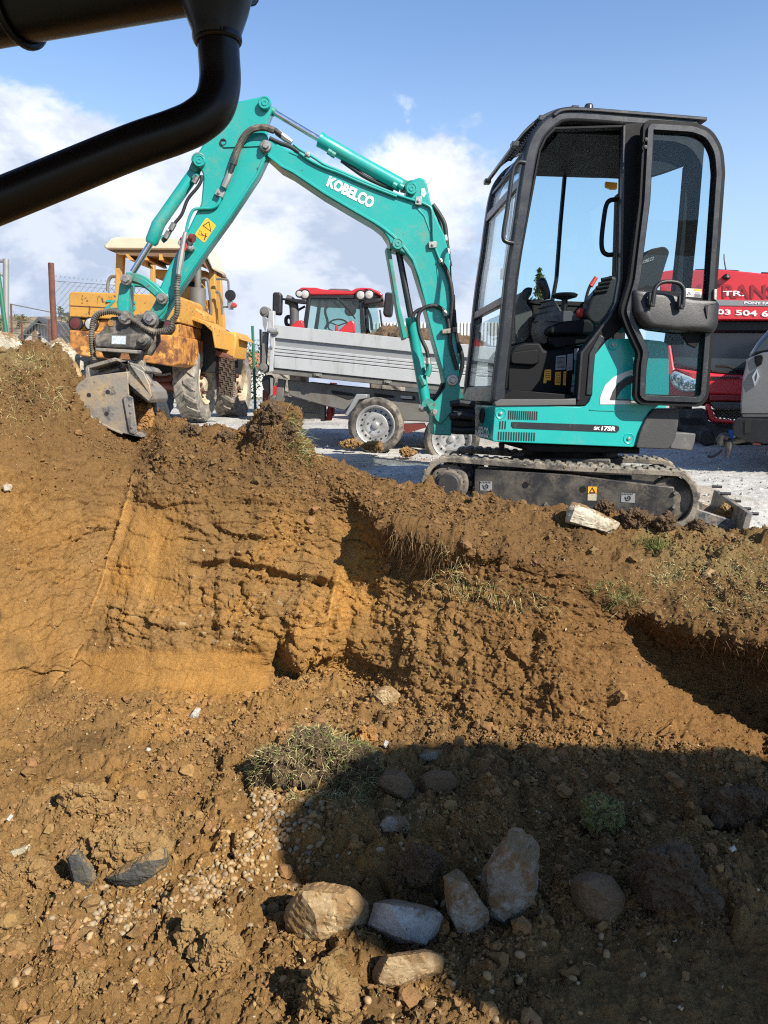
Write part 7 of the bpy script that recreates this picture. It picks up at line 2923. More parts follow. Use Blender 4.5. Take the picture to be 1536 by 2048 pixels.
# ---------------------------------------------------------------- red tractor behind the trailer
FRT = Frame(675, 640, 14.0, 820)
RT = thing('red_tractor', (FRT.p(675, 800, 1.0).x, FRT.p(675, 800, 1.0).y, .3), 'red farm tractor with big black mirrors parked behind the tipper trailer', 'tractor')
m = M()
m.prism(FRT, zJ((408, 82), (440, 62), (560, 64), (620, 78), (700, 84), (860, 92), (905, 70), (960, 64), (1030, 68), (1110, 100), (1138, 124), (1122, 146), (1060, 110), (1000, 92), (930, 96), (880, 128), (520, 130), (480, 108), (402, 112)), 0, 1.7)
rrf = m.build('roof', 'tractor_red', RT, bevel=.05, seg=3)
m = M()
m.prism(FRT, zJ((640, 92), (690, 72), (830, 76), (870, 90), (850, 104), (640, 102)), .2, 1.3)
m.build('roof_hatch', 'plastic_grey', rrf, bevel=.02)
m = M()
m.prism(FRT, zJ((402, 112), (480, 108), (520, 130), (880, 128), (930, 96), (1000, 92), (1060, 110), (1122, 146), (1110, 152), (860, 160), (490, 150), (400, 128)), .04, 1.6)
m.build('roof_trim', 'plastic_black', rrf, bevel=.02)
for x, y in ((420, 119), (470, 123), (944, 130), (1017, 126)):
    m = M()
    r = .055 if x < 430 else .075
    m.lathe(FRT.p(*zJ((x, y))[0], -.02), -FRT.A, [(r * 1.15, -.06), (r * 1.15, .01), (r, .02), (r * .8, .03), (0, .035)], 20)
    lp_ = m.build('work_lamp', 'lamp_white', rrf)
    m = M()
    m.lathe(FRT.p(*zJ((x, y))[0], -.02), -FRT.A, [(r * 1.05, .0), (r * 1.25, .0), (r * 1.25, .022), (r * 1.05, .024)], 20)
    m.build('lamp_ring', 'plastic_black', lp_)
m = M()
m.prism(FRT, zJ((490, 130), (520, 132), (482, 420), (446, 420)), 0, .12)
m.prism(FRT, zJ((930, 130), (965, 130), (985, 470), (945, 470)), 0, .12)
m.prism(FRT, zJ((1078, 190), (1094, 190), (1128, 470), (1110, 470)), 1.2, 1.3, tr=0)
m.prism(FRT, zJ((490, 130), (960, 130), (960, 158), (488, 158)), .0, .1)
m.prism(FRT, zJ((490, 130), (520, 132), (482, 420), (446, 420)), 1.5, 1.6, tr=0)
m.prism(FRT, zJ((930, 130), (965, 130), (985, 470), (945, 470)), 1.5, 1.6, tr=0)
tcab = m.build('cab_pillar', 'plastic_black', RT, bevel=.01)
m = M()
m.prism(FRT, zJ((505, 150), (935, 150), (950, 450), (478, 410)), .04, .05)
m.build('windscreen', 'tractor_glass', tcab, smooth=0)
m = M()
m.prism(FRT, zJ((505, 150), (935, 150), (950, 450), (478, 410)), 1.54, 1.55, tr=.04)
m.build('rear_window', 'tractor_glass', tcab, smooth=0)
m = M()
m.prism(FRT, zJ((968, 205), (1082, 200), (1112, 450), (986, 450)), .3, .31)
m.build('side_window', 'tractor_glass', tcab, smooth=0)
m = M()
m.tube(smooth_path(T(zJ((640, 420), (662, 360), (640, 270), (660, 228), (720, 216), (940, 240)), FRT, 1.4), 4), .025, 6)
m.tube(smooth_path(T(zJ((970, 232), (1005, 260), (1030, 330), (1040, 430)), FRT, .5), 4), .025, 6)
m.tube(T(zJ((738, 150), (838, 250), (898, 330)), FRT, -.02), .012, 6)
m.lathe(FRT.p(*zJ((858, 258))[0], .9), (-.3, -1, .1), [(.0, -.05), (.11, -.03), (.12, .02), (0, .04)], 12)
m.build('cab_fittings', 'plastic_black', tcab, kind='stuff')
m = M()
o = FRT.p(*zJ((750, 390))[0], .6)
cpt = []
for k in range(25):
    a = 2 * math.pi * k / 24
    cpt.append(o + FRT.R * (.19 * math.cos(a)) + FRT.V * (.13 * math.sin(a)) + FRT.A * (.12 * math.sin(a)))
m.tube(cpt, .016, 8)
for a in (.5, 2.6, 4.7):
    m.tube([o, o + FRT.R * (.19 * math.cos(a)) + FRT.V * (.13 * math.sin(a)) + FRT.A * (.12 * math.sin(a))], .012, 6)
m.build('steering_wheel', 'plastic_black', tcab)
m = M()
m.prism(FRT, zJ((948, 440), (960, 415), (1005, 412), (1025, 440), (1020, 470), (950, 470)), .2, .5)
m.build('seat', 'cab_black', tcab, bevel=.03)
for pl, pl2, nm in ((((192, 115), (205, 102), (255, 104), (268, 125), (264, 280), (250, 297), (205, 292), (188, 275)), ((265, 152), (480, 166), (478, 205), (400, 198), (268, 166)), 0),
                    (((1152, 112), (1170, 102), (1222, 108), (1231, 130), (1215, 295), (1200, 314), (1150, 308), (1134, 285)), ((970, 166), (1135, 158), (1140, 180), (1100, 195), (970, 212)), 1)):
    m = M()
    m.prism(FRT, round_poly(zJ(*pl), 3), -.15, .05)
    mi = m.build('mirror', 'plastic_black', RT, bevel=.03, seg=3)
    m = M()
    m.prism(FRT, zJ(*pl2), -.06, .02)
    m.build('mirror_arm', 'plastic_black', mi, bevel=.02)
m = M()
m.tube(smooth_path(T(zJ((310, 165), (345, 178), (368, 205), (377, 260), (378, 420)), FRT, .1), 5), .085, 16)
m.build('exhaust_pipe', 'plastic_grey', RT, smooth=60)
m = M()
m.tube(smooth_path(T(zJ((345, 390), (312, 378), (308, 330), (330, 312), (352, 330)), FRT, .3), 4), .035, 8)
m.tube(smooth_path(T(zJ((400, 300), (410, 260), (470, 225)), FRT, .3), 4), .022, 8)
m.build('hose', 'hose', RT)
for pl in (((342, 392), (400, 345), (448, 342), (456, 420), (340, 420)), ((756, 432), (850, 346), (880, 344), (892, 375), (892, 450), (756, 450)), ((728, 385), (742, 378), (748, 450), (722, 450))):
    m = M()
    m.prism(FRT, zJ(*pl), -.45, -.25)
    m.build('loader_arm', 'tractor_red', RT, bevel=.02)
m = M()
m.prism(FRT, zJ((330, 420), (1150, 470), (1150, 760), (330, 740)), .5, 2.6)
m.build('body', 'tractor_red', RT, bevel=.06)
m = M()
m.prism(FRT, zJ((560, 440), (900, 460), (900, 780), (560, 760)), -1.6, .5)
m.build('bonnet', 'tractor_red', RT, bevel=.1)
zt = .35
for s in (-1, 1):
    c = FRT.p(675, 700, 1.9)
    tyre(RT, Vector((c.x, c.y, zt + .85)) + FRT.R * (s * .95), FRT.R, .85, .5, .42, 'old_rubber', 'rear_tyre', 18)
    c = FRT.p(675, 700, -1.0)
    tyre(RT, Vector((c.x, c.y, zt + .6)) + FRT.R * (s * .95), FRT.R, .6, .4, .32, 'old_rubber', 'front_tyre', 16)

# ---------------------------------------------------------------- old yellow loader
FL_ = Frame(250, 660, 11.0, 900)
LD = thing('wheel_loader', (FL_.p(300, 840, 1.5).x, FL_.p(300, 840, 1.5).y, .25), 'old rusty yellow wheel loader with a cream cab roof standing behind the excavator bucket', 'loader')
m = M()
m.prism(FL_, round_poly(raw((138, 588), (142, 583), (352, 590), (358, 596), (358, 645), (138, 634)), 3), 0, 1.3)
cwt = m.build('counterweight', 'yellow_old', LD, bevel=.03)
m = M()
m.prism(FL_, raw((138, 636), (358, 647), (358, 672), (138, 662)), .05, 1.3)
m.prism(FL_, round_poly(raw((138, 660), (358, 671), (358, 728), (345, 733), (270, 722), (160, 712), (138, 700)), 3), -.05, 1.3)
m.build('rear_body', 'yellow_rust', LD, bevel=.03)
m = M()
m.prism(FL_, raw((141, 638), (197, 641), (197, 662), (141, 660)), .035, .06)
m.prism(FL_, raw((326, 647), (356, 648), (356, 672), (326, 671)), .035, .06)
m.build('lamp_panel', 'yellow_clean', LD, bevel=.004)
lettering(FL_, 'Z', zA((370, 1402), (440, 1404), (432, 1466), (360, 1462)), -.012, 'teal', cwt, fat=.04, label='raised turquoise letter Z')
lettering(FL_, 'T', zA((450, 1404), (520, 1407), (515, 1470), (445, 1466)), -.012, 'teal', cwt, fat=.04)
lettering(FL_, 'S', zA((528, 1404), (576, 1408), (574, 1476), (526, 1472)), -.012, 'teal', cwt, fat=.04)
m = M()
m.band(FL_, zA((130, 1440), (360, 1452), (500, 1462)), .012, -.006, .006)
m.band(FL_, zA((262, 1442), (262, 1500)), .012, -.006, .006)
m.build('body_crack', 'rust', cwt, smooth=0)
for x, y, r, mt in ((180, 160, .085, 'lamp_red'), (283, 163, .085, 'lamp_white'), (795, 182, .085, 'lamp_red'), (266, 240, .026, 'lamp_white'), (265, 364, .034, 'lamp_white'), (668, 376, .034, 'lamp_white')):
    m = M()
    o = FL_.p(*zB((x, y))[0], .03)
    m.lathe(o, -FL_.A, [(r, 0), (r, .05), (r * .85, .07), (0, .085)], 24)
    l_ = m.build('lamp', mt, LD)
    m = M()
    m.lathe(o, -FL_.A, [(r * 1.0, 0), (r * 1.16, 0), (r * 1.16, .055), (r * 1.0, .06)], 24)
    m.build('lamp_ring', 'black_ink', l_)
# cab: roof, posts, guards
m = M()
m.prism(FL_, raw((206, 492), (222, 476), (236, 473), (402, 477), (414, 489), (428, 536), (424, 540), (408, 505), (394, 499), (212, 498)), 1.0, 1.6)
lrf = m.build('cab_roof', 'cream_roof', LD, bevel=.03)
m = M()
m.prism(FL_, raw((214, 499), (394, 500), (408, 508), (422, 540), (418, 543), (398, 516), (240, 510)), 1.05, 1.9)
m.build('roof_lining', 'brown_wood', lrf)
m = M()
for i in range(5):
    m.prism(FL_, raw((250 + i * 34, 508), (256 + i * 34, 508), (266 + i * 30, 520), (258 + i * 30, 520)), 1.04, 1.85)
m.build('roof_batten', 'yellow_clean', lrf, kind='stuff')
m = M()
for pl in (((232, 498), (247, 499), (242, 590), (229, 590)), ((417, 512), (428, 522), (434, 650), (420, 650)), ((396, 540), (405, 540), (414, 660), (402, 660)), ((283, 500), (293, 502), (292, 530), (284, 530))):
    m.prism(FL_, raw(*pl), 1.2, 1.3, tr=1.2)
m.build('cab_post', 'yellow_clean', LD, bevel=.01)
m = M()
for pl in (((300, 505), (308, 505), (308, 590), (300, 590)), ((432, 545), (441, 548), (446, 660), (436, 660))):
    m.prism(FL_, raw(*pl), 2.4, 2.5)
m.build('cab_post', 'yellow_clean', LD, bevel=.01)
m = M()
m.prism(FL_, zA((700, 1196), (830, 1200), (1040, 1205), (1050, 1250), (830, 1262), (702, 1258)), 1.5, 1.9)
m.prism(FL_, zA((690, 1350), (870, 1300), (1010, 1320), (1010, 1400), (690, 1400)), 1.7, 1.8)
m.build('cab_beam', 'yellow_old', LD, bevel=.02)
m = M()
m.prism(FL_, zA((868, 1275), (1000, 1270), (1000, 1430), (868, 1400)), 2.0, 2.05)
m.build('cab_back', 'dark_gap', LD)
m = M()
m.tube(T(zA((988, 1160), (988, 1330)), FL_, 1.1), [.052, .052], 14)
m.tube(T(zA((988, 1325), (988, 1480)), FL_, 1.1), [.12, .12], 16)
m.build('exhaust_stack', 'galv_dull', LD)
m = M()
m.prism(FL_, zB((862, -10), (900, 5), (1030, 92), (1034, 140), (960, 118), (862, 108)), .7, 1.3)
m.build('bonnet', 'yellow_old', LD, bevel=.02)
m = M()
m.prism(FL_, zB((858, 112), (960, 112), (1040, 140), (1092, 182), (1112, 320), (1098, 320), (1080, 210), (1030, 165), (950, 135), (858, 136)), .55, 1.3)
m.build('mudguard', 'yellow_old', LD, bevel=.01)
m = M()
m.prism(FL_, zB((700, 120), (960, 128), (1080, 200), (1108, 330), (1090, 480), (640, 480), (640, 430)), 1.0, 2.6)
m.build('engine_bay', 'dark_gap', LD)
m = M()
m.prism(FL_, zB((1112, 203), (1240, 214), (1246, 262), (1226, 396), (1108, 322)), 1.2, 1.9)
m.build('step_box', 'yellow_clean', LD, bevel=.03)
m = M()
m.prism(FL_, zB((1240, 212), (1290, 270), (1250, 262)), 1.3, 2.0)
m.build('step_side', 'yellow_old', LD, bevel=.01)
m = M()
m.prism(FL_, zB((1040, 0), (1070, 0), (1110, 200), (1100, 330), (1085, 190)), 1.25, 1.35)
m.prism(FL_, zB((1105, 0), (1148, 0), (1165, 205), (1125, 205)), 1.5, 1.6)
m.build('door_frame', 'yellow_clean', LD, bevel=.01)
m = M()
m.tube(smooth_path(T(zA((1010, 1262), (1042, 1262), (1058, 1300), (1078, 1480), (1060, 1510)), FL_, 1.1), 4), .020, 6)
m.tube(smooth_path(T(zA((1105, 1350), (1130, 1355), (1145, 1420), (1150, 1500)), FL_, 1.1), 4), .018, 6)
m.tube(smooth_path(T(zA((385, 1345), (388, 1285), (408, 1248), (438, 1246)), FL_, 1.0), 4), .026, 8)
m.build('handrail', 'galv_dull', LD, kind='stuff')
m = M()
m.tube(smooth_path(T(zA((1110, 1262), (1178, 1266), (1192, 1295), (1192, 1440)), FL_, 1.1), 4), .018, 6)
m.tube(smooth_path(T(zA((1150, 1448), (1215, 1450)), FL_, 1.1), 4), .014, 6)
mia = m.build('mirror_arm', 'galv_dull', LD)
m = M()
m.lathe(FL_.p(*zA((1205, 1372))[0], 1.05), -FL_.A, [(.05, -.05), (.085, .0), (.08, .03), (0, .035)], 18)
m.build('mirror', 'plastic_black', mia)
m = M()
m.prism(FL_, zA((1188, 1405), (1216, 1410), (1220, 1465), (1192, 1465)), 1.05, 1.1)
m.build('side_lamp', 'zinc', mia)
m = M()
m.lathe(FL_.p(*zA((1228, 1437))[0], 1.05), -FL_.A, [(.035, -.05), (.04, .0), (.03, .03), (0, .035)], 14)
m.build('indicator', 'red_plastic', mia)
m = M()
m.prism(FL_, zB((40, 88), (128, 84), (128, 112), (100, 108)), .5, .9)
m.build('side_flap', 'roof_dark', LD)
for (x, y), R_, d, w_ in (((973, 561), .585, 1.1, .36), ((1212, 552), .70, 3.1, .42)):
    o = FL_.p(*zB((x, y))[0], d)
    wt = tyre(LD, o, FL_.R, R_, w_, R_ * .56, 'old_rubber', 'tyre', 17)
    m = M()
    h = w_ / 2
    m.lathe(o, FL_.R, [(R_ * .575, -h), (R_ * .575, h * .85), (R_ * .545, h * .95), (R_ * .52, h * .8), (R_ * .48, h * .1), (R_ * .30, h * .0), (R_ * .28, h * .5), (R_ * .2, h * .62), (R_ * .19, h * .9), (R_ * .1, h * 1.0), (0, h * 1.0)], 36)
    rm = m.build('rim', 'rim_cream', wt, smooth=45)
    m = M()
    for i in range(8):
        a = 2 * math.pi * i / 8
        dr = FL_.A * math.cos(a) + FL_.V * math.sin(a)
        m.lathe(o + dr * R_ * .24 + FL_.R * h * .5, FL_.R, [(.022, 0), (.022, h * .35), (0, h * .36)], 6)
    m.build('wheel_nut', 'rust', rm)
    o2 = o - FL_.R * 1.5
    tyre(LD, o2, FL_.R, R_, w_, R_ * .56, 'old_rubber', 'tyre', 17)
m = M()
m.tube(T(zB((640, 565), (790, 572), (870, 590)), FL_, .8), [.05, .06, .06], 12)
m.tube(T(zB((650, 540), (800, 525), (870, 470)), FL_, 1.0), .05, 10)
m.build('tie_rod', 'brown_red', LD)
m = M()
m.cyl(FL_.p(*zB((985, 561))[0], 1.1), FL_.p(*zB((985, 561))[0], 1.1) - FL_.R * 1.6, .12, .12, 14)
m.prism(FL_, zB((640, 440), (870, 440), (870, 620), (700, 610), (640, 500)), 1.4, 1.5)
m.build('axle', 'rust', LD)
m = M()
m.tube(smooth_path(T(zB((690, 440), (700, 490), (740, 500), (810, 490)), FL_, .7), 4), .02, 6)
m.tube(smooth_path(T(zB((870, 325), (950, 322)), FL_, .7), 3), .05, 8)
m.prism(FL_, zB((815, 430), (870, 440), (868, 525), (820, 520)), .7, .9)
m.build('pipework', 'galv_dull', LD, kind='stuff')
# the old tyre chains hanging from the step
m = M()
for i in range(7):
    for j in range(19):
        x, y = 1136 + i * 13 + (j % 2) * 3, 366 + j * 14 + i * 3
        o = FL_.p(*zB((x, y))[0], 1.05 + .03 * math.sin(i * 2.1 + j))
        m.box(o, (.013, .02, .024), (FL_.R, FL_.A, FL_.V))
        m.box(o + FL_.R * .02 - FL_.V * .02, (.022, .012, .009), (FL_.R, FL_.A, FL_.V))
m.build('tyre_chain', 'chain_rust', LD, smooth=0, kind='stuff')
m = M()
m.prism(FL_, zB((1090, 330), (1135, 340), (1210, 385), (1215, 400), (1130, 380), (1085, 360)), 1.0, 1.3)
m.prism(FL_, zB((1096, 425), (1135, 430), (1140, 580), (1100, 590)), 1.6, 1.8)
m.build('chain_rack', 'rust', LD, bevel=.01)

# ---------------------------------------------------------------- red van
FRV = Frame(1450, 720, 8.7, 1320)
RV = thing('red_van', (FRV.p(1450, 900, .8).x, FRV.p(1450, 900, .8).y, .15), 'red van with a sleeper box on its roof, parked behind the open excavator cab', 'van')
m = M()
m.prism(FRV, round_poly(zI((96, 240), (140, 205), (240, 192), (560, 196), (680, 192), (760, 196), (960, 214), (1090, 228), (1800, 240), (1800, 690), (640, 680), (420, 660), (120, 640), (96, 500)), 4), 0, 1.6)
sbx = m.build('sleeper_box', 'van_red', RV, bevel=.06, seg=3)
decal(FRV, zI((110, 482), (640, 484), (800, 490), (1800, 500), (1800, 556), (640, 540), (110, 536)), -.006, 'sticker_grey', sbx, 'grey_stripe', .006)
lettering(FRV, 'M TRANS', zI((360, 330), (1240, 338), (1240, 478), (360, 462)), -.008, 'faded_red', sbx, fat=.02, label='faded dark red lettering')
lettering(FRV, 'TR.', zI((712, 400), (920, 396), (920, 450), (712, 444)), -.010, 'white_paint', sbx, fat=.02, label='white remains of lettering')
lettering(FRV, 'PONY FANTA', zI((920, 500), (1290, 512), (1290, 536), (920, 526)), -.010, 'white_paint', sbx, fat=.03)
lettering(FRV, '03 504 64', zI((655, 576), (1230, 596), (1230, 656), (655, 626)), -.008, 'white_paint', sbx, fat=.025)
m = M()
m.prism(FRV, zI((440, 186), (560, 182), (868, 196), (866, 204), (560, 196), (444, 198)), .3, .5)
m.prism(FRV, zI((1085, 214), (1300, 222), (1300, 240), (1090, 228)), .3, .5)
m.build('roof_bar', 'plastic_black', sbx, bevel=.01)
m = M()
m.tube(smooth_path(T(zI((750, 262), (738, 180), (724, 100), (722, 40)), FRV, .1), 3), [.012, .011, .010, .009, .008, .008, .007, .007, .006, .006], 6)
m.lathe(FRV.p(*zI((745, 262))[0], -.02), (0, -.3, 1), [(.04, -.02), (.045, .0), (.02, .03), (0, .035)], 10)
m.build('antenna', 'plastic_black', sbx)
m = M()
m.prism(FRV, zI((170, 640), (640, 680), (1800, 700), (1800, 800), (640, 796), (190, 820)), .12, 1.2)
m.build('visor', 'plastic_black', RV, bevel=.02)
m = M()
m.prism(FRV, zI((178, 800), (640, 785), (1800, 800), (1800, 1190), (900, 1195), (480, 1172), (246, 1146)), .25, .35)
ws = m.build('windscreen', 'van_windscreen', RV, bevel=.01)
m = M()
m.tube(smooth_path(T(zI((600, 1180), (700, 1190), (800, 1205), (890, 1222)), FRV, .15), 3), .018, 6)
m.tube(smooth_path(T(zI((640, 1130), (760, 1135), (830, 1160), (920, 1165)), FRV, .18), 3), .016, 6)
m.tube(smooth_path(T(zI((225, 1100), (350, 1135), (480, 1160)), FRV, .18), 3), .016, 6)
m.build('wiper', 'hose', ws, kind='stuff')
m = M()
m.prism(FRV, zI((235, 1150), (480, 1186), (640, 1205), (900, 1222), (1800, 1240), (1800, 1440), (880, 1430), (585, 1412), (470, 1392), (380, 1230)), .0, .9)
m.build('bonnet', 'van_red', RV, bevel=.03)
m = M()
m.prism(FRV, zI((150, 960), (176, 860), (200, 900), (238, 1155), (400, 1215), (478, 1390), (480, 1450), (165, 1440), (145, 1330)), .05, 1.8)
m.build('wing', 'van_red', RV, bevel=.03)
m = M()
for i in range(14):
    x = 602 + i * 20
    m.prism(FRV, zI((x, 1232), (x + 9, 1232), (x + 17, 1262), (x + 8, 1262)), -.012, .02)
m.build('bonnet_vents', 'black_ink', RV, smooth=0, kind='stuff')
m = M()
m.prism(FRV, round_poly(zI((190, 1222), (238, 1176), (300, 1200), (400, 1240), (458, 1268), (466, 1320), (464, 1380), (400, 1387), (300, 1380), (215, 1312)), 5), -.03, .1)
hlp = m.build('headlight', 'lamp_glass', RV, bevel=.02, label='large clear headlight seen through the door glass')
for x, y, r in ((262, 1250, .055), (330, 1300, .06), (380, 1330, .06), (430, 1310, .05)):
    m = M()
    m.lathe(FRV.p(*zI((x, y))[0], -.03), -FRV.A, [(r, -.01), (r, .004), (r * .8, .006), (r * .75, .0), (r * .3, .001), (.0, .006)], 20)
    m.build('reflector', 'chrome', hlp, smooth=60)
m = M()
m.prism(FRV, zI((585, 1412), (1800, 1440), (1800, 1480), (585, 1468)), -.03, .1)
m.build('nose_strip', 'faded_red', RV, bevel=.01)
m = M()
m.prism(FRV, zI((590, 1482), (1800, 1500), (1800, 1580), (620, 1552)), -.05, .1)
m.build('grille_bar', 'plastic_grey', RV, bevel=.015)
m = M()
m.prism(FRV, zI((540, 1500), (585, 1500), (640, 1640), (820, 1662), (1800, 1690), (1800, 1720), (800, 1696), (600, 1680), (560, 1640)), -.06, .1)
m.build('grille_surround', 'van_red', RV, bevel=.02)
m = M()
m.prism(FRV, zI((600, 1552), (1800, 1580), (1800, 1670), (820, 1650), (650, 1630)), .04, .08)
grl = m.build('grille', 'dark_gap', RV)
m = M()
for i in range(18):
    x = 560 + i * 40
    m.tube(T(zI((x, 1560), (x + 130, 1660)), FRV, .03), .006, 4)
    m.tube(T(zI((x + 130, 1560), (x, 1660)), FRV, .03), .006, 4)
m.build('grille_mesh', 'galv_dull', grl, smooth=0, kind='stuff')
m = M()
m.prism(FRV, round_poly(zI((240, 1560), (540, 1548), (580, 1690), (800, 1702), (1800, 1730), (1800, 1900), (720, 1890), (480, 1880), (300, 1760), (250, 1700)), 4), -.10, .4)
bmp = m.build('bumper', 'weight_grey', RV, bevel=.03)
m = M()
m.prism(FRV, zI((290, 1640), (500, 1640), (540, 1690), (530, 1705), (300, 1700)), -.112, -.08)
m.prism(FRV, zI((640, 1690), (800, 1706), (800, 1740), (650, 1726)), -.112, -.08)
m.build('bumper_recess', 'dark_gap', bmp)
decal(FRV, zI((766, 1756), (980, 1762), (980, 1838), (764, 1834)), -.12, 'white_paint', RV, 'number_plate', .01)
decal(FRV, zI((766, 1756), (816, 1758), (814, 1836), (764, 1834)), -.124, 'plate_blue', RV, 'plate_band', .004)
m = M()
m.prism(FRV, zI((160, 700), (1800, 720), (1800, 1600), (160, 1500)), .5, 3.6)
m.build('body', 'van_red', RV, bevel=.05)
for x in (300, 1700):
    c = FRV.p(*zI((x, 1700))[0], .7)
    tyre(RV, Vector((c.x, c.y, .12 + .33)), FRV.R, .33, .22, .2, 'rubber', 'tyre')
    c = c + FRV.A * 3.0
    tyre(RV, Vector((c.x, c.y, .16 + .33)), FRV.R, .33, .22, .2, 'rubber', 'tyre')
# ---------------------------------------------------------------- grey van at the right edge
FGV = Frame(1500, 760, 6.3, 1560)
GV = thing('grey_van', (FGV.p(1560, 900, .8).x, FGV.p(1560, 900, .8).y, .05), 'dark metallic grey van cut off by the right edge of the photo', 'van')
m = M()
m.prism(FGV, round_poly(zI((940, 1062), (1100, 1000), (1250, 980), (2600, 960), (2600, 1610), (886, 1600), (884, 1500), (902, 1260), (930, 1150)), [4, 0, 4, 0, 0, 3, 0, 6, 4]), 0, 4.4)
vb_ = m.build('body', 'van_grey', GV, bevel=.05, seg=3)
m = M()
m.prism(FGV, zI((950, 1050), (1040, 905), (1151, 775), (1290, 600), (1400, 540), (2600, 520), (2600, 965), (1250, 985), (1100, 1004)), .06, 4.3)
m.build('upper_body', 'van_grey', GV, bevel=.05, seg=3)
m = M()
m.prism(FGV, zI((1000, 1010), (1080, 905), (1190, 780), (1310, 640), (2300, 600), (2300, 940), (1250, 960)), .045, .08)
m.build('rear_window', 'van_windscreen', GV, bevel=.01)
m = M()
m.prism(FGV, round_poly(zI((818, 1662), (850, 1640), (1151, 1648), (2600, 1640), (2600, 1930), (1000, 1886), (905, 1850), (810, 1812), (806, 1740)), 5), -.12, .5)
vbm = m.build('bumper', 'plastic_black', GV, bevel=.03, seg=3)
m = M()
m.prism(FGV, zI((925, 1660), (990, 1660), (985, 1780), (925, 1790)), -.126, -.1)
m.build('bumper_recess', 'dark_gap', vbm)
m = M()
m.prism(FGV, zI((890, 1604), (2500, 1612), (2500, 1642), (900, 1640)), -.02, .3)
m.build('loading_sill', 'plastic_grey', GV, bevel=.01)
m = M()
m.prism(FGV, round_poly(zI((1016, 1034), (1092, 1018), (1106, 1040), (1090, 1115), (1040, 1142), (1022, 1100)), 3), -.02, .05)
m.build('door_handle', 'cab_black', GV, bevel=.01)
m = M()
m.band(FGV, zI((1040, 1172), (1056, 1240), (1022, 1312), (1006, 1240)), .018, -.025, .01, closed=True)
m.build('badge', 'chrome', GV, bevel=.003)
m = M()
m.prism(FGV, zI((1003, 1880), (1080, 1890), (1080, 1905), (1000, 1898)), -.13, -.1)
m.build('fog_lamp', 'lamp_red', GV)
m = M()
m.tube(smooth_path(T(zI((980, 1830), (880, 1850), (760, 1880), (690, 1890)), FGV, -.05), 4), .030, 8)
m.tube(smooth_path(T(zI((770, 1870), (762, 1940), (748, 2020)), FGV, -.08), 3), [.03, .028, .026, .024, .022, .018, .015], 8)
m.tube(smooth_path(T(zI((700, 1900), (690, 1850), (720, 1820), (770, 1830)), FGV, -.06), 4), .035, 8)
m.build('tow_hitch', 'frame_black', GV)
m = M()
m.prism(FGV, round_poly(zI((480, 1780), (520, 1750), (600, 1765), (640, 1830), (630, 1900), (540, 1920), (470, 1880)), 4), 1.2, 1.35)
m.build('spare_lamp_unit', 'plastic_black', RV, bevel=.02)
m = M()
m.tube(smooth_path(T(zI((700, 1950), (660, 1990), (600, 2020), (560, 2010)), FGV, -.02), 4), .010, 6)
m.build('trailer_cable', 'hose', GV)
for s in (1350, 2450):
    for dd in (.9, 3.6):
        c = FGV.p(*zI((s, 1800))[0], .9) + FGV.A * (dd - .9)
        tyre(GV, Vector((c.x, c.y, .04 + .34)), FGV.R, .34, .22, .2, 'rubber', 'tyre')

# ---------------------------------------------------------------- fences, poles, buildings
def wire_fence(name, label, F, px0, px1, ytop, ybot, pitch_px, r, mat, skew=0, cat='fence'):
    t = thing(name, F.p((px0 + px1) / 2, ybot, 0)[:], label, cat)
    m = M()
    h = ybot - ytop
    n = int((px1 - px0 + h) / pitch_px) + 2
    for i in range(-int(h / pitch_px) - 1, n):
        for sg in (1, -1):
            pts = []
            for k in range(9):
                y = ytop + h * k / 8
                x = px0 + i * pitch_px + sg * (y - ytop) * .8
                if px0 <= x <= px1:
                    pts.append(F.p(x, y + skew * (x - px0), 0))
            if len(pts) > 1:
                m.tube(pts, r, 3, False)
    if m.v:
        m.build('wire_mesh', mat, t, smooth=0, kind='stuff')
    m = M()
    m.tube([F.p(px0, ytop, 0), F.p(px1, ytop + skew * (px1 - px0), 0)], r * 1.6, 5)
    m.build('top_wire', mat, t, smooth=0)
    return t


FF = Frame(100, 620, 9.2, 900)
m = M()
m.tube(T(raw((102, 526), (105, 600), (111, 700), (114, 760)), FF), [.034, .034, .035, .035], 16)
tag(m.build('rusty_post', 'rust', None), 'rusty brown steel post standing left of the yellow loader', 'fence post')
FF2 = Frame(100, 620, 13.2, 900)
f_ = wire_fence('chain_link_fence', 'grey chain link fence between the rusty post and the yellow loader', FF2, 108, 300, 562, 760, 11, .0028, 'galv_dull', .07)
m = M()
for i in range(16):
    x = 112 + i * 9
    p = FF2.p(x, 552 + (x - 108) * .10, 0)
    m.tube([p - FF2.V * .015 - FF2.R * .012, p + FF2.V * .015 + FF2.R * .012], .003, 3)
    m.tube([p - FF2.V * .015 + FF2.R * .012, p + FF2.V * .015 - FF2.R * .012], .003, 3)
m.tube(T(raw((106, 560), (145, 572), (250, 580)), FF2), .003, 3)
m.build('barbed_wire', 'galv_dull', f_, smooth=0, kind='stuff')
f_ = thing('wire_fence', FF2.p(60, 740, .2)[:], 'low rusty wire fence with thin stakes left of the rusty post', 'fence')
m = M()
for a, b in (((20, 608), (104, 625)), ((26, 640), (104, 652)), ((27, 666), (104, 677))):
    m.tube(T(raw(a, b), FF2, .2), .010, 5)
m.build('rail_wire', 'galv_dull', f_)
m = M()
for x in range(22, 104, 6):
    m.tube(T(raw((x, 640 + (x - 22) * .15), (x + 1, 740)), FF2, .2), .003, 3)
m.build('wire_mesh', 'galv_dull', f_, kind='stuff')
for x, y in ((22, 608), (43, 634), (98, 640)):
    m = M()
    m.tube(T(raw((x, y), (x + 4, 760)), FF2, .2), .018, 6)
    m.build('stake', 'rust', f_)
FP = Frame(10, 600, 7.2, 800)
m = M()
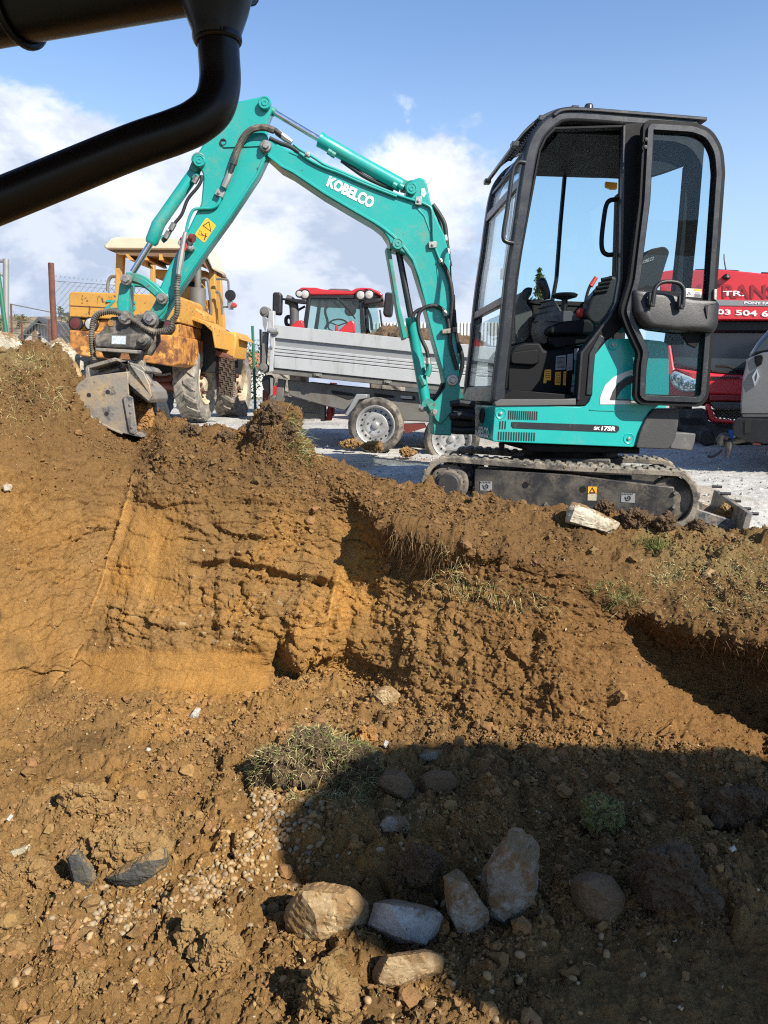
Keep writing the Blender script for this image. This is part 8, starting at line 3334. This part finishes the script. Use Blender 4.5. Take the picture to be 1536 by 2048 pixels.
m.tube(T(raw((-8, 520), (1, 580), (13, 672), (22, 760)), FP), .020, 10)
tag(m.build('green_post', 'green_post', None), 'leaning dark green metal post at the left edge', 'fence post')
t_ = thing('gate_frame', FP.p(12, 740, .8)[:], 'bare galvanised pole frame behind the leaning green post at the left edge', 'gate')
for a, b, r in (((12, 518), (12, 740), .030), ((-60, 522), (14, 522), .018), ((-20, 532), (13, 556), .014)):
    m = M()
    m.tube(T(raw(a, b), FP, .8), r, 10)
    m.build('pole' if r > .02 else 'rail', 'zinc', t_)
# far buildings
FH = Frame(70, 665, 46, 768)
hs = thing('house', FH.p(75, 700, 2)[:], 'grey gabled house with a dark roof below the dry hillside at left', 'house')
m = M()
m.prism(FH, zH((205, 1010), (392, 830), (530, 930), (530, 1200), (205, 1200)), 0, 6)
w_ = m.build('wall', 'plaster_grey', hs)
for pl in (((160, 1010), (395, 785), (398, 822), (190, 1018)), ((395, 785), (480, 845), (600, 950), (600, 985), (540, 960), (398, 822))):
    m = M()
    m.prism(FH, zH(*pl), -.5, 6.4)
    m.build('roof', 'roof_dark', hs)
m = M()
m.prism(FH, zH((385, 960), (415, 960), (415, 1020), (385, 1020)), -.05, .1)
m.build('window', 'dark_gap', hs)
m = M()
m.prism(FH, zH((330, 930), (372, 925), (372, 1030), (330, 1030)), -.05, .1)
m.build('window', 'brown_wood', hs)
m = M()
FH2 = Frame(120, 665, 40, 768)
t_ = thing('shed', FH2.p(125, 700, 2)[:], 'low shed with a dark slate roof just behind the rusty post', 'shed')
m.prism(FH2, zH((560, 905), (600, 860), (760, 870), (760, 990), (640, 990)), 0, 5)
m.build('roof', 'roof_dark', t_)
m = M()
m.prism(FH2, zH((590, 980), (760, 985), (760, 1200), (590, 1200)), .3, 4.5)
m.build('wall', 'plaster_grey', t_)
FH3 = Frame(512, 730, 34, 860)
t_ = thing('cottage', FH3.p(510, 790, 2)[:], 'white cottage with an orange-red tiled roof seen between the loader and the trailer', 'house')
m = M()
m.prism(FH3, zJ((-200, 752), (88, 752), (88, 1000), (-200, 1000)), 0, 5)
m.build('wall', 'plaster_white', t_)
rfm = M()
a, b, c, d = FH3.pts(zJ((-200, 756), (96, 756), (96, 610), (-200, 610)), -.3)
c, d = c + FH3.A * 2.4, d + FH3.A * 2.4
sc1 = 1.0
rings = []
for i in range(13):
    t = i / 12
    for lift in ((0, .06) if i else (.06,)):
        p0, p1 = a.lerp(d, t), b.lerp(c, t)
        rings.append([p0 + FH3.V * lift, p1 + FH3.V * lift])
rfm.loft(rings, False, False)
rfo = rfm.build('roof', 'tile_red', t_, smooth=0)
m = M()
for i in range(46):
    t = (i + .5) / 46
    m.tube([a.lerp(b, t) + FH3.V * .07, d.lerp(c, t) + FH3.V * .07], .045, 5)
m.build('tile_rows', 'tile_red', rfo, kind='stuff')
FG_ = Frame(508, 730, 16.0, 860)
f_ = wire_fence('mesh_fence', 'green wire mesh fence beside the rear wheel of the yellow loader', FG_, 470, 560, 680, 830, 8, .004, 'green_post')
m = M()
m.tube(T(raw((505, 652), (508, 740), (511, 830)), FG_), .030, 10)
m.build('post', 'green_post', f_)
FC = Frame(850, 665, 22, 800)
t_ = thing('sheet_metal_wall', FC.p(860, 740, 0)[:], 'pale corrugated sheet metal wall behind the trailer and the boom', 'wall')
pA, pB = FC.p(740, 645, 0), FC.p(1010, 646, 0)
L_ = (pB - pA).length
n = 40
pf = []
for i in range(n):
    for u, dd in ((0, 0), (.55, 0), (.65, .06), (.9, .06)):
        pf.append((L_ * (i + u) / n, dd))
for s in range(5):
    seg_ = [q for q in pf if L_ * s / 5 - 1e-6 <= q[0] <= L_ * (s + 1) / 5 + .02]
    m = M()
    m.loft([[pA + FC.R * x + FC.A * dd, pA + FC.R * x + FC.A * dd - FC.V * .70] for x, dd in seg_], False, False)
    o = m.build('corrugated_sheet', 'sheet_white', t_, smooth=0)
    sd = o.modifiers.new('thick', 'SOLIDIFY')
    sd.thickness = .004
m = M()
m.prism(FC, raw((745, 692), (1010, 692), (1010, 700), (745, 700)), -.05, .0)
m.prism(FC, raw((745, 700), (1010, 700), (1010, 830), (745, 830)), .02, .1)
m.build('lower_wall', 'roof_dark', t_)


def leaf_tree(name, base, height, width, label, seed, mat='tree_leaf', dens=1.0, cat='tree', evergreen=False, leaf=.05, bare=False):
    r = random.Random(seed)
    t = thing(name, base[:], label, cat)
    m = M()
    b = Vector(base)
    m.tube([b - Vector((0, 0, .3)), b + Vector((0, 0, height * .5)), b + Vector((r.gauss(0, .05), 0, height * .97))], [height * .022, height * .015, height * .003], 7)
    sp = []
    for i in range(int(40 * dens)):
        h = height * (.15 + .82 * r.random())
        k = (1 - h / height) ** .7 if evergreen else math.sin(math.pi * min(1, .15 + h / height * .85)) ** .6
        a = r.uniform(0, 6.28)
        d = Vector((math.cos(a), math.sin(a), r.uniform(.1, .7) if not evergreen else r.uniform(-.1, .4)))
        tip = b + Vector((0, 0, h)) + d * width * .5 * k * r.uniform(.6, 1.1)
        o = b + Vector((0, 0, h - .1 * width * k))
        m.tube([o, o.lerp(tip, .5) + Vector((0, 0, .03 * width)), tip], [height * .006, height * .004, height * .0015], 4)
        for _ in range(int(16 * (0.25 if bare else 1))):
            q = o.lerp(tip, r.uniform(.2, 1.05)) + Vector((r.gauss(0, 1), r.gauss(0, 1), r.gauss(0, .8))) * width * .05
            sp.append((q, Vector((r.gauss(0, 1), r.gauss(0, 1), r.gauss(0, 1))), leaf * r.uniform(.6, 1.4), leaf * .28, np.array((.065, .085, .025)) * r.uniform(.5, 1.5), .2))
    m.build('trunk', 'bark', t)
    c = blades('crown', sp, seed=seed, parent=t, org=t['org'])
    return t


leaf_tree('tree', at_depth(1076, 640, 40), 2.6, .9, 'small slender tree top far behind the cab, seen through the door opening', 5, leaf=.14, evergreen=True, dens=1.6)
leaf_tree('shrub', Vector((-3.35, 17.4, .35)), 1.5, 1.6, 'bare scrubby bush behind the green mesh fence left of the trailer', 6, leaf=.07, dens=1.8, cat='shrub')
leaf_tree('shrub', Vector((-4.25, 17.8, .35)), 1.2, 1.4, 'low scrubby bush behind the rear wheel of the yellow loader', 8, leaf=.07, dens=1.5, cat='shrub')
hb_ = random.Random(4)
for i in range(16):
    px_ = hb_.uniform(-10, 150)
    Y = hb_.uniform(85, 130)
    p = at_depth(px_, 640, Y)
    k = int(np.argmin((HX - p.x) ** 2 + (HY - p.y) ** 2))
    z = HZ.ravel()[k]
    leaf_tree('shrub', Vector((p.x, p.y, z - .1)), hb_.uniform(1.0, 2.4), hb_.uniform(1.6, 3.0), 'bare brown bush on the far hillside at left', 40 + i, leaf=.18, dens=.5, cat='shrub')['group'] = 'bushes on the hillside'
